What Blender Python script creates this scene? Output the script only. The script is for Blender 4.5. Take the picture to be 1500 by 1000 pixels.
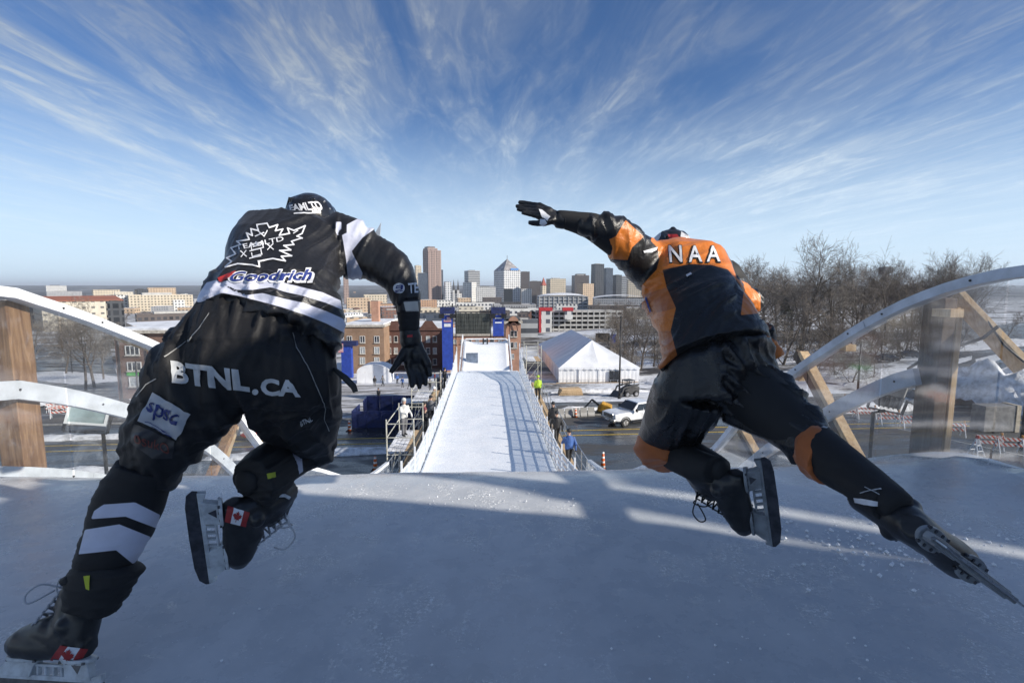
import bpy, bmesh, math, random
import numpy as np
from mathutils import Vector, Matrix, noise, geometry
from mathutils.bvhtree import BVHTree

for o in list(bpy.data.objects):
    bpy.data.objects.remove(o)
SC = bpy.context.scene
COL = SC.collection
R = math.radians

# ------------------------------------------------------------------ camera
CAM_H = 1.2
F = 750.0                                  # focal length in photo pixels (1500 wide)
PITCH = math.atan(80 / 750)                # horizon at row 420
YAW = math.atan(35 / 750)                  # the track runs to column 715
cam_data = bpy.data.cameras.new('camera')
cam_data.sensor_width = 36.0
cam_data.lens = 18.0
cam_data.clip_start = 0.05
cam_data.clip_end = 60000
cam = bpy.data.objects.new('camera', cam_data)
COL.objects.link(cam)
cam.location = (0, 0, CAM_H)
cam.rotation_euler = (math.pi / 2 - PITCH, 0, -YAW)
SC.camera = cam

# ------------------------------------------------------------------ sky and sun
SUN_EL, SUN_AZ = 25.0, 113.0               # azimuth clockwise from +y (straight down the track)
world = bpy.data.worlds.new('World')
SC.world = world
world.use_nodes = True
wn, wl = world.node_tree.nodes, world.node_tree.links
wn.clear()
def wnode(t, **kw):
    n = wn.new(t)
    for k, v in kw.items():
        setattr(n, k, v)
    return n
def wmath(op, a, b=None, c=None):
    n = wnode('ShaderNodeMath', operation=op)
    for i, v in enumerate((a, b, c)):
        if v is None: continue
        if isinstance(v, (int, float)): n.inputs[i].default_value = v
        else: wl.new(v, n.inputs[i])
    return n.outputs[0]
sky = wnode('ShaderNodeTexSky', sky_type='NISHITA')
sky.sun_disc = False
sky.sun_elevation = R(SUN_EL)
sky.sun_rotation = R(SUN_AZ)
sky.altitude = 200
sky.air_density = 1.0
sky.dust_density = 0.4
sky.ozone_density = 3.0
tc = wnode('ShaderNodeTexCoord')
sep = wnode('ShaderNodeSeparateXYZ')
wl.new(tc.outputs['Generated'], sep.inputs[0])
zz = wmath('MAXIMUM', wmath('ADD', sep.outputs[2], 0.03), 0.02)
comb = wnode('ShaderNodeCombineXYZ')
wl.new(wmath('DIVIDE', sep.outputs[0], zz), comb.inputs[0])
wl.new(wmath('DIVIDE', sep.outputs[1], zz), comb.inputs[1])
def wnoise(scale, loc, rot, detail, rough, distort):
    mp = wnode('ShaderNodeMapping')
    mp.inputs['Scale'].default_value = scale
    mp.inputs['Location'].default_value = loc
    mp.inputs['Rotation'].default_value = (0, 0, R(rot))
    wl.new(comb.outputs[0], mp.inputs[0])
    n = wnode('ShaderNodeTexNoise')
    n.inputs['Scale'].default_value = 1.0
    n.inputs['Detail'].default_value = detail
    n.inputs['Roughness'].default_value = rough
    n.inputs['Distortion'].default_value = distort
    wl.new(mp.outputs[0], n.inputs['Vector'])
    return n.outputs[0]
def wrange(v, a, b, c=0.0, d=1.0, smooth=True):
    n = wnode('ShaderNodeMapRange', interpolation_type='SMOOTHSTEP' if smooth else 'LINEAR')
    n.inputs[1].default_value, n.inputs[2].default_value = a, b
    n.inputs[3].default_value, n.inputs[4].default_value = c, d
    wl.new(v, n.inputs[0])
    return n.outputs[0]
streak = wnoise((2.3, 0.50, 1), (3.1, 1.7, 0), -5, 10, 0.62, 0.7)
wisps = wnoise((7.5, 1.9, 1), (0.4, 5.2, 0), 12, 8, 0.66, 1.3)
broad = wnoise((0.45, 0.22, 1), (7.3, 2.2, 0), 0, 3, 0.5, 0.2)
c1 = wrange(streak, 0.34, 0.74)
c2 = wrange(wisps, 0.40, 0.78)
c3 = wrange(broad, 0.32, 0.62, 0.45, 1.0)
dens = wmath('MULTIPLY', wmath('ADD', wmath('MULTIPLY', c1, 0.52), wmath('MULTIPLY', wmath('MULTIPLY', c2, wmath('ADD', c1, 0.25)), 0.74)), c3)
dens = wmath('MINIMUM', wmath('MULTIPLY', dens, wrange(sep.outputs[2], 0.0, 0.16, 0.25, 1.0)), 0.9)
mixc = wnode('ShaderNodeMix', data_type='RGBA')
wl.new(dens, mixc.inputs[0])
skyd = wnode('ShaderNodeMix', data_type='RGBA', blend_type='MULTIPLY')
skyd.inputs[0].default_value = 1.0
wl.new(sky.outputs[0], skyd.inputs[6])
skyd.inputs[7].default_value = (0.47, 0.66, 0.90, 1)
hz = wnode('ShaderNodeMix', data_type='RGBA')                 # pale winter air low over the horizon
wl.new(wmath('MULTIPLY', wrange(sep.outputs[2], -0.02, 0.34, 1.0, 0.0), 0.90), hz.inputs[0])
wl.new(skyd.outputs[2], hz.inputs[6]); hz.inputs[7].default_value = (6.3, 7.9, 9.4, 1)
wl.new(hz.outputs[2], mixc.inputs[6])
ccol = wnode('ShaderNodeMix', data_type='RGBA')               # cirrus: white low down, greyer overhead
wl.new(wrange(sep.outputs[2], 0.04, 0.44), ccol.inputs[0])
ccol.inputs[6].default_value = (6.4, 7.7, 9.0, 1); ccol.inputs[7].default_value = (2.7, 3.15, 3.85, 1)
wl.new(ccol.outputs[2], mixc.inputs[7])
bg = wnode('ShaderNodeBackground')
bg.inputs[1].default_value = 0.095
wl.new(mixc.outputs[2], bg.inputs[0])
wo = wnode('ShaderNodeOutputWorld')
wl.new(bg.outputs[0], wo.inputs[0])

SUN_DIR = Vector((math.sin(R(SUN_AZ)) * math.cos(R(SUN_EL)), math.cos(R(SUN_AZ)) * math.cos(R(SUN_EL)), math.sin(R(SUN_EL))))
sun_data = bpy.data.lights.new('sun', 'SUN')
sun_data.energy = 5.0
sun_data.angle = R(0.53)
sun_data.color = (1.0, 0.93, 0.82)
sun = bpy.data.objects.new('sun', sun_data)
COL.objects.link(sun)
sun.rotation_euler = SUN_DIR.to_track_quat('Z', 'Y').to_euler()
sun.location = SUN_DIR * 200

SC.view_settings.view_transform = 'Standard'
SC.view_settings.look = 'None'
SC.view_settings.exposure = 0.38
SC.view_settings.gamma = 1.0
SC.render.engine = 'CYCLES'
SC.cycles.use_denoising = True
SC.cycles.max_bounces = 7
SC.cycles.transparent_max_bounces = 24
SC.cycles.caustics_reflective = False
SC.cycles.caustics_refractive = False

# ------------------------------------------------------------------ pixel -> place
_cm = Matrix.Rotation(-YAW, 3, 'Z') @ Matrix.Rotation(-PITCH, 3, 'X')
C_R, C_F, C_U = _cm @ Vector((1, 0, 0)), _cm @ Vector((0, 1, 0)), _cm @ Vector((0, 0, 1))
CAMP = Vector((0, 0, CAM_H))
def ray(px, py):
    return C_R * ((px - 750) / F) + C_F + C_U * ((500 - py) / F)
def P(px, py, d):
    return CAMP + ray(px, py) * d
def PX(px, py, X):                       # on the plane x = X
    r = ray(px, py); return CAMP + r * (X / r.x)
def PY(px, py, Y):                       # on the plane y = Y
    r = ray(px, py); return CAMP + r * (Y / r.y)
def PZ(px, py, Z):
    r = ray(px, py); return CAMP + r * ((Z - CAM_H) / r.z)
def proj(p):
    v = Vector(p) - CAMP
    w = v.dot(C_F)
    return 750 + F * v.dot(C_R) / w, 500 - F * v.dot(C_U) / w

# ------------------------------------------------------------------ materials
MATS = {}
class NT:
    def __init__(self, name):
        self.m = bpy.data.materials.new(name)
        self.m.use_nodes = True
        self.n, self.l = self.m.node_tree.nodes, self.m.node_tree.links
        self.b = self.n['Principled BSDF']
        self.out = self.n['Material Output']
        self.tc = None
    def node(self, t, **kw):
        n = self.n.new(t)
        for k, v in kw.items(): setattr(n, k, v)
        return n
    def put(self, sock, v):
        if hasattr(v, 'is_output'): self.l.new(v, sock)
        elif isinstance(v, (tuple, list)): sock.default_value = (*v, 1)[:4] if sock.type == 'RGBA' else v
        else: sock.default_value = v
    def coord(self, kind='Object'):
        if self.tc is None: self.tc = self.node('ShaderNodeTexCoord')
        return self.tc.outputs[kind]
    def mapped(self, scale=(1, 1, 1), rot=(0, 0, 0), kind='Object', vec=None):
        m = self.node('ShaderNodeMapping')
        m.inputs['Scale'].default_value = scale; m.inputs['Rotation'].default_value = rot
        self.l.new(vec or self.coord(kind), m.inputs[0]); return m.outputs[0]
    def noise(self, scale, detail=4, rough=.55, dist=0, vec=None):
        n = self.node('ShaderNodeTexNoise')
        n.inputs['Scale'].default_value = scale; n.inputs['Detail'].default_value = detail
        n.inputs['Roughness'].default_value = rough; n.inputs['Distortion'].default_value = dist
        self.l.new(vec or self.coord(), n.inputs['Vector']); return n.outputs[0]
    def math(self, op, a, b=None, c=None):
        n = self.node('ShaderNodeMath', operation=op)
        for i, v in enumerate((a, b, c)):
            if v is not None: self.put(n.inputs[i], v)
        return n.outputs[0]
    def rng(self, v, a, b, c=0., d=1., smooth=True):
        n = self.node('ShaderNodeMapRange', interpolation_type='SMOOTHSTEP' if smooth else 'LINEAR')
        for i, x in enumerate((v, a, b, c, d)): self.put(n.inputs[i], x)
        return n.outputs[0]
    def mix(self, f, a, b, blend='MIX'):
        n = self.node('ShaderNodeMix', data_type='RGBA', blend_type=blend)
        self.put(n.inputs[0], f); self.put(n.inputs[6], a); self.put(n.inputs[7], b)
        return n.outputs[2]
    def attr(self, name):
        return self.node('ShaderNodeAttribute', attribute_name=name).outputs['Fac']
    def bump(self, h, strength=.3, dist=.01):
        n = self.node('ShaderNodeBump')
        n.inputs['Strength'].default_value = strength; n.inputs['Distance'].default_value = dist
        self.l.new(h, n.inputs['Height']); self.l.new(n.outputs[0], self.b.inputs['Normal'])
    def set(self, **kw):
        for k, v in kw.items():
            self.put(self.b.inputs[{'col': 'Base Color', 'rough': 'Roughness', 'metal': 'Metallic', 'spec': 'Specular IOR Level', 'sheen': 'Sheen Weight', 'coat': 'Coat Weight', 'sss': 'Subsurface Weight'}[k]], v)
def mat(name, col, rough=.6, metal=0., var=.18, scale=3., bump=0., bscale=30., bdist=.01, spec=.5, col2=None, kind='Object', vscale=(1, 1, 1), **kw):
    """plain procedural material: base colour broken up by noise, fine relief by a second noise"""
    if name in MATS: return MATS[name]
    t = NT(name)
    v = t.mapped(vscale, kind=kind)
    nz = t.noise(scale, 5, .6, vec=v)
    c2 = col2 or tuple(max(0, c * (1 - 2 * var)) for c in col)
    c1 = col if col2 else tuple(min(1, c * (1 + var)) for c in col)
    t.set(col=t.mix(t.rng(nz, .3, .7), c2, c1), rough=t.rng(nz, .2, .8, max(.02, rough - .08), min(1, rough + .08)), metal=metal, spec=spec, **kw)
    if bump: t.bump(t.noise(bscale, 4, .6, vec=v), bump, bdist)
    MATS[name] = t.m
    return t.m

# ------------------------------------------------------------------ mesh builder
class MB:
    def __init__(self): self.v, self.f, self.uv = [], [], {}
    def add(self, vs, fs):
        n = len(self.v); self.v += [tuple(v) for v in vs]; self.f += [tuple(i + n for i in f) for f in fs]; return self
    def box(self, c, s, rz=0., m=None):
        hx, hy, hz = s[0] / 2, s[1] / 2, s[2] / 2
        vs = [Vector((x * hx, y * hy, z * hz)) for z in (-1, 1) for y in (-1, 1) for x in (-1, 1)]
        if rz: rm = Matrix.Rotation(rz, 3, 'Z'); vs = [rm @ v for v in vs]
        if m is not None: vs = [m @ v for v in vs]
        c = Vector(c)
        return self.add([v + c for v in vs], [(0, 2, 3, 1), (4, 5, 7, 6), (0, 1, 5, 4), (2, 6, 7, 3), (0, 4, 6, 2), (1, 3, 7, 5)])
    def box2(self, x0, x1, y0, y1, z0, z1):
        return self.box(((x0 + x1) / 2, (y0 + y1) / 2, (z0 + z1) / 2), (abs(x1 - x0), abs(y1 - y0), abs(z1 - z0)))
    def bar(self, a, b, w, h=None, up=(0, 0, 1)):
        """rectangular bar from a to b"""
        a, b = Vector(a), Vector(b); h = h or w
        t = (b - a).normalized(); u = Vector(up)
        if abs(t.dot(u)) > .99: u = Vector((0, 1, 0))
        s = t.cross(u).normalized(); u = s.cross(t)
        vs = [p + s * (i * w / 2) + u * (j * h / 2) for p in (a, b) for j in (-1, 1) for i in (-1, 1)]
        return self.add(vs, [(0, 1, 3, 2), (4, 6, 7, 5), (0, 4, 5, 1), (2, 3, 7, 6), (0, 2, 6, 4), (1, 5, 7, 3)])
    def tube(self, pts, rad, n=8, cap=True):
        pts = [Vector(p) for p in pts]
        if isinstance(rad, (int, float)): rad = [rad] * len(pts)
        base = len(self.v); prev = None
        for i, p in enumerate(pts):
            t = (pts[min(i + 1, len(pts) - 1)] - pts[max(i - 1, 0)]).normalized()
            if prev is None:
                u = t.cross(Vector((0, 0, 1)))
                if u.length < .1: u = t.cross(Vector((0, 1, 0)))
            else: u = prev - t * prev.dot(t)
            u.normalize(); prev = u; w = t.cross(u)
            for k in range(n):
                a = 2 * math.pi * k / n
                self.v.append(tuple(p + (u * math.cos(a) + w * math.sin(a)) * rad[i]))
        for i in range(len(pts) - 1):
            for k in range(n):
                a, b = base + i * n + k, base + i * n + (k + 1) % n
                self.f.append((a, b, b + n, a + n))
        if cap:
            self.f.append(tuple(base + k for k in reversed(range(n))))
            self.f.append(tuple(base + (len(pts) - 1) * n + k for k in range(n)))
        return self
    def prism(self, poly, d):
        """extrude polygon (3D points) along vector d"""
        n = len(poly); d = Vector(d); poly = [Vector(p) for p in poly]
        return self.add(poly + [p + d for p in poly], [tuple(range(n))[::-1], tuple(range(n, 2 * n))] + [(i, (i + 1) % n, (i + 1) % n + n, i + n) for i in range(n)])
    def grid(self, rows):
        """rows of equal length of points"""
        base = len(self.v); n = len(rows[0])
        for r in rows: self.v += [tuple(p) for p in r]
        for i in range(len(rows) - 1):
            for k in range(n - 1):
                a = base + i * n + k; self.f.append((a, a + 1, a + n + 1, a + n))
        return self
    def mesh(self, name, mat=None, smooth=False):
        me = bpy.data.meshes.new(name)
        me.from_pydata(self.v, [], self.f); me.update()
        bm = bmesh.new(); bm.from_mesh(me); bmesh.ops.recalc_face_normals(bm, faces=bm.faces); bm.to_mesh(me); bm.free()
        if smooth: me.polygons.foreach_set('use_smooth', [True] * len(me.polygons))
        if mat: me.materials.append(mat)
        return me
    def obj(self, name, mat, parent=None, smooth=False, bevel=0., local=False):
        return put(self.mesh(name, mat, smooth), name, parent, bevel, local)
WORLD_LOC = {}
def put(me, name, parent=None, bevel=0., local=False):
    o = bpy.data.objects.new(name, me); COL.objects.link(o)
    if parent is not None:
        o.parent = parent
        if not local and parent.name in WORLD_LOC: o.location = -Vector(WORLD_LOC[parent.name])
    if bevel:
        b = o.modifiers.new('bevel', 'BEVEL'); b.width = bevel; b.segments = 2; b.limit_method = 'ANGLE'
    return o
def tag(o, label=None, cat=None, group=None, kind=None):
    for k, v in (('label', label), ('category', cat), ('group', group), ('kind', kind)):
        if v: o[k] = v
    return o
def thing(name, label, cat, loc=(0, 0, 0), rz=0., group=None, world_coords=True):
    """an Empty at the thing's base; with world_coords its parts are given in world coordinates"""
    o = bpy.data.objects.new(name, None); COL.objects.link(o)
    o.empty_display_size = .2; o.location = loc; o.rotation_euler = (0, 0, rz)
    if world_coords: WORLD_LOC[o.name] = tuple(loc)
    return tag(o, label, cat, group)
def structure(o): o['kind'] = 'structure'; return o
def copy_tree(o, parent=None):
    c = o.copy(); COL.objects.link(c)
    if parent is not None: c.parent = parent; c.matrix_parent_inverse = o.matrix_parent_inverse
    for ch in [x for x in o.children]: copy_tree(ch, c)
    return c
def place(o, loc, rz=0., s=1., label=None, group=None):
    o.location = loc; o.rotation_euler = (0, 0, rz); o.scale = (s, s, s)
    if label: o['label'] = label
    if group: o['group'] = group
    return o
def interp(t, x):
    if x <= t[0][0]: return t[0][1]
    for (a, b), (c, d) in zip(t, t[1:]):
        if x <= c: return b + (d - b) * (x - a) / (c - a)
    return t[-1][1]
def smoothtab(t, x):
    """monotone-ish cubic through the table"""
    n = len(t)
    if x <= t[0][0]: return t[0][1]
    if x >= t[-1][0]: return t[-1][1]
    for i in range(n - 1):
        if x <= t[i + 1][0]: break
    def sl(j):
        if j == 0 or j == n - 1:
            k = min(j, n - 2); return (t[k + 1][1] - t[k][1]) / (t[k + 1][0] - t[k][0])
        a = (t[j][1] - t[j - 1][1]) / (t[j][0] - t[j - 1][0]); b = (t[j + 1][1] - t[j][1]) / (t[j + 1][0] - t[j][0])
        return 0 if a * b <= 0 else 2 * a * b / (a + b)
    h = t[i + 1][0] - t[i][0]; u = (x - t[i][0]) / h
    return (2 * u**3 - 3 * u**2 + 1) * t[i][1] + (u**3 - 2 * u**2 + u) * h * sl(i) + (-2 * u**3 + 3 * u**2) * t[i + 1][1] + (u**3 - u**2) * h * sl(i + 1)
# ================================================================== terrain
REL = [(-200, -6.5), (-30, -9.0), (0, -10.2), (20, -10.9), (32, -11.5), (46, -12.1), (60, -13.6), (80, -15.7), (125, -20), (200, -25), (333, -30), (700, -40),
       (1500, -56), (2600, -58), (4200, -48), (6500, -24), (9000, 14), (13000, 30), (26000, 60)]
def gz(x, y):
    z = CAM_H + smoothtab(REL, y)
    if y < 600:
        k = max(0., min(1., (y - 46) / 40)) * max(0., min(1., (600 - y) / 300))
        z += k * max(-4, min(6, 0.03 * min(0, x) + (0.06 * max(0, x - 27))))
    return z
def G(px, py, dz=0.):
    """where the view ray through a pixel meets the ground"""
    r = ray(px, py); t, step = 5.0, .5
    while t < 20000:
        p = CAMP + r * t
        if p.z < gz(p.x, p.y) + dz:
            lo, hi = t - step, t
            for _ in range(30):
                m = (lo + hi) / 2; p = CAMP + r * m
                if p.z < gz(p.x, p.y) + dz: hi = m
                else: lo = m
            return CAMP + r * hi
        step = max(.3, t * .01); t += step
    return CAMP + r * 15000
ys = sorted(set([-200, -60] + list(range(-30, 150, 4)) + list(range(150, 420, 15)) + list(range(420, 1600, 60)) + list(range(1600, 9000, 300)) + [9500, 10500, 12000, 14000, 18000, 26000]))
xs = sorted(set([s * v for v in list(range(0, 160, 8)) + list(range(160, 600, 40)) + list(range(600, 3000, 200)) + list(range(3000, 9000, 500)) + [10000, 13000, 18000, 26000] for s in (-1, 1)]))
g = MB()
def gpt(x, y):
    z = gz(x, y)
    if y > 3000: z += (noise.noise((x * .0006, y * .0009, 3)) * 10 + noise.noise((x * .004, y * .003, 7)) * 3) * min(1, (y - 3000) / 3000)
    return (x, y, z)
g.grid([[gpt(x, y) for x in xs] for y in ys])
t = NT('ground_cover')
co = t.coord()
big, fine = t.noise(.035, 6, .62), t.noise(.9, 5, .65)
sepn = t.node('ShaderNodeSeparateXYZ'); t.l.new(co, sepn.inputs[0])
yy = sepn.outputs[1]
near_mask = t.rng(t.math('ADD', big, t.math('MULTIPLY', fine, .16)), .50, .60)
near = t.mix(near_mask, t.mix(t.rng(fine, .3, .7), (.055, .055, .058), (.15, .14, .13)), t.mix(t.rng(fine, .3, .75), (.62, .64, .68), (.82, .83, .85)))
town_n = t.noise(.018, 8, .72); town_f = t.noise(.11, 4, .7)
town = t.mix(t.rng(t.math('ADD', town_n, t.math('MULTIPLY', town_f, .25)), .55, .72), t.mix(t.rng(town_f, .35, .65), (.05, .045, .042), (.16, .145, .13)), (.66, .68, .72))
far_n = t.noise(.004, 10, .75, vec=t.mapped((1, .35, 1)))
far = t.mix(t.rng(far_n, .50, .68), (.055, .05, .05), (.42, .43, .45))
c = t.mix(t.rng(yy, 130, 230), near, town)
c = t.mix(t.rng(yy, 1500, 3200), c, far)
t.set(col=c, rough=.85, spec=.2)
t.bump(t.math('ADD', fine, t.math('MULTIPLY', big, 2)), .6, .25)
structure(g.obj('ground', t.m, smooth=True))['label'] = 'snow patched hillside and city ground reaching to the horizon'

# asphalt: wet, dark, worn, with tyre-cleared lanes and crusts of old snow
t = NT('wet_asphalt')
n1, n2, n3 = t.noise(.25, 6, .65, vec=t.mapped((.35, 1, 1))), t.noise(2.2, 6, .7), t.noise(60, 3, .6)
dry = t.rng(n1, .42, .62)
c = t.mix(dry, (.022, .023, .026), (.075, .073, .072))
c = t.mix(t.math('MULTIPLY', t.rng(n3, .45, .7), .35), c, (.12, .12, .12))
salt = t.rng(t.math('ADD', t.math('MULTIPLY', n1, .6), t.math('MULTIPLY', n2, .4)), .58, .70)
c = t.mix(t.math('MULTIPLY', salt, .75), c, (.36, .36, .38))
t.set(col=c, rough=t.rng(dry, 0, 1, .22, .75), spec=.45)
t.bump(n3, .25, .01)
M_ASPH = t.m
M_KERB = mat('kerb_concrete', (.34, .33, .31), .85, bump=.3, bscale=8)
M_YEL = mat('yellow_paint', (.55, .38, .06), .7, var=.3, scale=9)
M_WHITEPAINT = mat('white_paint', (.70, .70, .68), .7, var=.3, scale=9)
def snow_mat():
    t = NT('snow')
    a, b = t.noise(1.6, 6, .62), t.noise(14, 5, .6)
    t.set(col=t.mix(t.rng(t.math('ADD', a, t.math('MULTIPLY', b, .3)), .46, .80), (.42, .42, .43), (.84, .85, .88)), rough=.8, spec=.25)
    t.bump(t.math('ADD', a, t.math('MULTIPLY', b, .35)), .8, .15)
    return t.m
M_SNOW = snow_mat()
def sheet(name, quad_pts, dz, m, nx=24, ny=6, label=None, kind='structure'):
    """a draped sheet over the ground between four corners (ground x,y)"""
    a, b, c_, d = [Vector((p[0], p[1], 0)) for p in quad_pts]
    rows = []
    for j in range(ny + 1):
        v = j / ny; r = []
        for i in range(nx + 1):
            u = i / nx
            p = (a * (1 - u) + b * u) * (1 - v) + (d * (1 - u) + c_ * u) * v
            r.append((p.x, p.y, gz(p.x, p.y) + dz))
        rows.append(r)
    o = MB().grid(rows).obj(name, m, smooth=True)
    o['kind'] = kind
    if label: o['label'] = label
    return o
YR = .04                                   # the street turns a little: y rises with x
def sy(x, y): return (x, y + YR * x)
sheet('street', [sy(-170, 25), sy(190, 25), sy(190, 47), sy(-170, 47)], .05, M_ASPH, 90, 10, 'dark wet street crossing under the ice track')
for y0 in (40.6, 39.0):
    sheet('lane_line', [sy(4.5, y0), sy(60, y0), sy(60, y0 + .22), sy(4.5, y0 + .22)], .062, M_YEL, 30, 1)
    sheet('lane_line', [sy(-60, y0 - 1), sy(-6, y0 - 1), sy(-6, y0 - .8), sy(-60, y0 - .8)], .062, M_YEL, 30, 1)
a, b = G(1306, 626), G(1500, 668)
sheet('lane_line', [(a.x, a.y), (b.x, b.y), (b.x, b.y - .35), (a.x, a.y - .35)], .062, M_WHITEPAINT, 20, 1)
# second street leading away on the right, the plaza on the left and the car park beyond the brick house
a, b, c_, d = G(1390, 600), G(1500, 590), G(1500, 470), G(1400, 487)
sheet('side_street', [(a.x, a.y), (b.x + 8, b.y), (c_.x + 8, c_.y), (d.x, d.y)], .05, M_ASPH, 14, 20, 'wet side street climbing away past the snow mound')
t = NT('plaza_slush')
n1, n2 = t.noise(.5, 7, .7, vec=t.mapped((.5, 1.6, 1))), t.noise(6, 5, .6)
t.set(col=t.mix(t.rng(n1, .42, .6), t.mix(n2, (.10, .095, .09), (.24, .22, .20)), (.66, .66, .68)), rough=.7, spec=.3)
t.bump(t.math('ADD', n1, t.math('MULTIPLY', n2, .3)), .6, .08)
M_SLUSH = t.m
sheet('plaza', [(-34, 48.5), (-3, 49.5), (-3, 92), (-42, 92)], .05, M_SLUSH, 20, 24, 'slushy trampled plaza left of the track')
a, b, c_, d = G(40, 600), G(200, 600), G(160, 505), G(30, 505)
sheet('car_park', [(a.x, a.y), (b.x, b.y), (c_.x, c_.y), (d.x, d.y)], .04, M_ASPH, 16, 20, 'dark car park between bare trees')
sheet('road_by_tent', [(5, 49.5), (60, 50.5), (60, 60), (5, 58)], .05, M_ASPH, 20, 6, 'wet service road in front of the white tent')
# kerbs along the street (a real step)
for sgn, y0, x0, x1 in ((1, 47.05, 5, 70), (1, 47.05, -95, -5), (-1, 24.6, -60, -6)):
    k = MB()
    n = 40
    for i in range(n):
        xa, xb = x0 + (x1 - x0) * i / n, x0 + (x1 - x0) * (i + 1) / n
        pa, pb = sy(xa, y0), sy(xb, y0)
        k.bar((pa[0], pa[1], gz(*pa) + .06), (pb[0], pb[1], gz(*pb) + .06), .3, .2)
    structure(k.obj('kerb', M_KERB))
# snow banks: ploughed ridges and piles
def snow_pile(pts, w, h, label, seed=0, name='snow_bank', taper=True):
    rows = []; n = len(pts); m = 14
    for i, p in enumerate(pts):
        q0, q1 = Vector(pts[max(0, i - 1)]), Vector(pts[min(n - 1, i + 1)])
        tdir = (q1 - q0); tdir = Vector((tdir.x, tdir.y, 0)).normalized(); s = Vector((-tdir.y, tdir.x, 0))
        e = math.sin(math.pi * (i + .12) / (n - .76)) ** .5 if taper else 1.
        ww = w * (.55 + .45 * e) * (1 + .35 * noise.noise((i * .9, seed, 1)))
        r = []
        for k in range(m + 1):
            u = k / m * 2 - 1
            q = Vector((p[0], p[1], 0)) + s * (u * ww / 2)
            hh = h * e * max(0, 1 - u * u) ** .8 * (1 + .5 * noise.noise((q.x * .8, q.y * .8, seed))) + .25 * h * noise.noise((q.x * 2.3, q.y * 2.3, seed + 5)) * (1 - u * u)
            r.append((q.x, q.y, gz(q.x, q.y) + hh - (.15 if abs(u) == 1 else -.03)))
        rows.append(r)
    o = MB().grid(rows).obj(name, M_SNOW, smooth=True)
    o['kind'] = 'stuff'; o['label'] = label; o['category'] = 'snow'
    return o
def line(a, b, n): return [(a[0] + (b[0] - a[0]) * i / (n - 1), a[1] + (b[1] - a[1]) * i / (n - 1)) for i in range(n)]
a, b = G(300, 672), G(600, 660); snow_pile(line(a, b, 26), 1.9, .35, 'ploughed ridge of dirty snow along the street left of the track', 1)
a, b = G(-60, 648), G(215, 640); snow_pile(line(a, b, 24), 1.5, .35, 'thin snow ridge across the street at the left barrier', 2)
a, b = G(-60, 702), G(200, 690); snow_pile(line(a, b, 24), 1.7, .4, 'snow strip just beyond the left barrier', 3)
a, b = G(52, 598), G(100, 588); snow_pile(line(a, b, 10), 3.6, 1.6, 'white snow heap beside the striped barricades', 4)
a, b = G(1405, 596), G(1478, 592); snow_pile(line(a, b, 14), 12, 4.2, 'tall snow mound behind the right barrier post', 5)
a, b = G(1215, 604), G(1340, 598); snow_pile(line(a, b, 16), 3.0, 1.0, 'low snow bank behind the barricades on the right', 6)
a, b = G(806, 575), G(950, 573); snow_pile(line(a, b, 16), 2.2, .5, 'snow strip in front of the white tent', 7)
a, b = G(815, 602), G(880, 600); snow_pile(line(a, b, 12), 1.4, .35, 'dirty snow strip along the concrete blocks', 8)
a, b = G(60, 545), G(160, 560); snow_pile(line(a, b, 14), 16, .6, 'snow covered lawn under the bare trees at the left', 9)
a, b = G(1110, 520), G(1300, 505); snow_pile(line(a, b, 20), 26, .8, 'snow covered slope below the wooded hill', 10)
a, b = G(1200, 560), G(1340, 548); snow_pile(line(a, b, 20), 14, .8, 'snowy verge behind the plexiglass', 11)
a, b = G(945, 555), G(1010, 565); snow_pile(line(a, b, 10), 9, .5, 'snowy ground between the tent and the shrubs', 12)
a, b = G(1360, 515), G(1520, 500); snow_pile(line(a, b, 14), 20, .8, 'snowfield beyond the side street on the right', 13)

# ================================================================== ice track
PROF = [(-6, 0), (2.6, 0), (2.95, -.008), (3.3, -.04), (3.7, -.175), (4.3, -.44), (5.0, -.83), (5.6, -1.2), (6.35, -1.68), (8.5, -3.1), (11, -4.5), (14, -5.6), (18, -6.35), (21, -6.6),
        (25, -6.68), (40, -6.72), (46, -6.78), (49, -7.1), (54, -8.1), (58, -8.7), (60, -8.6)]
HW = [(-6, 3.3), (8, 3.3), (20, 2.8), (62, 2.8)]
def prof(y): return smoothtab(PROF, y)
def hw(y): return interp(HW, y)
def ice_mat(name, lo, hi, frosty=1.):
    t = NT(name)
    n1, n2 = t.noise(.8, 5, .55, .3), t.noise(6, 5, .6)
    clus = t.math('ADD', t.math('MULTIPLY', t.noise(1.1, 4, .6, .5), .55), t.math('MULTIPLY', t.noise(5.5, 5, .7, .8, vec=t.mapped((1, .6, 1), (0, 0, .5))), .45))
    spk = t.noise(70, 4, .75)
    frost = t.math('MULTIPLY', t.rng(clus, .50, .60), t.rng(spk, .50, .60))
    dots = t.rng(t.noise(120, 2, .6), .70, .76)
    scr = t.rng(t.noise(2.2, 8, .72, 1.6, vec=t.mapped((1.0, 9.0, 1), (0, 0, .5))), .64, .70)
    white = t.math('MAXIMUM', t.math('MAXIMUM', frost, dots), t.math('MULTIPLY', scr, .55))
    c = t.mix(t.rng(t.math('ADD', t.math('MULTIPLY', n1, .7), t.math('MULTIPLY', n2, .3)), .34, .66), lo, hi)
    c = t.mix(t.math('MULTIPLY', white, .9 * frosty), c, (.96, .97, .98))
    t.set(col=c, rough=t.math('ADD', t.rng(n2, .3, .7, .20, .36), t.math('MULTIPLY', white, .4)), spec=.4)
    h = t.math('ADD', t.math('ADD', t.math('MULTIPLY', n1, .9), t.math('MULTIPLY', n2, .16)), t.math('MULTIPLY', white, .12))
    t.bump(h, .6, .03)
    return t.m
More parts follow.
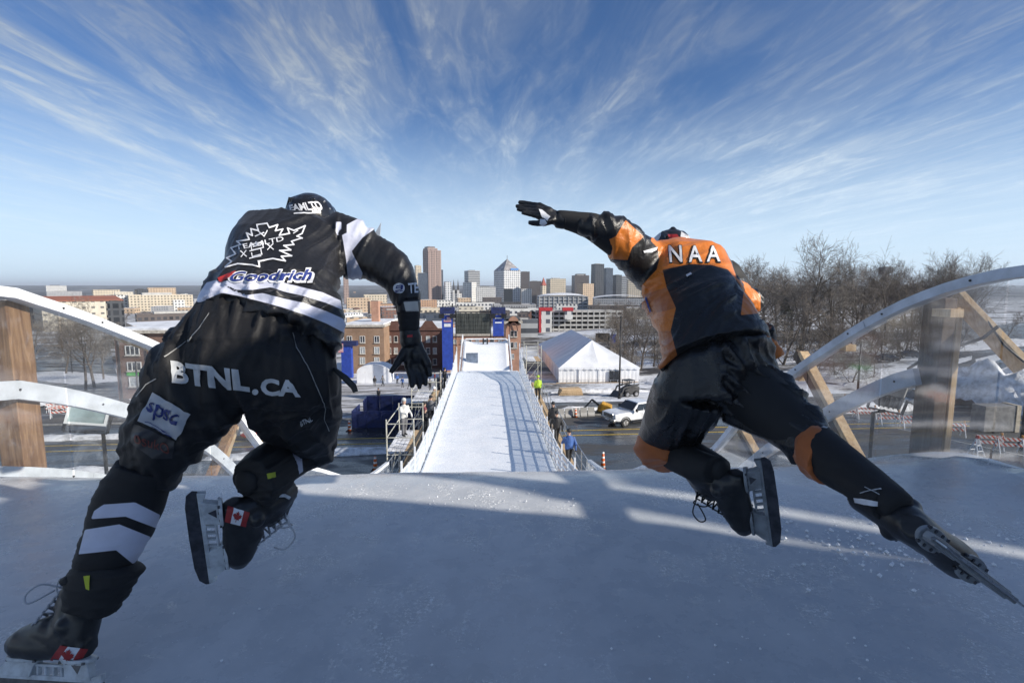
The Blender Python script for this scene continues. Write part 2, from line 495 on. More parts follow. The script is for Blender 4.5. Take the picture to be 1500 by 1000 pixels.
M_ICE = ice_mat('scratched_ice', (.47, .485, .50), (.62, .63, .645))
M_ICE2 = ice_mat('track_ice', (.80, .83, .87), (.89, .90, .92), .35)
yv = [-6, -4, -2, -1] + [i * .12 for i in range(0, 52)] + [6.4 + i * .3 for i in range(28)] + [15 + i * .75 for i in range(60)]
def ice_rows(y0, y1, nx=60):
    rows = []
    for y in [v for v in yv if y0 <= v <= y1]:
        w = hw(y); r = []
        for i in range(nx + 1):
            x = -w + 2 * w * i / nx
            z = prof(y)
            if y < 7:
                z += .012 * noise.noise((x * 1.1, y * 1.3, 1)) + .004 * noise.noise((x * 5, y * 5, 2))
                k = max(0, (abs(x) - 2.5) / .8); z += .05 * k * k * (1 + .6 * noise.noise((x * 3, y * 3, 9))) * (1.4 if x > 0 else .4)
            else: z += .02 * noise.noise((x * .8, y * .5, 4))
            r.append((x, y, z))
        rows.append(r)
    return rows
def ice_sheet(name, rows, m, label):
    o = MB().grid(rows).obj(name, m, smooth=True)
    s = o.modifiers.new('thick', 'SOLIDIFY'); s.thickness = .22; s.offset = -1
    structure(o)['label'] = label
    return o
ice_sheet('ice_platform', ice_rows(-6, 6.3), M_ICE, 'scratched grey blue ice of the start platform rolling over a lip')
ice_sheet('ice_track', ice_rows(6.0, 60), M_ICE2, 'long white ice track running straight downhill')

# ================================================================== plexiglass start barriers
t = NT('plexiglass')
fr = t.node('ShaderNodeFresnel'); fr.inputs[0].default_value = 1.45
tr = t.node('ShaderNodeBsdfTransparent'); tr.inputs[0].default_value = (.93, .955, .97, 1)
gl = t.node('ShaderNodeBsdfGlossy'); gl.inputs['Roughness'].default_value = .05
df = t.node('ShaderNodeBsdfDiffuse'); df.inputs[0].default_value = (.62, .68, .75, 1)
sm = t.math('MULTIPLY', t.rng(t.noise(2.5, 7, .72, 1.5), .5, .75), .20)
scr = t.math('MULTIPLY', t.rng(t.noise(6, 6, .75, 2, vec=t.mapped((1, 4, 1), (.6, .3, 0))), .62, .72), .25)
m1 = t.node('ShaderNodeMixShader'); t.l.new(t.math('ADD', t.math('MAXIMUM', sm, scr), .03), m1.inputs[0]); t.l.new(tr.outputs[0], m1.inputs[1]); t.l.new(df.outputs[0], m1.inputs[2])
m2 = t.node('ShaderNodeMixShader'); t.l.new(t.math('MULTIPLY', fr.outputs[0], .32), m2.inputs[0]); t.l.new(m1.outputs[0], m2.inputs[1]); t.l.new(gl.outputs[0], m2.inputs[2])
t.l.new(m2.outputs[0], t.out.inputs[0])
M_PLEXI = t.m
M_CAP = mat('white_plastic_board', (.74, .76, .79), .38, var=.10, scale=5, bump=.08, bscale=60)
M_FROSTCAP = mat('frosted_board', (.50, .55, .62), .4, var=.12, scale=4, bump=.1, bscale=40)
def wood(name, c1, c2):
    t = NT(name)
    v = t.mapped((14, 14, 1.2)); n = t.noise(1.6, 6, .6, 1.4, vec=v); st = t.noise(2.0, 5, .65)
    kn = t.noise(30, 4, .6, vec=t.mapped((6, 6, .5)))
    c = t.mix(t.rng(n, .3, .7), c2, c1)
    c = t.mix(t.math('MULTIPLY', t.rng(kn, .55, .7), .35), c, tuple(k * .45 for k in c2))
    c = t.mix(t.math('MULTIPLY', t.rng(st, .52, .68), .45), c, tuple(k * .55 for k in c2))
    t.set(col=c, rough=.72, spec=.3); t.bump(n, .35, .006)
    return t.m
M_TIMBER = wood('brown_timber', (.40, .24, .13), (.20, .105, .055))
M_DARKTIMBER = wood('dark_timber', (.15, .115, .09), (.07, .05, .04))
M_PINE = wood('pale_pine', (.62, .47, .30), (.42, .28, .155))
M_STEEL = mat('galvanised_steel', (.50, .51, .53), .38, .85, var=.15, scale=8)
M_BLACKMETAL = mat('black_metal', (.02, .02, .022), .45, .2)
def barrier(side, cap_px, label, capmat):
    X = 3.3 * side
    tab = sorted([(PX(a, b, X).y, PX(a, b, X).z) for a, b in cap_px])
    s0 = (tab[1][1] - tab[0][1]) / (tab[1][0] - tab[0][0])
    tab = [(-1.5, tab[0][1] + .12), (tab[0][0] - 1.2, tab[0][1] + .06)] + tab
    y_end = tab[-1][0]
    for yy_ in (y_end + 2.5, y_end + 6, y_end + 10): tab.append((yy_, prof(yy_) + 1.55))
    top = lambda y: smoothtab(tab, y)
    yE = y_end + 9
    b = thing('plexiglass_barrier', label, 'barrier', (X, 2.5, prof(2.5)))
    ysn = [-1.4]
    while ysn[-1] < yE: ysn.append(ysn[-1] + (1.18 if ysn[-1] > 6 or ysn[-1] < 1 else .98))
    for i, (ya, yb) in enumerate(zip(ysn, ysn[1:])):          # separate sheets with open joints
        rows = []
        for k in range(9):
            y = ya + .008 + (yb - ya - .016) * k / 8
            bow = .002 * math.sin(math.pi * k / 8) * (1 if i % 2 else -1)
            rows.append([(X + bow * math.sin(math.pi * j / 4) * side, y, prof(y) - .03 + (top(y) - .02 - prof(y) + .03) * j / 4) for j in range(5)])
        MB().grid(rows).obj('panel', M_PLEXI, b, smooth=True)
    def strip(name, f, w, h, m, y0, y1, dx, seg=1.9):
        y = y0
        while y < y1:
            e = min(y + seg, y1); k = MB(); n = 10; sec = []
            for i in range(n + 1):
                q = y + (e - .006 - y) * i / n; d = .05; sl = math.atan2(f(q + d) - f(q - d), 2 * d)
                nx, nz = -math.sin(sl), math.cos(sl); z = f(q)
                sec.append([(X + dx + sx * w / 2, q + sz * h / 2 * nx, z + sz * h / 2 * nz) for sx, sz in ((-1, -1), (1, -1), (1, 1), (-1, 1))])
            base = len(k.v)
            for s in sec: k.v += s
            for i in range(n):
                for j in range(4): k.f.append((i * 4 + j, i * 4 + (j + 1) % 4, i * 4 + 4 + (j + 1) % 4, i * 4 + 4 + j))
            k.f += [(3, 2, 1, 0), tuple(n * 4 + j for j in range(4))]
            s_ = k.obj(name, m, b)
            bv = MB()                                            # bolt heads along the board
            for i in range(1, n, 4):
                q = sec[i]; c = (Vector(q[2]) + Vector(q[3])) / 2
                bv.tube([c, c + Vector((0, 0, .006))], .008, 6)
                c = (Vector(q[0]) + Vector(q[3])) / 2 if side > 0 else (Vector(q[1]) + Vector(q[2])) / 2
                bv.tube([c, c - Vector((side * .006, 0, 0))], .009, 6)
            bv.obj('bolt', M_BLACKMETAL, s_)['kind'] = 'stuff'
            y = e
    strip('top_cap', lambda y: top(y), .105, .07, capmat, -1.4, yE, side * .02)
    strip('mid_rail', lambda y: top(y) - (.60 if side > 0 else .68) - .05 * max(0, y - 4), .05, .13, capmat if side > 0 else M_CAP, 3.80 if side > 0 else 3.55, yE, side * .05)
    strip('kick_board', lambda y: prof(y) + .045 - .03 * max(0, 3.6 - y), .04, .10, M_CAP, .5, yE, side * .03)
    return b, top
RCAP = [(1500, 397), (1420, 413), (1340, 440), (1270, 475), (1200, 520), (1140, 563), (1085, 612), (1040, 662)]
LCAP = [(0, 426), (60, 443), (120, 463), (180, 487), (240, 513), (300, 556), (345, 602), (385, 655)]
bR, topR = barrier(1, RCAP, 'clear plexiglass barrier with frosted curved cap on the right of the platform', M_FROSTCAP)
bL, topL = barrier(-1, LCAP, 'clear plexiglass barrier with white curved cap on the left of the platform', M_CAP)
def post(parent, p_top, p_bot, w, dpt, m, name='post', m2=None):
    k = MB(); a, b = Vector(p_bot), Vector(p_top); tdir = (b - a).normalized()
    k.bar(a, b, w, dpt, up=(0, 1, 0)); o = k.obj(name, m, parent, bevel=.006)
    return o
def side_post(parent, X, a, b, w, d, m, drop=.6):
    p, q = PX(*a, X), PX(*b, X); v = (q - p).normalized()
    return post(parent, p, q + v * drop, w, d, m)
# right: big timber, its shaded face put into a darker colour, doubled with a pale stud; leaning studs further down; brace; spacer blocks
side_post(bR, 3.47, (1378, 436), (1352, 682), .10, .19, M_DARKTIMBER, .9)
p, q = PX(1394, 450, 3.58), PX(1372, 682, 3.58)
post(bR, p, q + (q - p).normalized() * .9, .05, .16, M_PINE, 'stud')
for (a, b) in (((1176, 516), (1254, 662)), ((1086, 624), (1126, 694)), ((1046, 668), (1072, 700))):
    p, q = PX(*a, 3.43), PX(*b, 3.43); v = (q - p).normalized() * 1.3
    post(bR, p, q + v, .10, .05, M_PINE, 'stud')
    post(bR, p + Vector((-.01, .09, -.02)), q + v + Vector((-.01, .09, 0)), .06, .10, M_DARKTIMBER, 'stud')
post(bR, PX(1398, 432, 3.62), PX(1500, 540, 3.86), .05, .15, M_PINE, 'brace')
for a in ((1388, 428), (1238, 478), (1170, 522)):
    MB().box(PX(a[0], a[1] + 30, 3.41), (.10, .16, .06)).obj('spacer_block', M_PINE, bR)
# left: heavy timber, one leaning stud seen between the legs, spacer wedge
side_post(bL, -3.46, (8, 440), (38, 694), .16, .19, M_TIMBER, .9)
p, q = PX(346, 612, -3.43), PX(312, 690, -3.43)
post(bL, p, q + (q - p).normalized() * 1.3, .11, .07, M_TIMBER, 'stud')
p, q = PX(215, 505, -3.43), PX(150, 690, -3.43)
post(bL, PX(350, 608, -3.5), PX(322, 690, -3.5), .05, .14, M_PINE, 'stud')
MB().bar(PX(178, 492, -3.42), PX(232, 512, -3.42), .12, .07).obj('spacer_block', M_PINE, bL)
# loose black cable slung over the right posts
c = MB(); pts = [PX(x, y, 3.66) for x, y in ((1330, 540), (1370, 515), (1410, 505), (1440, 495), (1462, 478))]
c.tube(pts, .012, 6); c.tube([PX(x, y, 3.7) for x, y in ((1398, 448), (1440, 460), (1470, 505), (1500, 530))], .007, 6)
tag(c.obj('cable', M_BLACKMETAL, smooth=True), 'black cable slung across the right barrier post', 'cable')

# floodlights outside the barriers
M_LAMPWHITE = mat('lamp_housing', (.68, .69, .68), .4, var=.1)
M_LAMPGLASS = mat('lamp_glass', (.30, .38, .38), .12, var=.2, spec=.6)
def floodlight(name, c, w, h, d, rot, label, body, glass, rod_to, back=False):
    root = thing('floodlight', label, 'floodlight', rod_to)
    m = Matrix.Rotation(rot[2], 3, 'Z') @ Matrix.Rotation(rot[1], 3, 'Y') @ Matrix.Rotation(rot[0], 3, 'X')
    c = Vector(c)
    k = MB(); poly = [(-w / 2, -d / 2, -h / 2), (w / 2, -d / 2, -h / 2), (w / 2, -d / 2, h / 2), (-w / 2, -d / 2, h / 2)]
    bk = [(-w * .36, d / 2, -h * .32), (w * .36, d / 2, -h * .32), (w * .36, d / 2, h * .32), (-w * .36, d / 2, h * .32)]
    k.add([m @ Vector(v) + c for v in poly + bk], [(0, 1, 2, 3), (7, 6, 5, 4), (0, 4, 5, 1), (1, 5, 6, 2), (2, 6, 7, 3), (3, 7, 4, 0)])
    k.obj('housing', body, root, bevel=.012)
    MB().box(c + m @ Vector((0, -d / 2 - .004, 0)), (w * .86, .012, h * .82), m=m).obj('glass', glass, root)
    fr_ = MB()
    for sx in (-1, 1): fr_.box(c + m @ Vector((sx * w * .465, -d / 2 - .008, 0)), (w * .07, .03, h), m=m)
    for sz in (-1, 1): fr_.box(c + m @ Vector((0, -d / 2 - .008, sz * h * .455)), (w * .86, .03, h * .09), m=m)
    fr_.obj('bezel', body, root)
    fins = MB()
    for i in range(5): fins.box(c + m @ Vector((-w * .28 + i * w * .14, d * .5, 0)), (.012, .05, h * .55), m=m)
    fins.obj('cooling_fin', body, root)
    y = MB()
    for sx in (-1, 1): y.bar(c + m @ Vector((sx * w * .53, 0, 0)), c + m @ Vector((sx * w * .53, 0, -h * .75)), .012, .03)
    y.bar(c + m @ Vector((-w * .53, 0, -h * .75)), c + m @ Vector((w * .53, 0, -h * .75)), .03, .012)
    y.obj('bracket', M_BLACKMETAL, root)
    j = c + m @ Vector((0, 0, -h * .75))
    k = MB(); k.tube([j, Vector((rod_to[0], rod_to[1], j.z - .05)), rod_to], .018, 8); k.obj('pole', M_BLACKMETAL, root, smooth=True)
c = PX(132, 606, -4.1); rb = PX(156, 690, -4.1); rb.z = prof(rb.y) - .6
floodlight('floodlight', c, .34, .25, .18, (R(-20), R(12), R(25)), 'white boxy floodlight on a black pole outside the left barrier', M_LAMPWHITE, M_LAMPGLASS, (rb.x, rb.y, rb.z))
c = PX(1303, 582, 3.9); rb = PX(1275, 660, 3.9); rb.z = prof(rb.y) - .9
floodlight('floodlight', c, .27, .22, .15, (R(-25), R(-8), R(150)), 'dark grey floodlight seen from behind outside the right barrier', mat('dark_housing', (.10, .105, .11), .5), M_LAMPGLASS, (rb.x, rb.y, rb.z))

# ================================================================== unseen house added behind the camera, shaped to shade the platform
M_PLYPAINT = mat('painted_plywood', (.30, .31, .33), .7, bump=.1)
hs = thing('shade_house', 'unseen grey house added behind the platform to shade the ice', 'building', (8, -3, -.2))
HOUSE_H = 3.3
front = [(3.75, .46), (4.0, .44), (5.3, .22), (7.4, -.30), (8.5, -1.00), (10.6, -2.2), (16, -5.1)]  # front edge drawn so that its shadow line crosses the ice
MB().prism([(x, y, -.2) for x, y in front] + [(16, -7.5, -.2), (3.75, -7.5, -.2)], (0, 0, HOUSE_H + .2)).obj('wall', M_PLYPAINT, hs)
brd = [(8.2, -.20), (9.3, -.80), (11.5, -1.98), (16.4, -4.5)]  # added boards above the wall; the gap below lets a sunlit streak through
MB().prism([(10.75, -1.20, HOUSE_H + 1.66), (10.75, -.40, HOUSE_H + 1.66), (14.5, -.40, HOUSE_H + 1.66), (14.5, -3.25, HOUSE_H + 1.66)], (0, 0, .06)).obj('shade_slab', M_PLYPAINT, hs)  # thin slab added overhead to shade the right of the platform
for (xa, ya), (xb, yb) in zip(brd, brd[1:]):
    MB().add([(xa, ya, HOUSE_H + .52), (xb, yb, HOUSE_H + .52), (xb, yb, HOUSE_H + 1.7), (xa, ya, HOUSE_H + 1.7)] + [(xa, ya - .04, HOUSE_H + .52), (xb, yb - .04, HOUSE_H + .52), (xb, yb - .04, HOUSE_H + 1.7), (xa, ya - .04, HOUSE_H + 1.7)], [(0, 1, 2, 3), (7, 6, 5, 4), (0, 4, 5, 1), (2, 6, 7, 3), (0, 3, 7, 4), (1, 5, 6, 2)]).obj('shade_board', M_PLYPAINT, hs)
    MB().bar((xb - .1, yb - .1, HOUSE_H - .1), (xb - .1, yb - .1, HOUSE_H + 1.2), .06).obj('bracket', M_STEEL, hs)
MB().box2(3.6, 16, -7.6, .6, -.45, -.22).obj('deck', M_TIMBER, hs)
for x in (4, 8, 12, 15.3):
    for y in (-5.5, -1): MB().bar((x, y, gz(x, y)), (x, y, -.42), .15).obj('post', M_TIMBER, hs)
# timber and scaffold frame that carries the track
sup = thing('track_scaffold', 'steel scaffold and timber frame carrying the ice track', 'scaffold', (0, 12, gz(0, 12)))
for y in [-4, -1, 2] + [4.5 + 2.6 * i for i in range(20)]:
    z = prof(y) - .26; w = hw(y) + .35
    MB().bar((-w, y, z - .12), (w, y, z - .12), .1, .2).obj('cross_beam', M_PINE, sup)
    for x in (-w + .15, 0, w - .15):
        MB().tube([(x, y, gz(x, y) - .1), (x, y, z - .2)], .035, 6).obj('leg', M_STEEL, sup)
    if y > 4: MB().tube([(-w + .15, y + .05, gz(-w, y) + .3), (w - .15, y + .05, z - .4)], .025, 6).obj('diagonal_brace', M_STEEL, sup)

# ================================================================== winter haze
t = NT('haze_air'); t.n.remove(t.b)
vol = t.node('ShaderNodeVolumePrincipled')
vol.inputs['Color'].default_value = (.80, .88, 1.0, 1); vol.inputs['Density'].default_value = 7e-5; vol.inputs['Anisotropy'].default_value = .1
t.l.new(vol.outputs[0], t.out.inputs['Volume'])
hz_ = MB().box2(-27000, 27000, -230, 27000, -75, 180).obj('haze', t.m)
hz_['kind'] = 'stuff'; hz_['label'] = 'thin winter haze over the city'
# ================================================================== buildings
def facade(name, wall, glass, wu, hv, fu, fv, roof=(.72, .74, .78), gloss=.15, voff=0., bands=False):
    """far facade: window grid too small to pick apart, in metres of the building's own axes; upward faces carry snow"""
    if name in MATS: return MATS[name]
    t = NT(name)
    co, nr = t.coord(), t.coord('Normal')
    s, sn = t.node('ShaderNodeSeparateXYZ'), t.node('ShaderNodeSeparateXYZ')
    t.l.new(co, s.inputs[0]); t.l.new(nr, sn.inputs[0])
    isx = t.math('GREATER_THAN', t.math('ABSOLUTE', sn.outputs[0]), .6)
    isz = t.math('GREATER_THAN', t.math('ABSOLUTE', sn.outputs[2]), .7)
    u = t.math('ADD', t.math('MULTIPLY', s.outputs[1], isx), t.math('MULTIPLY', s.outputs[0], t.math('SUBTRACT', 1, isx)))
    fu_ = t.math('FRACT', t.math('ADD', t.math('DIVIDE', u, wu), 100.5)); fv_ = t.math('FRACT', t.math('ADD', t.math('DIVIDE', s.outputs[2], hv), 100.3 + voff))
    wv = t.math('MULTIPLY', t.math('GREATER_THAN', fv_, (1 - fv) / 2), t.math('LESS_THAN', fv_, (1 + fv) / 2))
    wh = t.math('MULTIPLY', t.math('GREATER_THAN', fu_, (1 - fu) / 2), t.math('LESS_THAN', fu_, (1 + fu) / 2))
    win = wv if bands else t.math('MULTIPLY', wv, wh)
    cell = t.node('ShaderNodeTexWhiteNoise')
    cv = t.node('ShaderNodeCombineXYZ')
    t.l.new(t.math('FLOOR', t.math('ADD', t.math('DIVIDE', u, wu), 100.5)), cv.inputs[0]); t.l.new(t.math('FLOOR', t.math('ADD', t.math('DIVIDE', s.outputs[2], hv), 100.3 + voff)), cv.inputs[1])
    t.l.new(cv.outputs[0], cell.inputs[0])
    gcol = t.mix(t.math('MULTIPLY', cell.outputs[0], .8), glass, tuple(min(1, k * 2.2 + .03) for k in glass))
    n = t.noise(.15, 5, .6)
    wcol = t.mix(t.rng(n, .3, .7), tuple(k * .82 for k in wall), wall)
    c = t.mix(win, wcol, gcol)
    c = t.mix(isz, c, roof)
    t.set(col=c, rough=t.math('SUBTRACT', .8, t.math('MULTIPLY', t.math('MULTIPLY', win, t.math('SUBTRACT', 1, isz)), .8 - gloss)), spec=.5)
    MATS[name] = t.m
    return t.m
M_ROOFSNOW = mat('snowy_roof', (.74, .76, .80), .85, var=.15, scale=.4, bump=.3, bscale=1.5, bdist=.2)
M_ROOFDARK = mat('dark_roofing', (.07, .068, .068), .85, var=.3, scale=.5)
M_CONC = mat('pale_concrete', (.46, .45, .43), .8, var=.12, scale=.4, bump=.15, bscale=6)
M_GLASSDK = mat('dark_glass', (.02, .024, .03), .08, var=.2, spec=.6)
M_WFRAME = mat('white_window_frame', (.72, .72, .70), .5, var=.08)
F_ = dict(
    brown=facade('brown_banded_tower', (.36, .26, .225), (.05, .04, .04), 5.5, 5.2, .62, .5),
    brownb=facade('brown_banded_side', (.33, .25, .22), (.06, .055, .06), 3.2, 3.9, 1, .5, bands=True),
    white=facade('white_grid', (.70, .69, .66), (.05, .055, .07), 5.5, 5.5, .5, .5),
    silver=facade('silver_grid', (.72, .72, .72), (.05, .06, .08), 7.0, 6.5, .55, .58),
    cream=facade('cream_block', (.60, .52, .40), (.06, .055, .05), 5.5, 5.2, .5, .45),
    tan=facade('tan_block', (.52, .39, .27), (.05, .045, .045), 5.5, 5, .45, .42),
    orange=facade('orange_brick_block', (.48, .30, .19), (.06, .05, .05), 4, 3.8, .4, .45),
    brick=facade('dark_brick_block', (.20, .105, .08), (.05, .05, .055), 3.6, 3.6, .42, .5),
    dark=facade('black_glass', (.060, .065, .075), (.012, .014, .018), 5.5, 5.5, .7, .7, roof=(.3, .3, .32), gloss=.08),
    navy=facade('navy_glass', (.06, .075, .10), (.025, .035, .055), 3, 3.8, .8, .7, roof=(.35, .36, .4), gloss=.08),
    grey=facade('grey_block', (.36, .36, .37), (.08, .09, .10), 3.4, 3.8, .6, .45),
    greyb=facade('grey_banded', (.44, .45, .46), (.06, .065, .075), 3.4, 5.6, 1, .5, bands=True),
    ribs=facade('vertical_ribs', (.45, .43, .41), (.08, .08, .09), 2.6, 60, .5, .96),
    beige=facade('beige_stone', (.60, .55, .46), (.10, .10, .10), 6, 5, .4, .3),
    dkbrown=facade('dark_brown_block', (.12, .10, .095), (.03, .03, .035), 3.4, 3.8, .6, .5, roof=(.4, .4, .42)),
)
def tower(pl, pc, pr, ytop, d, m, label, rot=None, cat='building', group=None, name='office_tower', depth=None, parts=True, base=None):
    """two-faced block: near corner at column pc, left face to pl, right face to pr; distance d down the view axis"""
    c = P(pc, ytop, d); z1 = c.z
    k = Vector((c.x, c.y)).normalized()                        # away from the camera
    side = Vector((k.y, -k.x))
    wl_, wr = (pc - pl) / F * d, (pr - pc) / F * d
    if rot is None: rot = math.atan2(wl_ + .01, wr + .01) if wl_ > 1 else 0.
    rot = max(.0, min(1.35, rot))
    ax = side * math.cos(rot) + k * math.sin(rot)              # along the right face
    ay = -side * math.sin(rot) + k * math.cos(rot)             # along the left face
    lx = wr / max(.25, math.cos(rot)); ly = wl_ / max(.25, math.sin(rot)) if rot > .05 else (depth or lx * .8)
    if depth: ly = depth
    z0 = base if base is not None else gz(c.x, c.y) - 3
    ctr = Vector((c.x, c.y)) + ax * lx / 2 + ay * ly / 2
    rz = math.atan2(ax.y, ax.x)
    root = thing(name, label, cat, (ctr.x, ctr.y, z0), rz, group, world_coords=False)
    h = z1 - z0
    b = MB().box2(-lx / 2, lx / 2, -ly / 2, ly / 2, 0, h).obj('wall', m, root)
    if parts:
        s = min(lx, ly); rnd = random.Random(int(pl * 7 + d))
        MB().box2(-lx * .28, lx * .18, -ly * .25, ly * .25, h, h + max(1.5, s * .09)).obj('plant_room', M_CONC if rnd.random() < .5 else M_ROOFDARK, root)
        pw = max(.4, s * .02); pp = MB()
        pp.box2(-lx / 2, lx / 2, -ly / 2 - .01, -ly / 2 + pw, h, h + pw * 2); pp.box2(-lx / 2, lx / 2, ly / 2 - pw, ly / 2 + .01, h, h + pw * 2)
        pp.box2(-lx / 2 - .01, -lx / 2 + pw, -ly / 2 + pw, ly / 2 - pw, h, h + pw * 2); pp.box2(lx / 2 - pw, lx / 2 + .01, -ly / 2 + pw, ly / 2 - pw, h, h + pw * 2)
        pp.obj('parapet', m, root)
    root['_dim'] = (lx, ly, h)
    return root, lx, ly, h
T = tower
T(502, 503, 510, 405, 1700, F_['brown'], 'slender brown tower seen under the left skater\'s armpit')
T(607, 609, 617, 389, 1700, F_['cream'], 'cream tower with black cap peeping out beside the skater\'s sleeve')
T(611, 613, 627, 400, 1500, F_['navy'], 'dark blue glass slab left of the tall brown tower')
# tall brown tower with stepped crown
r, lx, ly, h = T(619, 627, 646, 366, 1500, F_['brown'], 'tallest brown banded tower with a stepped crown', parts=False)
MB().box2(-lx * .5, lx * .26, -ly * .42, ly * .42, h, h + 6).obj('crown', F_['brown'], r)
MB().box2(-lx * .42, lx * .1, -ly * .34, ly * .34, h + 6, h + 11).obj('crown', F_['brownb'], r)
for k in range(5):
    x = -lx * .5 + lx * (k + .5) / 5
    MB().box2(x - .9, x + .9, -ly / 2 - .9, -ly / 2 - .02, 8, h + (2 if k % 2 else -6)).obj('pilaster', mat('brown_stone', (.34, .25, .22), .7), r)
for k in range(3):
    y = -ly * .5 + ly * (k + .5) / 3
    MB().box2(-lx / 2 - .9, -lx / 2 - .02, y - 1, y + 1, 8, h - 3).obj('pilaster', MATS['brown_stone'], r)
T(645, 646, 649, 395, 1550, F_['navy'], 'thin dark tower hugging the right of the tall brown tower', parts=False)
T(650, 652, 661, 413, 1500, F_['silver'], 'pale glass block left of the twin church spires')
# church with two spires
c = P(668, 436, 1300); z0 = gz(c.x, c.y) - 2
ch = thing('church', 'white stone church with two slender spires', 'church', (c.x, c.y, z0), 0, world_coords=False)
hb = P(668, 426, 1300).z - z0
M_STONE = mat('white_stone', (.62, .60, .57), .8, var=.15, scale=.3)
MB().box2(-12, 12, 0, 40, 0, hb - 6).obj('wall', F_['white'], ch)
MB().prism([(-12.5, 0, hb - 6), (12.5, 0, hb - 6), (0, 0, hb + 3)], (0, 40, 0)).obj('roof', M_ROOFDARK, ch)
for x in (-5.5, 5.5):
    MB().box2(x - 2.8, x + 2.8, -4, 2, 0, hb + 2).obj('tower_shaft', M_STONE, ch)
    zs = P(668, 408, 1300).z - z0
    k = MB(); k.add([(x - 2.6, -3.6, hb + 2), (x + 2.6, -3.6, hb + 2), (x + 2.6, 1.6, hb + 2), (x - 2.6, 1.6, hb + 2), (x, -1, zs)], [(0, 1, 4), (1, 2, 4), (2, 3, 4), (3, 0, 4), (3, 2, 1, 0)]); k.obj('spire', M_ROOFDARK, ch)
T(680, 686, 703, 397, 1650, F_['greyb'], 'grey banded tower behind the white slab')
T(678, 691, 698, 414, 1500, F_['white'], 'white slab with one dark side face in front of the grey tower')
T(697, 698, 726, 421, 1420, F_['white'], 'long cream block with a regular window grid left of the pyramid tower')
# pyramid-roofed tower
r, lx, ly, h = T(723, 738, 763, 396, 1500, F_['silver'], 'bright gridded tower with a glass pyramid roof and antenna', parts=False)
za = P(741, 378, 1500).z - (r.location.z)
k = MB(); k.add([(-lx / 2, -ly / 2, h), (lx / 2, -ly / 2, h), (lx / 2, ly / 2, h), (-lx / 2, ly / 2, h), (0, 0, za)], [(0, 1, 4), (1, 2, 4), (2, 3, 4), (3, 0, 4)])
k.obj('pyramid_roof', mat('pyramid_glass', (.40, .37, .36), .25, .2, var=.2, scale=.1), r)
MB().tube([(0, 0, za - 2), (0, 0, za + 10)], .7, 5).obj('antenna', M_BLACKMETAL, r)
MB().box2(-lx * .1, lx * .36, -ly / 2 - 1.2, -ly / 2 - .1, h + 1, h + 7).obj('sign', mat('blue_sign', (.06, .22, .55), .4), r)
MB().box2(-lx * .5, lx * .02, -ly / 2 - .5, -ly / 2 - .05, 4, h * .5).obj('lobby_glass', M_GLASSDK, r)
T(763, 764, 779, 423, 1450, F_['white'], 'low white annex right of the pyramid tower', parts=False)
T(762, 763, 776, 398, 1650, F_['dkbrown'], 'plain dark tower just right of the pyramid tower')
T(774, 776, 793, 412, 1500, F_['dkbrown'], 'dark brown block left of the red pointed roof')
# red-roofed clock tower building
c = P(796, 430, 1300); z0 = gz(c.x, c.y) - 2
ct = thing('clock_tower', 'cream tower with a red pointed roof between the office blocks', 'tower', (c.x, c.y, z0), R(20), world_coords=False)
zb, za = P(796, 418, 1300).z - z0, P(796, 406, 1300).z - z0
MB().box2(-5.5, 5.5, -5.5, 5.5, 0, zb).obj('wall', F_['cream'], ct)
k = MB(); k.add([(-6, -6, zb), (6, -6, zb), (6, 6, zb), (-6, 6, zb), (0, 0, za)], [(0, 1, 4), (1, 2, 4), (2, 3, 4), (3, 0, 4), (3, 2, 1, 0)]); k.obj('roof', mat('red_tile', (.34, .07, .045), .7), ct)
T(800, 806, 829, 409, 1400, F_['cream'], 'wide cream office block right of the red pointed roof')
T(837, 842, 863, 404, 1600, F_['dkbrown'], 'dark tiered tower with stepped roof')
T(842, 845, 858, 401, 1620, F_['dkbrown'], 'dark upper block on top of the tiered tower', parts=False)
T(845, 854, 870, 416, 1300, F_['tan'], 'gold and cream apartment block before the dark tiered tower')
T(866, 872, 885, 387, 1400, F_['dark'], 'taller of the two black glass towers beside the raised arm')
T(883, 888, 898, 393, 1450, F_['navy'], 'shorter glass tower joined to the black glass tower')
T(898, 903, 911, 403, 1500, F_['dark'], 'dark slab right of the black glass towers')
T(909, 911, 920, 405, 1550, F_['greyb'], 'narrow grey tower at the skater\'s sleeve')
T(917, 920, 940, 410, 1400, F_['cream'], 'cream block half hidden behind the orange jersey')
# civic centre with wide glass front and white roof
r, lx, ly, h = T(786, 790, 861, 434, 900, F_['greyb'], 'wide low convention hall with banded glass front', depth=70, parts=False)
k = MB(); k.grid([[(-lx / 2 + lx * i / 10, -ly / 2 + ly * j / 4, h + .3 + 5.5 * math.sin(math.pi * i / 10) ** .6 * math.sin(math.pi * (j + .5) / 5)) for i in range(11)] for j in range(5)]); k.obj('roof', M_ROOFSNOW, r, smooth=True)
for i in range(11):
    x = -lx / 2 + lx * i / 10
    MB().box2(x - .7, x + .7, -ly / 2 - 1.0, -ly / 2 - .05, 0, h).obj('pier', M_CONC, r)
r, lx, ly, h = T(868, 871, 950, 437, 820, F_['grey'], 'long low arena with a white snow covered roof', depth=80, parts=False)
k = MB(); k.grid([[(-lx / 2 - 1 + (lx + 2) * i / 8, -ly / 2 + ly * j / 4, h + .3 + 4.5 * math.sin(math.pi * i / 8) ** .7) for i in range(9)] for j in range(5)]); k.obj('roof', M_ROOFSNOW, r, smooth=True)
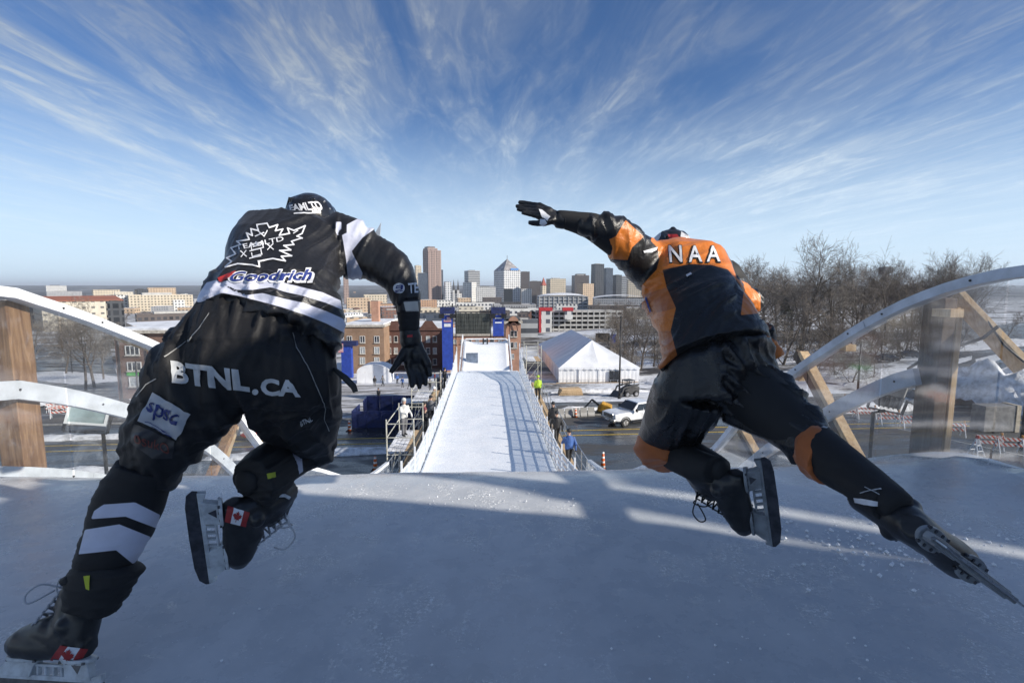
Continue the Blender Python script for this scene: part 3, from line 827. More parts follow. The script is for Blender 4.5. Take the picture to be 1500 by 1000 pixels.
# mid-left downtown fringe
for a in ((505, 508, 540, 437, 900, 'tan', 'tan block under the raised sleeve'), (530, 533, 566, 432, 1050, 'cream', 'cream hospital block beneath the black sleeve'),
          (517, 519, 527, 452, 700, 'brick', 'small dark brick block among tan buildings'), (548, 552, 583, 446, 760, 'orange', 'orange block with a dark arched roof behind the elbow'),
          (556, 560, 592, 455, 560, 'brick', 'maroon block with close window rows behind the sleeve'), (538, 542, 560, 442, 820, 'orange', 'small sunlit orange block in the fringe of downtown'),
          (609, 612, 640, 440, 850, 'orange', 'low orange brick block right of the sleeve'), (628, 632, 666, 441, 900, 'white', 'low pale block below the tall brown tower'),
          (505, 507, 530, 455, 640, 'beige', 'low pale flat block left of the sleeve'), (575, 578, 610, 463, 430, 'grey', 'low grey hall with snow on the roof behind the forearm'),
          (612, 614, 650, 460, 420, 'navy', 'long dark low building behind the glove'), (665, 668, 725, 444, 780, 'white', 'white low terrace at the foot of downtown'),
          (670, 672, 708, 450, 560, 'beige', 'pale low block above the screen'), (718, 721, 786, 448, 700, 'grey', 'grey flat roofed block right of the screen towers'),
          (756, 758, 789, 459, 420, 'dkbrown', 'dark low building left of the car park'), (772, 774, 789, 458, 380, 'brick', 'small brown brick annex beside the car park'),
          (505, 508, 547, 467, 330, 'tan', 'low tan shop row above the tan brick block'), (598, 601, 646, 452, 620, 'cream', 'cream flat block behind the elbow guard'), (640, 643, 701, 450, 650, 'grey', 'grey slab terrace over the banner tower'),
          (700, 703, 747, 456, 470, 'dkbrown', 'dark flat block right above the video wall'), (733, 736, 791, 453, 540, 'white', 'white low block above the brick gate tower'), (588, 590, 624, 471, 300, 'grey', 'grey shed roof right behind the warehouse'),
          (742, 745, 788, 470, 290, 'greyb', 'grey banded hall left of the red stair tower'), (858, 862, 935, 448, 620, 'dkbrown', 'dark long block behind the car park trees'), (668, 671, 690, 437, 1000, 'tan', 'tan block at the foot of the white slab'), (705, 708, 735, 436, 1000, 'dkbrown', 'dark block at the foot of the pyramid tower'), (812, 815, 846, 446, 760, 'white', 'white terrace in front of the convention hall')):
    T(a[0], a[1], a[2], a[3], a[4], F_[a[5]], a[6], name='city_building')
# left far side: museum, hospital, campus blocks
r, lx, ly, h = T(58, 60, 156, 442, 400, F_['beige'], 'long beige stone museum with a red tiled roof', name='museum', depth=45, parts=False, rot=.12)
MB().prism([(-lx / 2 - 1, -ly / 2 - 1, h), (lx / 2 + 1, -ly / 2 - 1, h), (lx / 2 + 1, ly * .1, h + 3.4), (-lx / 2 - 1, ly * .1, h + 3.4)], (0, 0, .6)).obj('roof', mat('red_roof', (.33, .12, .07), .75), r)
for i in range(5):
    x = lx * (-.12 + i * .1)
    MB().box2(x - 1.1, x + 1.1, -ly / 2 - .15, -ly / 2 + .3, 5.4, 8.2).obj('window', M_GLASSDK, r)
T(154, 157, 176, 443, 400, F_['dark'], 'dark glass wing at the end of the beige museum', name='museum_wing')
T(24, 28, 54, 440, 430, F_['navy'], 'blue glass wing seen through the left barrier', name='museum_wing')
for a in ((66, 68, 108, 427, 1500, 'grey', 'glassy campus building left of the hospital'), (133, 136, 168, 425, 1300, 'cream', 'cream hospital tower on the left skyline'),
          (150, 153, 186, 433, 1000, 'white', 'white stepped building left of the dark glass block'), (166, 168, 190, 428, 1250, 'beige', 'beige flat block behind the white stepped building'),
          (197, 200, 214, 424, 1200, 'dark', 'dark glass block beside the white hospital'), (213, 216, 251, 422, 1250, 'tan', 'pale hospital slab on the left horizon'),
          (185, 188, 269, 435, 1000, 'cream', 'long cream building with dark red roofs'), (66, 67, 90, 419, 3600, 'white', 'white block far off on the left horizon'),
          (252, 254, 268, 440, 950, 'white', 'white end pavilion of the long cream building')):
    T(a[0], a[1], a[2], a[3], a[4], F_[a[5]], a[6], name='campus_building')
T(196, 200, 300, 462, 330, F_['dkbrown'], 'low brown shed with a hipped roof behind the conifers', name='shed', depth=20)
T(185, 195, 300, 477, 170, F_['tan'], 'flat building with a white snow roof above the brown brick house', name='flat_building', depth=22, parts=False)

# generic low-rise city between the landmarks
rnd = random.Random(5)
gm = ('cream', 'tan', 'white', 'brick', 'grey', 'beige', 'orange')
n = 0
for i in range(150):
    d = rnd.choice([rnd.uniform(520, 1000), rnd.uniform(1000, 2200), rnd.uniform(2200, 4200)])
    px = rnd.uniform(-60, 1120)
    p = P(px, 450, d)
    if 640 < px < 900 and d < 1300: continue
    g0 = gz(p.x, p.y)
    w, l, hh = rnd.uniform(12, 40), rnd.uniform(12, 30), rnd.uniform(5, 14)
    k = MB().box((0, 0, hh / 2), (w, l, hh))
    mk = rnd.choice(gm); o = k.obj('low_building', F_[mk]); o.location = (p.x, p.y, g0 - .5); o.rotation_euler = (0, 0, rnd.uniform(0, 1.5))
    tag(o, 'small %s flat roofed building in the %s low rise city' % ({'brick': 'dark brick', 'orange': 'orange brick'}.get(mk, mk), 'nearer' if d < 1000 else 'farther' if d < 2200 else 'farthest'), 'building', '%s low rise buildings' % mk)
    n += 1

# ---------------- brick helper: wall rectangle with real window openings is approximated by proud frames and recessed panes
def brick_mat(name, c1, c2, mortar, s=1.):
    t = NT(name)
    co, nr = t.coord(), t.coord('Normal')
    sp, sn = t.node('ShaderNodeSeparateXYZ'), t.node('ShaderNodeSeparateXYZ'); t.l.new(co, sp.inputs[0]); t.l.new(nr, sn.inputs[0])
    isx = t.math('GREATER_THAN', t.math('ABSOLUTE', sn.outputs[0]), .6)
    u = t.math('ADD', t.math('MULTIPLY', sp.outputs[1], isx), t.math('MULTIPLY', sp.outputs[0], t.math('SUBTRACT', 1, isx)))
    cv = t.node('ShaderNodeCombineXYZ'); t.l.new(u, cv.inputs[0]); t.l.new(sp.outputs[2], cv.inputs[1])
    b = t.node('ShaderNodeTexBrick'); t.l.new(cv.outputs[0], b.inputs[0])
    b.inputs['Color1'].default_value = (*c1, 1); b.inputs['Color2'].default_value = (*c2, 1); b.inputs['Mortar'].default_value = (*mortar, 1)
    b.inputs['Scale'].default_value = 1; b.inputs['Brick Width'].default_value = .42 * s; b.inputs['Row Height'].default_value = .16 * s; b.inputs['Mortar Size'].default_value = .018 * s
    n = t.noise(.5, 6, .65)
    t.set(col=t.mix(t.rng(n, .35, .7, 0, .45), b.outputs[0], tuple(k * .45 for k in c1)), rough=.85, spec=.25)
    return t.m
M_BRICKBROWN = brick_mat('brown_brick', (.24, .135, .10), (.17, .095, .075), (.25, .20, .17))
M_BRICKTAN = brick_mat('tan_brick', (.34, .21, .135), (.27, .165, .105), (.33, .26, .2))
M_BRICKRED = brick_mat('maroon_brick', (.15, .07, .055), (.11, .055, .045), (.15, .10, .085))
M_BRICKORANGE = brick_mat('orange_brick', (.50, .27, .185), (.42, .22, .15), (.46, .32, .24))
M_STONETRIM = mat('stone_trim', (.50, .46, .40), .8)
M_PANE = mat('window_pane', (.05, .06, .075), .08, var=.5, scale=.8, spec=.6)
M_BLIND = mat('pale_blind', (.42, .45, .46), .3, var=.2)
def window(root, x0, x1, z0, z1, y, cols=1, m=M_PANE, sill=True, axis='y', nrm=-1, rows_=2):
    """sash window on the plane y (or x) with frame, sill and panes; nrm is the outward sign"""
    def bx(k, a0, a1, d0, d1, c0, c1):
        if axis == 'y': k.box2(a0, a1, y + min(d0 * nrm, d1 * nrm), y + max(d0 * nrm, d1 * nrm), c0, c1)
        else: k.box2(y + min(d0 * nrm, d1 * nrm), y + max(d0 * nrm, d1 * nrm), a0, a1, c0, c1)
    w = MB(); fw = min(.12, (x1 - x0) * .09)
    bx(w, x0, x1, .01, .09, z0, z0 + fw); bx(w, x0, x1, .01, .09, z1 - fw, z1)
    for i in range(cols + 1):
        xc = x0 + fw / 2 + (x1 - x0 - fw) * i / cols
        bx(w, xc - fw / 2, xc + fw / 2, .012, .092, z0 + fw, z1 - fw)
    o = w.obj('window', M_WFRAME, root)
    for i in range(cols):
        a0, a1 = x0 + fw + (x1 - x0 - fw) * i / cols, x0 + (x1 - x0 - fw) * (i + 1) / cols
        for j in range(rows_):
            c0, c1 = z0 + fw + (z1 - z0 - 2 * fw) * j / rows_, z0 + fw + (z1 - z0 - 2 * fw) * (j + 1) / rows_
            k = MB(); bx(k, a0, a1, .012, .03, c0 + .03, c1 - .03 if j == rows_ - 1 else c1); k.obj('pane', m, o)
    if sill:
        k = MB(); bx(k, x0 - .1, x1 + .1, .0, .2, z0 - .16, z0 - .01); k.obj('sill', M_STONETRIM, o)
    return o
# brown brick house on the left, 80 m away
Y0 = 80.0
def hx(px, py, Y=Y0): q = PY(px, py, Y); return q.x, q.z
xl = hx(170, 530)[0]; xr = hx(330, 530)[0]; zt = hx(185, 488)[1]; zb = gz(xl, Y0) - 1
bh = thing('brick_house', 'brown brick house with white windows and a green sign at the left', 'house', (xl, Y0, zb))
MB().box2(xl, xr, Y0, Y0 + 22, zb, zt).obj('wall', M_BRICKBROWN, bh)
MB().box2(xl - .5, xr + .3, Y0 - .5, Y0 + 22.3, zt, zt + .45).obj('cornice', M_STONETRIM, bh)
MB().box2(xl - .1, xr, Y0 + .1, Y0 + 21.8, zt + .45, zt + .75).obj('roof', M_ROOFSNOW, bh)
for (a, b, c_, d, cols, m) in ((183, 506, 205, 520, 3, M_PANE), (186, 530, 208, 543, 3, M_PANE), (189, 552, 211, 566, 2, M_BLIND), (219, 508, 236, 518, 2, M_PANE), (221, 528, 238, 538, 2, M_PANE), (223, 552, 240, 564, 2, M_PANE)):
    (x0, z1_), (x1, z0_) = hx(a, b), hx(c_, d)
    window(bh, x0, x1, z0_, z1_, Y0, cols, m)
(x0, z1_), (x1, z0_) = hx(186, 544), hx(212, 550)
MB().box2(x0, x1, Y0 - .12, Y0 - .01, z0_, z1_).obj('sign', mat('green_sign', (.10, .48, .08), .5), bh)
for yy_ in (3, 8.5, 14):
    for zz_ in (2.6, 5.6, 8.4): window(bh, Y0 + yy_, Y0 + yy_ + 1.6, zb + zz_, zb + zz_ + 1.6, xl, 1, M_PANE, axis='x')
for px in (176, 216): x = hx(px, 530)[0]; MB().tube([(x, Y0 - .12, zb), (x, Y0 - .12, zt)], .08, 6).obj('downpipe', M_BLACKMETAL, bh)
# tan brick block and maroon gabled block behind the arm, 125 m away
def block(px0, px1, ytop, ybase_px, Y, depth, m, label, wins, name='brick_block', roof=M_ROOFSNOW, cat='building', gable=None, wcols=1, rz=0):
    x0, zt = hx(px0, ytop, Y); x1 = hx(px1, ytop, Y)[0]; zb = min(gz(x0, Y), hx(px0, ybase_px, Y)[1]) - 1
    r = thing(name, label, cat, (x0, Y, zb))
    MB().box2(x0, x1, Y, Y + depth, zb, zt).obj('wall', m, r)
    MB().box2(x0 - .3, x1 + .3, Y - .3, Y + depth + .3, zt, zt + .5).obj('cornice', M_STONETRIM if m is not M_BRICKRED else m, r)
    MB().box2(x0 + .05, x1 - .05, Y + .2, Y + depth - .2, zt + .5, zt + .85).obj('roof', roof, r)
    for (a, b, c_, d) in wins:
        (xa, z1_), (xb, z0_) = hx(a, b, Y), hx(c_, d, Y)
        window(r, xa, xb, z0_, z1_, Y, wcols, M_BLIND if (a * 7 + b) % 3 < 1 else M_PANE)
    return r, x0, x1, zb, zt
tan_w = [(a, y, a + 8, y + 10) for y in (492, 508, 523) for a in (508, 527, 548)]
r, x0, x1, zb, zt = block(503, 562, 479, 541, 125, 20, M_BRICKTAN, 'tan brick block with a snowy flat roof left of the glove', tan_w, wcols=2)
MB().box2(x0 + 5.2, x0 + 7.0, 132, 134, zt, zt + 6).obj('chimney', M_BRICKORANGE, r)
red_w = [(a, y, a + 6, y + 9) for y in (492, 509, 525) for a in (567, 577, 588, 600, 612, 624, 634)]
r, x0, x1, zb, zt = block(563, 650, 484, 538, 132, 24, M_BRICKRED, 'dark maroon brick warehouse with stepped gables behind the glove', red_w, name='warehouse')
for a, b in ((566, 590), (612, 644)):
    (xa, _), (xb, _) = hx(a, 480, 132), hx(b, 480, 132); xm = (xa + xb) / 2
    MB().prism([(xa, 131.9, zt), (xb, 131.9, zt), (xb - 1, 131.9, zt + 1.2), (xm + .9, 131.9, zt + 2.4), (xm - .9, 131.9, zt + 2.4), (xa + 1, 131.9, zt + 1.2)], (0, .5, 0)).obj('gable', M_BRICKRED, r)
xa = hx(640, 480, 132)[0]
MB().box2(x1, x1 + 1.6, 131.6, 150, zb, zt + .4).obj('end_wall', M_BRICKORANGE, r)
for zz_ in (zt - 3, zt - 7): window(r, 134, 136, zz_, zz_ + 1.9, x1 + 1.6, 1, axis='x', nrm=1)
# orange brick hall behind the screen and the arched brick tower right of the track
r, x0, x1, zb, zt = block(654, 742, 492, 520, 118, 14, M_BRICKORANGE, 'low orange brick hall behind the dark screen', [(a, 497, a + 5, 503) for a in range(664, 736, 11)], name='brick_hall')
r, x0, x1, zb, zt = block(741, 763, 474, 532, 96, 12, M_BRICKORANGE, 'orange brick gate tower with an arched gable right of the track', [(748, 484, 752, 493), (753.5, 484, 757.5, 493), (748, 501, 752, 509.5), (753.5, 501, 757.5, 509.5), (748, 518, 753, 525)], name='brick_tower', cat='tower', roof=M_ROOFDARK)
arc = [(x0, 95.7, zt), (x1, 95.7, zt)] + [((x0 + x1) / 2 + (x1 - x0) * .34 * math.cos(t_), 95.7, zt + .25 + (1.15 * math.sin(t_))) for t_ in [math.pi * i / 10 for i in range(11)]]
MB().prism(arc, (0, .7, 0)).obj('gable', M_BRICKORANGE, r)
MB().tube([((x0 + x1) / 2 + (x1 - x0) * .28 * math.cos(t_), 95.62, zt - 1.4 + 1.6 * math.sin(t_)) for t_ in [math.pi * i / 12 for i in range(13)]], .1, 5).obj('arch_moulding', M_BRICKRED, r)
# parking ramp with open decks and red stair towers
Y0 = 333.0
gx0, gzt = hx(785, 457, Y0); gx1 = hx(912, 457, Y0)[0]; gzb = hx(785, 490, Y0)[1]
pr_ = thing('parking_ramp', 'open deck parking ramp with red and white stair towers', 'car park', (gx0, Y0, gzb))
nf = 5; fh = (gzt - gzb) / nf
for i in range(nf + 1):
    z = gzb + i * fh
    MB().box2(gx0, gx1, Y0, Y0 + 34, z - .25, z).obj('deck', M_CONC, pr_)
    MB().box2(gx0, gx1, Y0 - .35, Y0 - .05, z - .3, z + 1.05).obj('parapet', M_CONC, pr_)
MB().box2(gx0, gx1, Y0 + 33, Y0 + 34, gzb - 4, gzt).obj('back_wall', M_ROOFDARK, pr_)
nc = 15
for i in range(nc + 1):
    x = gx0 + (gx1 - gx0) * i / nc
    MB().box2(x - .35, x + .35, Y0 - .45, Y0 + .2, gzb - 4, gzt + 1.0).obj('column', M_CONC, pr_)
MB().box2(gx0, gx1 + 1, Y0 - .5, Y0 - .46, gzb - 4, gzb - .3).obj('base_wall', mat('cream_wall', (.58, .50, .36), .8), pr_)
M_REDPANEL = mat('red_panel', (.50, .03, .035), .5)
for a, b, tp in ((789, 807, 452), (823, 837, 452)):
    xa, xb = hx(a, 470, Y0)[0], hx(b, 470, Y0)[0]; zt_ = hx(a, tp, Y0)[1]
    st = MB().box2(xa + 1.2, xb, Y0 - 5, Y0 - .6, gzb - 4 if a < 800 else gzb + 10, zt_ - 1.2).obj('stair_tower', F_['white'], pr_)
    MB().box2(xa - .2, xb + .3, Y0 - 5.4, Y0 - .4, zt_ - 1.2, zt_ + .9).obj('red_cap', M_REDPANEL, st)
    if a < 800: MB().box2(xa - .2, xa + 1.15, Y0 - 5.3, Y0 - .6, gzb - 4, zt_ - 1.2).obj('red_fin', M_REDPANEL, st)
# ================================================================== fused (voxel-remeshed) surfaces
def fuse(mb, voxel, iters=3, name='fused', mat_=None):
    """one continuous surface from overlapping closed shapes"""
    me = bpy.data.meshes.new('tmp'); me.from_pydata(mb.v, [], mb.f); me.update()
    bm = bmesh.new(); bm.from_mesh(me); bmesh.ops.recalc_face_normals(bm, faces=bm.faces); bm.to_mesh(me); bm.free()
    o = bpy.data.objects.new('tmp', me); COL.objects.link(o)
    r = o.modifiers.new('r', 'REMESH'); r.mode = 'VOXEL'; r.voxel_size = voxel; r.use_smooth_shade = True
    if iters:
        s = o.modifiers.new('s', 'SMOOTH'); s.factor = .5; s.iterations = iters
    dg = bpy.context.evaluated_depsgraph_get()
    out = bpy.data.meshes.new_from_object(o.evaluated_get(dg))
    bpy.data.objects.remove(o); bpy.data.meshes.remove(me)
    out.name = name
    out.materials.clear()
    if mat_: out.materials.append(mat_)
    out.polygons.foreach_set('use_smooth', [True] * len(out.polygons))
    return out

# ================================================================== fences along the track
t = NT('hazy_fence_panel')
tr = t.node('ShaderNodeBsdfTransparent'); tr.inputs[0].default_value = (.86, .90, .94, 1)
df = t.node('ShaderNodeBsdfDiffuse'); df.inputs[0].default_value = (.66, .72, .80, 1)
mx_ = t.node('ShaderNodeMixShader'); t.l.new(t.rng(t.noise(1.2, 6, .7), .3, .75, .42, .68), mx_.inputs[0]); t.l.new(tr.outputs[0], mx_.inputs[1]); t.l.new(df.outputs[0], mx_.inputs[2]); t.l.new(mx_.outputs[0], t.out.inputs[0])
M_FENCEPANEL = t.m
def track_fence(side, htab, label, y0, y1, step=1.22):
    f = thing('track_fence', label, 'fence', (side * 2.9, y0, prof(y0)))
    y = y0; prev = None; i = 0
    while y <= y1:
        x = side * (hw(y) + .06); z = prof(y); h = interp(htab, y)
        MB().box2(x - .03, x + .03, y - .03, y + .03, z - .3, z + h + (.42 if i % 2 else .10)).obj('post', M_CAP, f)
        if prev:
            px_, py_, pz_, ph = prev
            MB().add([(px_, py_ + .04, pz_ + .02), (x, y - .04, z + .02), (x, y - .04, z + h), (px_, py_ + .04, pz_ + ph)], [(0, 1, 2, 3)]).obj('panel', M_FENCEPANEL, f)
            for k, (fr_, w) in enumerate(((1.0, .07), (.78, .035), (.56, .045), (.34, .035), (.06, .1))):
                MB().bar((px_ + side * .035, py_, pz_ + ph * fr_), (x + side * .035, y, z + h * fr_), .04, w).obj('rail', M_CAP, f)
        prev = (x, y, z, h); y += step; i += 1
    return f
track_fence(1, [(9, 1.3), (15, 1.12), (40, 1.2), (44, 1.9), (47, 2.6)], 'clear panel fence with white rails along the right of the track', 11, 47.5)
track_fence(-1, [(9, 1.3), (15, 1.1), (40, 1.15), (44, 1.7), (47, 2.3)], 'clear panel fence with white rails along the left of the track', 11, 47.5)
# walkways and pipe railings outside the fences
def walkway(side, y0, y1, label, rail=True):
    w = thing('walkway', label, 'walkway', (side * 3.6, y0, prof(y0) - .4))
    y = y0
    while y < y1:
        z = prof(y) - .35; x0 = side * (hw(y) + .22); x1 = side * (hw(y) + 1.2)
        MB().box2(min(x0, x1), max(x0, x1), y + .005, y + .275, z - .04, z).obj('plank', M_PINE, w)
        y += .285
    if rail:
        ys_ = [y0 + i * 1.6 for i in range(int((y1 - y0) / 1.6) + 1)]
        pts = [Vector((side * (hw(q) + 1.22), q, prof(q) - .35)) for q in ys_]
        for p in pts: MB().tube([p - Vector((0, 0, .5)), p + Vector((0, 0, 1.1))], .024, 6).obj('post', M_STEEL, w)
        for a, b in zip(pts, pts[1:]):
            for h in (.15, .6, 1.1): MB().tube([a + Vector((0, 0, h)), b + Vector((0, 0, h))], .022, 6).obj('rail', M_STEEL, w)
    return w
walkway(1, 15, 44, 'plank walkway with steel pipe railing right of the track')
walkway(-1, 16, 44, 'plank walkway with steel pipe railing left of the track')
# scaffold camera tower on the left of the track
def scaffold_tower(x0, x1, y0, y1, zf, label):
    s = thing('scaffold_tower', label, 'scaffold', ((x0 + x1) / 2, y0, gz(x0, y0)))
    M = mat('white_scaffold_tube', (.60, .58, .50), .5, .2)
    for x in (x0, x1):
        for y in (y0, y1): MB().tube([(x, y, gz(x, y)), (x, y, zf + 1.35)], .03, 6).obj('upright', M, s)
    for h in (.55, 1.15):
        for (a, b) in (((x0, y0), (x1, y0)), ((x0, y0), (x0, y1)), ((x0, y1), (x1, y1))): MB().tube([(*a, zf + h), (*b, zf + h)], .025, 6).obj('guard_rail', M, s)
    for i in range(6):
        a = x0 + (x1 - x0) * i / 6
        MB().box2(a + .01, a + (x1 - x0) / 6 - .01, y0, y1, zf - .05, zf).obj('plank', M_SNOW if i < 4 else M_PINE, s)
    zz_ = zf - .2
    k = 0
    while zz_ > gz(x0, y0) + 1.5:
        for (a, b) in (((x0, y0), (x1, y0)), ((x0, y1), (x1, y1)), ((x0, y0), (x0, y1))):
            MB().tube([(*a, zz_), (*b, zz_)], .022, 6).obj('ledger', M, s)
            MB().tube([(*(a if k % 2 else b), zz_), (*(b if k % 2 else a), zz_ - 1.7)], .02, 6).obj('diagonal_brace', M, s)
        zz_ -= 1.7; k += 1
scaffold_tower(-4.35, -3.2, 21.5, 24.6, -5.75, 'pale tubular scaffold platform with snowy planks left of the track')
scaffold_tower(-4.7, -3.2, 31, 34, -5.7, 'second scaffold stand further down the left side')
scaffold_tower(3.3, 4.6, 44, 47, -5.2, 'scaffold stair frame where the right fence ends')
# far roller of the track: ice rising to a crest with two dark gate posts
rows = []
for j in range(15):
    v = j / 14; y = 57 + 8 * v; z = -8.7 + (3.15 * (v ** .9) if v < .8 else 3.15 * .8 ** .9 + (v - .8) * .5)
    rows.append([(-2.75 + 5.5 * i / 16 - .3, y, z + .3 * abs(i / 8 - 1) ** 4) for i in range(17)])
ice_sheet('ice_roller', rows, M_ICE2, 'short ice ramp rising to a crest at the far end of the track')
rl = thing('roller_rim', 'white rounded board rim framing the far ice ramp', 'barrier', (-.3, 60, -8.7))
for s_ in (-1, 1):
    pts = [(-.3 + s_ * 2.95, 57, -8.2)] + [(-.3 + s_ * 2.95, 57 + k, -8.5 + .39 * k) for k in range(1, 7)] + [(-.3 + s_ * 2.9, 64.6, -5.2)]
    for a, b in zip(pts, pts[1:]): MB().bar(a, b, .12, 1.0).obj('board', M_CAP, rl)
    MB().tube([(-.3 + s_ * 2.9, 65, -6.2), (-.3 + s_ * 2.85, 65, -5.6), (-.3 + s_ * 2.5, 65, -5.42), (-.3, 65, -5.4)], .1, 6).obj('rim', M_CAP, rl)
for x in (-.62, -.12):
    tag(MB().box2(x - .09, x + .09, 63.5, 63.65, -6.5, -5.2).obj('gate_post', M_BLACKMETAL), 'left dark gate post on the far ice ramp' if x < -.3 else 'right dark gate post on the far ice ramp', 'post')
tag(MB().box2(-2.6, -1.2, 58.9, 59.02, -8.2, -6.4).obj('shade_sheet', mat('blue_grey_shade', (.16, .20, .27), .5)), 'blue grey sheet standing in for shade on the left of the far ice ramp', 'panel')  # upright sheet coloured for the blue grey shade on the ramp

# ================================================================== screen, banner towers
M_BLUE = mat('royal_blue_banner', (.02, .06, .36), .65, var=.12, scale=1.5, bump=.2, bscale=2, bdist=.05)
M_NAVY = mat('navy_drape', (.012, .022, .10), .7, var=.25, scale=2, bump=.4, bscale=2.5, bdist=.06)
M_RED = mat('flag_red', (.50, .03, .04), .6)
M_WHITE = mat('white_cloth', (.74, .75, .78), .7, var=.08)
YS = 90.0
def rect(k, px0, py0, px1, py1, Y, t=.06):
    a, b = PY(px0, py0, Y), PY(px1, py1, Y); return k.box2(a.x, b.x, Y - t, Y, b.z, a.z)
def us_flag(root, px0, py0, px1, py1, Y):
    a, b = PY(px0, py0, Y), PY(px1, py1, Y); w, h = b.x - a.x, a.z - b.z
    f = MB().box2(a.x, b.x, Y - .02, Y, b.z, a.z).obj('flag', M_WHITE, root)
    for i in range(7): MB().box2(a.x, b.x, Y - .03, Y - .021, b.z + h * (2 * i) / 13, b.z + h * (2 * i + 1) / 13).obj('stripe', M_RED, f)
    MB().box2(a.x, a.x + w * .42, Y - .04, Y - .031, b.z + h * 6 / 13, a.z).obj('canton', M_BLUE, f)
def banner_tower(px0, px1, py0, py1, label, flag):
    a, b = PY(px0, py0, YS), PY(px1, py1, YS); zg = gz(a.x, YS)
    r = thing('banner_tower', label, 'banner', (a.x, YS, zg))
    for x in (a.x + .1, b.x - .1):
        for y in (YS + .3, YS + 1.9):
            MB().tube([(x, y, zg), (x, y, a.z + .8)], .06, 5).obj('truss_leg', M_BLACKMETAL, r)
    z = zg + .5; i = 0
    while z < a.z:
        MB().tube([(a.x + .1, YS + .3, z), (b.x - .1, YS + .3, z + 1.4)][::(1 if i % 2 else -1)], .035, 4).obj('truss_brace', M_BLACKMETAL, r); z += 1.4; i += 1
    MB().box2(a.x, b.x, YS - .05, YS, b.z, a.z - 1.1).obj('banner', M_BLUE, r)
    MB().box2(a.x - .3, b.x + .3, YS - .3, YS + 2, a.z - .9, a.z + .2).obj('speaker_box', M_NAVY, r)
    for s_ in (-1, 1): MB().box((a.x if s_ < 0 else b.x, YS - .1, a.z - 1.3), (.9, .8, .7)).obj('spotlight', M_BLACKMETAL, r)
    if flag:
        us_flag(r, px0 + 3, 464, px1 - 3, 471.5, YS - .06)
        rect(MB(), px0 + 3.5, 474, px1 - 3.5, 478.5, YS - .07, .02).obj('lettering_panel', M_WHITE, r)
    else:
        for q in (465, 471.5): rect(MB(), px0 + 3, q, px1 - 3, q + 1.8, YS - .07, .02).obj('lettering_line', M_WHITE, r)
banner_tower(647, 664, 452, 542, 'blue banner tower with a flag print left of the dark screen', True)
banner_tower(722, 738, 452, 492, 'blue banner tower with white lines right of the dark screen', False)
a, b = PY(668, 459, YS), PY(718, 489, YS)
sr = thing('video_screen', 'big dark video wall hung between the blue banner towers', 'screen', ((a.x + b.x) / 2, YS, gz(0, YS)))
nx_, nz_ = 8, 5
t = NT('screen_face')
n_ = t.noise(.8, 5, .6); st = t.noise(1, 3, .6, vec=t.mapped((9, 1, .3)))
t.set(col=t.mix(t.rng(st, .35, .65), (.022, .024, .022), (.085, .09, .08)), rough=.35)
for i in range(nx_):
    for j in range(nz_):
        w, h = (b.x - a.x) / nx_, (a.z - b.z) / nz_
        MB().box2(a.x + i * w + .02, a.x + (i + 1) * w - .02, YS + .1, YS + .3, b.z + j * h + .02, b.z + (j + 1) * h - .02).obj('screen_tile', t.m, sr)
MB().box2(a.x, b.x, YS + .32, YS + .42, b.z, a.z).obj('back_panel', M_BLACKMETAL, sr)
for x in (a.x - .1, b.x + .1): MB().tube([(x, YS + .6, gz(x, YS)), (x, YS + .6, a.z + .5)], .08, 6).obj('mast', M_BLACKMETAL, sr)
MB().bar((a.x - .3, YS + .5, a.z + .2), (b.x + .3, YS + .5, a.z + .2), .2).obj('header_truss', M_BLACKMETAL, sr)
# blue banner with flag left of the tan block, small screen right of the tent
a, b = PY(499, 500, 112), PY(515, 537, 112)
r = thing('banner_stand', 'blue banner box with black lights beside the left skater\'s hip', 'banner', (a.x, 112, gz(a.x, 112)))
MB().box2(a.x, b.x, 112, 113.5, gz(a.x, 112), a.z - 1).obj('banner', M_BLUE, r)
MB().box2(a.x - .2, b.x + 1.2, 111.8, 113.7, a.z - 1, a.z).obj('lamp_bar', M_NAVY, r)
a = PY(495, 518, 108); fl = thing('flag_on_pole', 'striped flag hanging on a pole beside the blue banner box', 'flag', (a.x - .3, 108, gz(a.x, 108)))
MB().tube([(a.x - .35, 108, gz(a.x, 108)), (a.x - .35, 108, a.z + 4)], .05, 6).obj('pole', M_STEEL, fl)
us_flag(fl, 495, 503, 503, 516, 108)
a, b = PY(873, 488, 150), PY(893, 500, 150)
r = thing('small_screen', 'small black screen beyond the tent roof', 'screen', (a.x, 150, gz(a.x, 150)))
MB().box2(a.x, b.x, 150, 150.6, b.z, a.z).obj('screen_face', M_BLACKMETAL, r)
for x in (a.x + .3, b.x - .3): MB().tube([(x, 150.3, gz(x, 150)), (x, 150.3, b.z)], .1, 5).obj('mast', M_BLACKMETAL, r)
a, b = PY(895, 489, 150), PY(902, 503, 150)
r = thing('banner_flag', 'upright blue banner beside the small black screen', 'banner', (a.x, 150, gz(a.x, 150)))
MB().box2(a.x, b.x, 150, 150.1, b.z, a.z).obj('banner', M_BLUE, r)
MB().tube([(a.x, 150.1, gz(a.x, 150)), (a.x, 150.1, a.z)], .08, 5).obj('mast', M_BLACKMETAL, r)

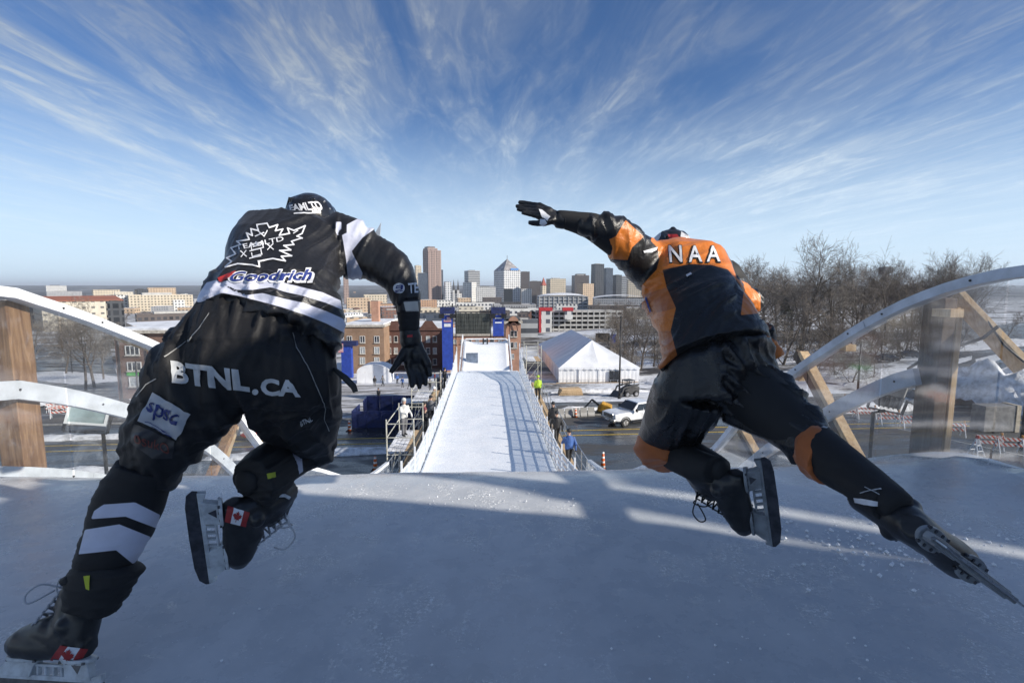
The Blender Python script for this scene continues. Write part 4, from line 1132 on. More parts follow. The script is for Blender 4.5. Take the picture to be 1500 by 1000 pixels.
# ================================================================== white tent
M_TENT = mat('white_tent_vinyl', (.80, .81, .83), .45, var=.05, scale=.6, bump=.25, bscale=.8, bdist=.12)
M_TENT.node_tree.nodes['Principled BSDF'].inputs['Roughness'].default_value = .45
tx0, tx1, ty0, ty1, tze, tzr = 11.9, 25.7, 85., 121., -12.4, -8.4
tzb = gz(18, 85) + .12
tn = thing('marquee_tent', 'large white marquee tent with hipped roof beside the track', 'tent', (18.8, 85, tzb - .5))
xm = (tx0 + tx1) / 2
nseg = 7; yr0, yr1 = 91.5, 114.5
for sgn, xe in ((-1, tx0), (1, tx1)):
    for i in range(nseg):                                 # roof panels between the rafters, each sagging a little
        ya, yb = yr0 + (yr1 - yr0) * i / nseg, yr0 + (yr1 - yr0) * (i + 1) / nseg
        rows = []
        for j in range(7):
            v = j / 6; rows.append([(xe + (xm - xe) * v, ya + (yb - ya) * k / 4, tze + (tzr - tze) * v - .14 * math.sin(math.pi * v) * math.sin(math.pi * k / 4) + .03 * (k in (0, 4))) for k in range(5)])
        MB().grid(rows).obj('roof_panel', M_TENT, tn, smooth=True)
for ye, yr in ((ty0, yr0), (ty1, yr1)):
    for (xa, za, xb, zb_) in ((tx0, tze, xm, tze), (xm, tze, tx1, tze)):
        rows = []
        for j in range(9):
            v = j / 8; rows.append([(xa + (xm - xa) * v + ((xb + (xm - xb) * v) - (xa + (xm - xa) * v)) * k / 6, ye + (yr - ye) * v, tze + (tzr - tze) * v - .2 * math.sin(math.pi * v) * math.sin(math.pi * k / 6)) for k in range(7)])
        MB().grid(rows).obj('hip_panel', M_TENT, tn, smooth=True)
    for sx, xe in ((-1, tx0), (1, tx1)):
        rows = []
        for j in range(9):
            v = j / 8; ytop = yr; p0 = Vector((xe, ye, tze)).lerp(Vector((xm, yr, tzr)), v); p1 = Vector((xe, yr, tze)).lerp(Vector((xm, yr, tzr)), v)
            rows.append([p0.lerp(p1, k / 4) - Vector((0, 0, .12 * math.sin(math.pi * v) * math.sin(math.pi * k / 4))) for k in range(5)])
        MB().grid(rows).obj('hip_panel', M_TENT, tn, smooth=True)
def wall_panel(a, b, z0, z1, name='wall_panel', m=M_TENT):
    rows = []; a, b = Vector(a), Vector(b); nrm = Vector(((b - a).y, -(b - a).x, 0)).normalized()
    for j in range(5):
        rows.append([a.lerp(b, k / 16) + nrm * (.05 * math.sin(k * 2.1 + a.x) * (1 - j / 6)) + Vector((0, 0, z0 + (z1 - z0) * j / 4)) for k in range(17)])
    return MB().grid(rows).obj(name, m, tn, smooth=True)
nf_ = 4
for i in range(nf_):
    xa, xb = tx0 + (tx1 - tx0) * i / nf_, tx0 + (tx1 - tx0) * (i + 1) / nf_
    wall_panel((xa, ty0 + .1, 0), (xb, ty0 + .1, 0), tzb, tze)
    MB().tube([(xa, ty0 - .02, tzb - .5), (xa, ty0 - .02, tze)], .06, 6).obj('tent_leg', M_CAP, tn)
for i in range(8):
    ya, yb = ty0 + .1 + (ty1 - ty0) * i / 8, ty0 + .1 + (ty1 - ty0) * (i + 1) / 8
    wall_panel((tx0 + .1, yb, 0), (tx0 + .1, ya, 0), tzb, tze); wall_panel((tx1 - .1, ya, 0), (tx1 - .1, yb, 0), tzb, tze)
for k in range(13):
    xa, xb = tx0 - .1 + (tx1 - tx0 + .2) * k / 13, tx0 - .1 + (tx1 - tx0 + .2) * (k + 1) / 13
    MB().add([(xa, ty0 - .06, tze + .03), (xb, ty0 - .06, tze + .03), (xb - .04, ty0 - .08, tze - .28), ((xa + xb) / 2, ty0 - .09, tze - .40), (xa + .04, ty0 - .08, tze - .28)], [(0, 1, 2, 3, 4)]).obj('valance', M_TENT, tn)
for (a_, b_) in ((893, 898.5), (900, 906)):
    p, q = PY(a_, 543, ty0 - .1), PY(b_, 561, ty0 - .1)
    MB().box2(p.x, q.x, ty0 - .16, ty0 - .04, tzb, p.z).obj('door', M_GLASSDK, tn)
dk = thing('tent_deck', 'wooden deck with steel railing along the tent front', 'deck', (18, 83, tzb - .6))
MB().box2(tx0 - .5, tx1 + 1, 81.5, 84.9, tzb - .18, tzb - .02).obj('floor_board', M_PINE, dk)
for i in range(13):
    x = tx0 - .4 + 1.2 * i
    MB().tube([(x, 81.6, gz(x, 81.6)), (x, 81.6, tzb + 1)], .03, 5).obj('rail_post', M_STEEL, dk)
for h in (.5, 1.0): MB().tube([(tx0 - .4, 81.6, tzb + h), (tx1 + .6, 81.6, tzb + h)], .025, 5).obj('rail', M_STEEL, dk)
for i in range(5): MB().box2(tx0 - 3.4, tx0 - .6, 79.5 + i * .9, 80.3 + i * .9, tzb - .62 + i * .12, tzb - .45 + i * .12).obj('step', M_PINE, dk)
p = G(819, 576)
for k in range(4): tag(MB().box((p.x + 1.2, p.y - 2 , gz(p.x, p.y - 2) + .15 + .22 * k), (3.2 - .15 * k, 1.3, .2), rz=.06 * k).obj('timber_stack', M_PINE), ['lowest', 'second', 'third', 'topmost'][k] + ' pallet of pale timber stacked in front of the tent', 'timber', 'stacked timber')

# ================================================================== blue enclosure, white hut, concrete blocks
be = thing('blue_enclosure', 'open topped navy blue panel enclosure on the street left of the track', 'enclosure', (-8.5, 43, gz(-8.5, 43)))
bx0, bx1, by0, by1, bz1 = -11.6, -5.4, 43.0, 48.4, 1.2 - 10.45
for i in range(5):
    xa, xb = bx0 + (bx1 - bx0) * i / 5, bx0 + (bx1 - bx0) * (i + 1) / 5
    MB().box2(xa + .01, xb - .01, by0, by0 + .06, gz(xa, by0) + .05, bz1).obj('panel', M_NAVY, be)
    MB().box2(xa + .01, xb - .01, by1, by1 + .06, gz(xa, by1) + .05, bz1 + .15).obj('panel', M_NAVY, be)
for i in range(4):
    ya, yb = by0 + .07 + (by1 - by0 - .08) * i / 4, by0 + .06 + (by1 - by0 - .08) * (i + 1) / 4
    if i != 2: MB().box2(bx0, bx0 + .06, ya, yb - .01, gz(bx0, ya) + .05, bz1).obj('panel', M_NAVY, be)
    MB().box2(bx1 - .06, bx1, ya, yb - .01, gz(bx1, ya) + .05, bz1).obj('panel', M_NAVY, be)
gn = thing('generator_cart', 'grey equipment cart with pipes inside the blue enclosure', 'cart', (-6.6, 45.4, gz(-6.6, 45.4)))
g0 = gz(-6.6, 45.4) + .1
MB().box2(-7.6, -5.7, 44.6, 46.2, g0 + .5, g0 + 1.75).obj('body', mat('cart_grey', (.10, .10, .11), .6), gn)
MB().box2(-7.7, -5.6, 44.5, 46.3, g0 + 1.78, g0 + 1.86).obj('lid', M_SNOW, gn)
for x in (-7.3, -6.0):
    for y in (44.7, 46.1): MB().tube([(x, y - .08, g0 + .3), (x, y + .08, g0 + .3)], .3, 12).obj('wheel', M_BLACKMETAL, gn)
p = G(547, 561)
ht = thing('white_hut', 'white round topped tent hut on the plaza', 'tent', (p.x, p.y, p.z))
hw_, hl, hh_ = 3.0, 4.5, 2.2
rows = [[(p.x + hw_ * math.cos(math.pi * (1 - i / 14)), p.y + hl * j / 4, p.z + hh_ + 1.3 * math.sin(math.pi * i / 14)) for i in range(15)] for j in range(5)]
MB().grid(rows).obj('roof', M_TENT, ht, smooth=True)
MB().add([(p.x + hw_ * math.cos(math.pi * (1 - i / 14)), p.y, p.z + hh_ + 1.3 * math.sin(math.pi * i / 14)) for i in range(15)], [tuple(range(15))]).obj('gable_panel', M_TENT, ht)
for i in range(4): MB().box2(p.x - hw_ + 1.5 * i + .02, p.x - hw_ + 1.5 * (i + 1) - .02, p.y, p.y + .05, p.z, p.z + hh_).obj('wall_panel', M_TENT, ht)
for s_ in (-1, 1): MB().box2(p.x + s_ * hw_ - .03, p.x + s_ * hw_ + .03, p.y, p.y + hl, p.z, p.z + hh_).obj('wall_panel', M_TENT, ht)
p0, p1 = G(822, 612), G(866, 609)
words_ = ['nearest the track', 'second from the track', 'third from the track', 'fourth from the track', 'farthest from the track']
for i in range(5):
    q = p0.lerp(p1, i / 4); z = gz(q.x, q.y)
    k = MB(); prof_ = [(-.3, 0), (.3, 0), (.3, .18), (.13, .38), (.1, .85), (-.1, .85), (-.13, .38), (-.3, .18)]
    k.prism([(q.x - .34, q.y + a_, z + b_) for a_, b_ in prof_], (.62, .03, 0))
    tag(k.obj('concrete_barrier', M_CONC), 'concrete road barrier block on the street edge, ' + words_[i], 'barrier', 'concrete blocks')
# ================================================================== bare winter trees
M_BARK = mat('grey_brown_bark', (.115, .095, .08), .9, var=.3, scale=2.5, bump=.4, bscale=8, bdist=.05)
M_TWIG = mat('twigs', (.155, .130, .110), .9, var=.3, scale=.6)
M_TWIG2 = mat('pale_twigs', (.22, .195, .17), .9, var=.3, scale=.6)
def bare_tree_meshes(seed, H=16., spread=.55, dens=1., trunk_f=.28, mt=M_TWIG, fine=.022):
    rnd = random.Random(seed); tr, cr = MB(), MB()
    def perp(d):
        a = Vector((rnd.uniform(-1, 1), rnd.uniform(-1, 1), rnd.uniform(-1, 1))); a = a - d * a.dot(d); return a.normalized()
    def grow(p, d, L, r, lev):
        n = (6, 5, 4, 3, 2)[lev]; pts, rad = [p.copy()], [r]; dirs = [d.copy()]
        for i in range(n):
            d = (d + perp(d) * rnd.uniform(.05, .22) + Vector((0, 0, (.05, .07, .08, .04, -.02)[lev]))).normalized()
            p = p + d * (L / n); pts.append(p.copy()); rad.append(max(fine * .55, r * (1 - .75 * (i + 1) / n))); dirs.append(d.copy())
        (tr if lev < 2 else cr).tube(pts, rad, (7, 5, 4, 3, 3)[lev], cap=False)
        if lev == 4: return
        nc = int((rnd.randint(8, 10), rnd.randint(6, 8), rnd.randint(5, 7), rnd.randint(4, 6))[lev] * dens + .5)
        for k in range(nc):
            f = (trunk_f if lev == 0 else .2) + (1 - (trunk_f if lev == 0 else .2)) * (k + rnd.random() * .8) / nc
            f = min(f, .98); i = min(int(f * n), n - 1); q = pts[i].lerp(pts[i + 1], f * n - i)
            ang = rnd.uniform(.45, .95) * (1.1 if lev else 1.0) * (spread / .55)
            nd = (dirs[i] * math.cos(ang) + perp(dirs[i]) * math.sin(ang)).normalized()
            l2 = L * (.62, .58, .55, .5)[lev] * rnd.uniform(.7, 1.15) * (1.15 - .55 * f if lev == 0 else 1)
            grow(q, nd, l2, max(fine, rad[i] * (.52, .5, .5, .6)[lev]), lev + 1)
    grow(Vector((0, 0, -.3)), Vector((rnd.uniform(-.06, .06), rnd.uniform(-.06, .06), 1)).normalized(), H * .78, H * .017, 0)
    return tr.mesh('trunk', M_BARK, True), cr.mesh('crown', mt, False)
TREES = [bare_tree_meshes(11, 18, .55), bare_tree_meshes(23, 17, .62), bare_tree_meshes(37, 19, .5, mt=M_TWIG2), bare_tree_meshes(41, 16, .68, mt=M_TWIG2), bare_tree_meshes(59, 17, .58, .95)]
SHRUBS = [bare_tree_meshes(71, 7, .75, .85, .06, M_TWIG, .016), bare_tree_meshes(83, 6, .8, .85, .05, M_TWIG2, .016)]
def tree(px, py, d, h, label, group=None, var=0, src=TREES, name='bare_tree', base_h=17., rz=None):
    p = P(px, py, d); z = gz(p.x, p.y) - .1
    tr, cr = src[var % len(src)]
    r = thing(name, label, 'tree' if name == 'bare_tree' else 'shrub', (p.x, p.y, z), rz if rz is not None else random.Random(int(px * 13 + d)).uniform(0, 6.28), group, world_coords=False)
    s = h / base_h; r.scale = (s, s, s)
    put(tr, 'trunk', r, local=True); put(cr, 'crown', r, local=True)
    return r
def top_h(px, ytop, d):
    p = P(px, ytop, d); return p.z - gz(p.x, p.y)
# wooded hill on the right: (column, top row, distance)
wood = [(1112, 402, 130, 'leftmost bare tree of the wood, beside the orange sleeve'), (1140, 404, 150, 'bare tree left of the tall twin crowns'), (1172, 386, 120, 'tall bare tree with a rounded crown, left of a pair'),
        (1218, 386, 118, 'tall bare tree with a leaning limb, right of a pair'), (1258, 394, 135, 'bare tree left of the distant water tower'), (1300, 398, 140, 'bare tree right below the distant water tower'),
        (1332, 392, 150, 'bare tree right of the distant water tower'), (1362, 396, 160, 'bare tree above the curved barrier cap'), (1404, 397, 165, 'rightmost bare tree of the wood on the skyline')]
for i, (px, yt, d, lb) in enumerate(wood): tree(px, 480, d, top_h(px, yt, d) * 1.05, lb, 'trees of the wood on the right', i)
rnd = random.Random(3)
for i in range(26):
    px = 1095 + 335 * (i + rnd.random()) / 26; d = rnd.uniform(140, 230); yt = rnd.uniform(391, 412)
    tree(px, 470, d, top_h(px, yt, d), 'bare tree in the crowded inner rows of the wood on the right', 'inner trees of the wood', i + 2)
for i in range(26):
    px = 1090 + 330 * (i + rnd.random()) / 26; d = rnd.uniform(95, 150); yt = rnd.uniform(432, 470)
    tree(px, 490, d, max(3, top_h(px, yt, d)), 'leafless shrub in the undergrowth of the wood on the right', 'undergrowth of the wood', i, SHRUBS, 'bare_shrub', 6.2)
for i, (px, yt, d) in enumerate(((1195, 505, 75), (1225, 495, 78), (1250, 500, 72), (1282, 510, 74), (1240, 470, 88), (1320, 470, 100), (1275, 480, 90), (1420, 470, 120), (1470, 460, 130))):
    tree(px, 520, d, max(3, top_h(px, yt, d)), 'small leafless sapling seen through the right plexiglass', 'saplings behind the plexiglass', i, SHRUBS, 'bare_shrub', 6.2)
# trees between the tent and the right skater, and on the slope below downtown
for i, (px, yt, d, lb) in enumerate(((905, 450, 118, 'bare tree rising behind the tent roof'), (925, 448, 125, 'bare tree close behind the tent\'s right end'), (940, 455, 112, 'dark bare tree next to the orange side panel'), (958, 452, 120, 'bare tree half hidden by the orange jersey'), (890, 462, 150, 'small bare tree behind the small screen'), (915, 455, 165, 'bare tree farther up behind the tent'))):
    tree(px, 500, d, top_h(px, yt, d), lb, 'trees behind the tent', i)
for i in range(16):
    px = 872 + 110 * (i + rnd.random()) / 16; d = rnd.uniform(100, 150); yt = rnd.uniform(480, 510)
    tree(px, 520, d, max(3, top_h(px, yt, d)), 'leafless shrub in the thicket right of the tent', 'thicket right of the tent', i, SHRUBS, 'bare_shrub', 6.2)
for i in range(26):
    px = 862 + 120 * (i + rnd.random()) / 26; d = rnd.uniform(300, 560); yt = rnd.uniform(442, 460)
    tree(px, 460, d, max(6, top_h(px, yt, d)), 'bare tree on the slope below the arena roof', 'trees below the arena', i)
# left: trees by the car park, near the museum
for i, (px, yt, d, lb) in enumerate(((119, 460, 104, 'left of two large bare trees on the snowy lawn'), (133, 464, 108, 'right of two large bare trees on the snowy lawn'), (147, 474, 128, 'bare tree behind the lawn next to the brick house'), (92, 476, 150, 'small bare tree behind the car park'), (48, 470, 170, 'bare tree seen through the left barrier'))):
    tree(px, 500, d, top_h(px, yt, d) * 1.06, lb, 'trees by the car park', i + 1)
for i in range(34):
    px = -20 + 330 * (i + rnd.random()) / 34; d = rnd.uniform(340, 700)
    tree(px, 460, d, rnd.uniform(7, 11), 'bare street tree in front of the museum and hospital', 'street trees on the left', i)
for i in range(40):
    px = 500 + 330 * (i + rnd.random()) / 40; d = rnd.uniform(300, 900)
    tree(px, 460, d, rnd.uniform(6, 11), 'bare street tree among the downtown fringe', 'street trees downtown', i)
def conifer_mesh(seed):
    rnd = random.Random(seed); k = MB(); t_ = MB(); t_.tube([(0, 0, 0), (0, 0, 9)], [.2, .03], 6)
    for i in range(1500):
        f = rnd.random() ** .8; z = .8 + 8.6 * f; rr = 2.4 * (1 - f) ** .8 * rnd.uniform(.35, 1.05) + .1; a = rnd.uniform(0, 6.28)
        c = Vector((rr * math.cos(a), rr * math.sin(a), z - .25 * rr)); o = Vector((math.cos(a), math.sin(a), -.25)) * rnd.uniform(.25, .5); s = Vector((-math.sin(a), math.cos(a), rnd.uniform(-.3, .3))) * .14
        k.add([c - s, c + s, c + o], [(0, 1, 2)])
    return t_.mesh('trunk', M_BARK), k.mesh('crown', mat('conifer_green', (.030, .050, .028), .9, var=.4, scale=.8))
CON = [conifer_mesh(1), conifer_mesh(2)]
for i, (px, d, h, lb) in enumerate(((160, 270, 8.5, 'dark conifer at the left end of the conifer row'), (168, 265, 9.5, 'tallest dark conifer of the row behind the brick house'), (177, 270, 8, 'third dark conifer of the row behind the brick house'), (187, 262, 7.5, 'dark conifer at the right end of the conifer row'), (515, 420, 10, 'dark conifer under the left skater\'s armpit'), (528, 400, 9, 'dark conifer beside the orange chimney'), (1150, 150, 15, 'single dark evergreen in the bare wood'))):
    p = P(px, 465, d); r = thing('conifer', lb, 'tree', (p.x, p.y, gz(p.x, p.y)), i, None, world_coords=False); r.scale = (h / 9.4,) * 3
    put(CON[i % 2][0], 'trunk', r, local=True); put(CON[i % 2][1], 'crown', r, local=True)
# water tower on the right skyline
c = P(1297, 400, 420); w_ = 18 / F * 420
wt = thing('roof_tank', 'grey box tank on posts rising above the bare trees', 'tower', (c.x, c.y, gz(c.x, c.y)))
z1, z0 = P(1297, 391, 420).z, P(1297, 401, 420).z
MB().box2(c.x - 3.6, c.x + 3.6, c.y - 3.4, c.y + 3.4, z0, z1).obj('tank', mat('tank_grey', (.13, .15, .18), .6), wt)
MB().box2(c.x - 1.2, c.x + 1.2, c.y - 1.2, c.y + 1.2, z0 - 6, z0).obj('shaft', M_CONC, wt)
for s_ in (-1, 1): MB().tube([(c.x + s_ * 2.6, c.y, gz(c.x, c.y)), (c.x + s_ * 2.6, c.y, z0)], .4, 6).obj('leg', M_CONC, wt)

# ================================================================== vehicles
M_TYRE = mat('tyre_rubber', (.018, .018, .018), .8)
M_RIM = mat('alloy_rim', (.45, .45, .46), .3, .8)
M_CARGLASS = mat('car_glass', (.02, .024, .03), .06, spec=.7)
M_HEADL = mat('headlight', (.70, .72, .74), .15, spec=.7)
M_TAIL = mat('tail_light', (.40, .02, .02), .25)
M_CHROME = mat('chrome', (.55, .56, .57), .18, .9)
M_TRIM = mat('black_trim', (.025, .025, .026), .6)
def wheel(root, x, y, r, side):
    w = .26
    t_ = MB(); t_.tube([(x, y - w / 2, r), (x, y - w / 2 + .03, r), (x, y + w / 2 - .03, r), (x, y + w / 2, r)], [r * .93, r, r, r * .93], 20)
    o = t_.obj('wheel', M_TYRE, root, local=True, smooth=False)
    k = MB(); k.tube([(x, y + side * (w / 2 - .01), r), (x, y + side * (w / 2 + .012), r)], [r * .62, r * .55], 16)
    for i in range(6):
        a = i * math.pi / 3; k.bar((x, y + side * (w / 2 + .02), r), (x + r * .56 * math.cos(a), y + side * (w / 2 + .02), r + r * .56 * math.sin(a)), .05, .03, up=(0, 1, 0))
    k.obj('rim', M_RIM, o, local=True)
def loft_x(sections):
    """sections: list of (x, [(y,z)...]) closed rings"""
    k = MB(); n = len(sections[0][1])
    for x, ring in sections: k.v += [(x, y, z) for y, z in ring]
    for i in range(len(sections) - 1):
        for j in range(n): k.f.append((i * n + j, i * n + (j + 1) % n, (i + 1) * n + (j + 1) % n, (i + 1) * n + j))
    k.f += [tuple(range(n))[::-1], tuple((len(sections) - 1) * n + j for j in range(n))]
    return k
def rr(w, z0, z1, r=.1, tumble=0.):
    """rounded cross-section, narrower at the top by tumble"""
    h = w / 2; return [(-h + r, z0), (h - r, z0), (h, z0 + r), (h - tumble, z1 - r), (h - tumble - r, z1), (-h + tumble + r, z1), (-h + tumble, z1 - r), (-h, z0 + r)]
def pickup(paint):
    root = bpy.data.objects.new('pickup_truck', None); COL.objects.link(root)
    W = 2.02
    b = loft_x([(-3.05, rr(W - .1, .62, 1.20)), (-3.0, rr(W, .55, 1.25)), (-.98, rr(W, .50, 1.25)), (.95, rr(W, .50, 1.24)), (1.1, rr(W, .50, 1.28)), (2.6, rr(W - .04, .52, 1.25)), (2.95, rr(W - .1, .58, 1.18)), (3.05, rr(W - .24, .62, 1.05))]).obj('body', paint, root, bevel=.03, local=True)
    loft_x([(-1.0, rr(W - .04, 1.22, 1.86, .08, .16)), (-.85, rr(W - .04, 1.22, 1.96, .08, .2)), (.45, rr(W - .06, 1.22, 1.96, .08, .2)), (1.25, rr(W - .08, 1.22, 1.30, .03, .02))]).obj('cab', paint, root, bevel=.03, local=True)
    MB().box2(-2.9, -1.1, -.82, .82, 1.26, 1.262).obj('bed_floor', M_TRIM, root, local=True)
    g_ = MB(); g_.add([(.58, -.80, 1.90), (.58, .80, 1.90), (1.22, .92, 1.36), (1.22, -.92, 1.36)], [(0, 1, 2, 3)]); o = g_.obj('windscreen', M_CARGLASS, root, local=True); o.location = (.03, 0, .035)
    for s_ in (-1, 1):
        for x0, x1, x2, x3 in ((-.75, .0, .0, -.68), (.06, .88, .44, .06)):
            MB().add([(x0, s_ * (W / 2 - .015), 1.33), (x1, s_ * (W / 2 - .015), 1.33), (x2, s_ * (W / 2 - .16), 1.85), (x3, s_ * (W / 2 - .16), 1.85)], [(0, 1, 2, 3)]).obj('side_window', M_CARGLASS, root, local=True)
        for x in (-.75, .22):
            d_ = MB().box2(x, x + .02, s_ * (W / 2 + .001), s_ * (W / 2 + .006), .6, 1.24).obj('door_seam', M_TRIM, root, local=True)
            MB().box2(x + .1, x + .28, s_ * (W / 2 + .002), s_ * (W / 2 + .03), 1.08, 1.12).obj('door_handle', M_CHROME, root, local=True)
        MB().box2(-1.0, 1.3, s_ * (W / 2 - .02), s_ * (W / 2 + .10), .40, .46).obj('running_board', M_TRIM, root, local=True)
        MB().box((.95, s_ * (W / 2 + .18), 1.42), (.14, .22, .26)).obj('mirror', M_TRIM, root, bevel=.02, local=True)
        MB().box((2.93, s_ * .80, 1.02), (.16, .30, .30)).obj('headlight', M_HEADL, root, bevel=.02, local=True)
        MB().box((-3.02, s_ * .88, 1.02), (.08, .2, .36)).obj('tail_light', M_TAIL, root, local=True)
        for x in (-1.95, 1.95):
            wheel(root, x, s_ * (W / 2 - .12), .42, s_)
            MB().tube([(x + .5 * math.cos(a), s_ * (W / 2 + .005), .42 + .5 * math.sin(a)) for a in [math.pi * i / 10 for i in range(11)]], .04, 5).obj('wheel_arch', M_TRIM, root, local=True)
    MB().box((3.0, 0, 1.0), (.14, 1.25, .36)).obj('grille', M_CHROME, root, bevel=.02, local=True)
    for i in range(3): MB().box((3.08, 0, .9 + .1 * i), (.02, 1.15, .035)).obj('grille_bar', M_TRIM, root, local=True)
    MB().box((3.06, 0, .66), (.22, 1.9, .24)).obj('bumper', M_CHROME, root, bevel=.04, local=True)
    MB().box((3.18, 0, .68), (.02, .5, .12)).obj('number_plate', M_WHITE, root, local=True)
    MB().box((-3.1, 0, .66), (.2, 1.9, .2)).obj('bumper', M_CHROME, root, bevel=.04, local=True)
    return root
M_PAINTW = mat('white_car_paint', (.74, .75, .77), .22, var=.06, coat=.5)
tr = pickup(M_PAINTW); p = G(925, 622)
place(tr, (p.x + .6, p.y + .6, gz(p.x, p.y) + .055), R(203)); tag(tr, 'white crew cab pickup truck parked on the wet street', 'truck')
def car(paint, roof=None, tall=False, name='parked_car'):
    root = bpy.data.objects.new(name, None); COL.objects.link(root)
    W = 1.82; zr = 1.75 if tall else 1.46; zs = .98 if tall else .90
    loft_x([(-2.25, rr(W - .25, .45, .85)), (-2.15, rr(W - .08, .35, zs)), (-.9, rr(W, .30, zs + .04)), (.8, rr(W, .30, zs)), (1.9, rr(W - .06, .33, zs - .14)), (2.25, rr(W - .3, .42, zs - .30))]).obj('body', paint, root, bevel=.04, local=True)
    loft_x([(-2.0 if tall else -1.75, rr(W - .08, zs, zs + .08, .03, .03)), (-1.75 if tall else -1.0, rr(W - .12, zs, zr - .05, .07, .14)), (.1, rr(W - .12, zs, zr, .07, .17)), (1.1, rr(W - .14, zs - .02, zs + .06, .02, .02))]).obj('cabin', M_CARGLASS, root, bevel=.02, local=True)
    MB().box((-.6, 0, zr - .01), (1.5 if not tall else 2.0, W - .52, .05)).obj('roof', roof or paint, root, bevel=.02, local=True)
    for s_ in (-1, 1):
        for x, dx in ((-1.3 if not tall else -1.6, .3), (-.35, .05), (.55, -.35)):
            MB().bar((x, s_ * (W / 2 - .08), zs), (x + dx, s_ * (W / 2 - .24), zr - .02), .07, .05).obj('pillar', paint, root, local=True)
        MB().box((2.12, s_ * .62, zs - .25), (.2, .34, .14)).obj('headlight', M_HEADL, root, bevel=.02, local=True)
        MB().box((-2.18, s_ * .66, zs - .12), (.1, .28, .16)).obj('tail_light', M_TAIL, root, local=True)
        MB().box((.85, s_ * (W / 2 + .06), zs + .1), (.1, .16, .12)).obj('mirror', paint, root, local=True)
        for x in (-1.35, 1.4): wheel(root, x, s_ * (W / 2 - .11), .33, s_)
    for x in (2.2, -2.24): MB().box((x, 0, .48), (.12, W - .25, .2)).obj('bumper', M_TRIM, root, bevel=.03, local=True)
    return root
M_PD = mat('dark_car_paint', (.03, .032, .038), .2, var=.1, coat=.6); M_PR = mat('red_car_paint', (.42, .03, .025), .25, var=.1, coat=.5); M_PS = mat('silver_car_paint', (.32, .34, .36), .25, .3, var=.1, coat=.4)
c0 = car(M_PD); c1 = car(M_PR, M_PAINTW, True); c2 = car(M_PS, None, True)
def setcar(o, px, py, rz, lb, grp=None):
    p = G(px, py); place(o, (p.x, p.y, p.z + .055), rz, 1., lb, grp); o['category'] = 'car'
setcar(c1, 402, 642, R(190), 'red car with a white roof seen between the left skater\'s legs')
setcar(c2, 1345, 596, R(170), 'silver car behind the right barrier post')
cars = [(45, 527, 20, 'dark parked car nearest the left post'), (62, 515, 15, 'second dark car up the car park lane'), (82, 520, 22, 'dark car in the middle of the car park'), (90, 508, 18, 'dark car at the top of the car park'), (1295, 530, 170, 'dark car on the far road behind the saplings'), (1330, 524, 172, 'dark car right behind on the far road')]
for i, (px, py, a, lb) in enumerate(cars): setcar(c0 if i == 0 else copy_tree(c0), px, py, R(a), lb, 'parked dark cars')
# skid loader by the tent
p = G(920, 580); sl = thing('skid_loader', 'small dark skid loader with raised arms before the tent', 'loader', (p.x, p.y, p.z), R(200), world_coords=False)
M_DKMACH = mat('dark_machine', (.05, .05, .052), .5)
loft_x([(-1.3, rr(1.3, .4, 1.3)), (-.2, rr(1.4, .3, 1.5)), (.9, rr(1.3, .3, 1.0))]).obj('body', M_DKMACH, sl, bevel=.04, local=True)
cb = MB()
for x in (-.5, .6):
    for y in (-.5, .5): cb.bar((x, y, 1.3), (x - .05, y, 2.1), .08)
cb.box((.05, 0, 2.12), (1.25, 1.15, .08)); fu = cb.obj('cab_frame', M_DKMACH, sl, local=True); fu['kind'] = 'stuff'
for s_ in (-1, 1):
    MB().bar((-1.1, s_ * .78, 1.6), (1.2, s_ * .78, 1.3), .12, .18).obj('lift_arm', M_DKMACH, sl, local=True)
    MB().bar((1.2, s_ * .78, 1.3), (1.6, s_ * .78, .4), .12, .18).obj('lift_arm', M_DKMACH, sl, local=True)
    for x in (-.7, .65): wheel(sl, x, s_ * .72, .40, s_)
MB().prism([(1.5, -.9, .1), (2.3, -.9, .08), (1.65, -.9, .75), (1.5, -.9, .8)], (0, 1.8, 0)).obj('bucket', M_DKMACH, sl, local=True)
p = G(885, 607); ex = thing('yellow_digger', 'small yellow digger lying low behind the concrete blocks', 'digger', (p.x, p.y, p.z), R(160), world_coords=False)
M_YMACH = mat('yellow_machine', (.50, .27, .03), .45, var=.25)
loft_x([(-.7, rr(.9, .35, .95)), (.2, rr(1.0, .3, 1.25)), (.6, rr(.9, .35, .8))]).obj('body', M_YMACH, ex, bevel=.04, local=True)
MB().bar((.4, 0, .8), (1.2, 0, 1.4), .14, .2).obj('boom', M_DKMACH, ex, local=True); MB().bar((1.2, 0, 1.4), (1.9, 0, .5), .12, .16).obj('stick', M_DKMACH, ex, local=True)
MB().prism([(1.75, -.3, .1), (2.2, -.3, .15), (2.0, -.3, .6), (1.75, -.3, .55)], (0, .6, 0)).obj('bucket', M_DKMACH, ex, local=True)
for s_ in (-1, 1): loft_x([(-.8, [(s_ * .5 + q * .14, z) for q, z in ((-1, .08), (1, .08), (1, .3), (-1, .3))]), (.8, [(s_ * .5 + q * .14, z) for q, z in ((-1, .08), (1, .08), (1, .3), (-1, .3))])]).obj('track', M_TYRE, ex, local=True)

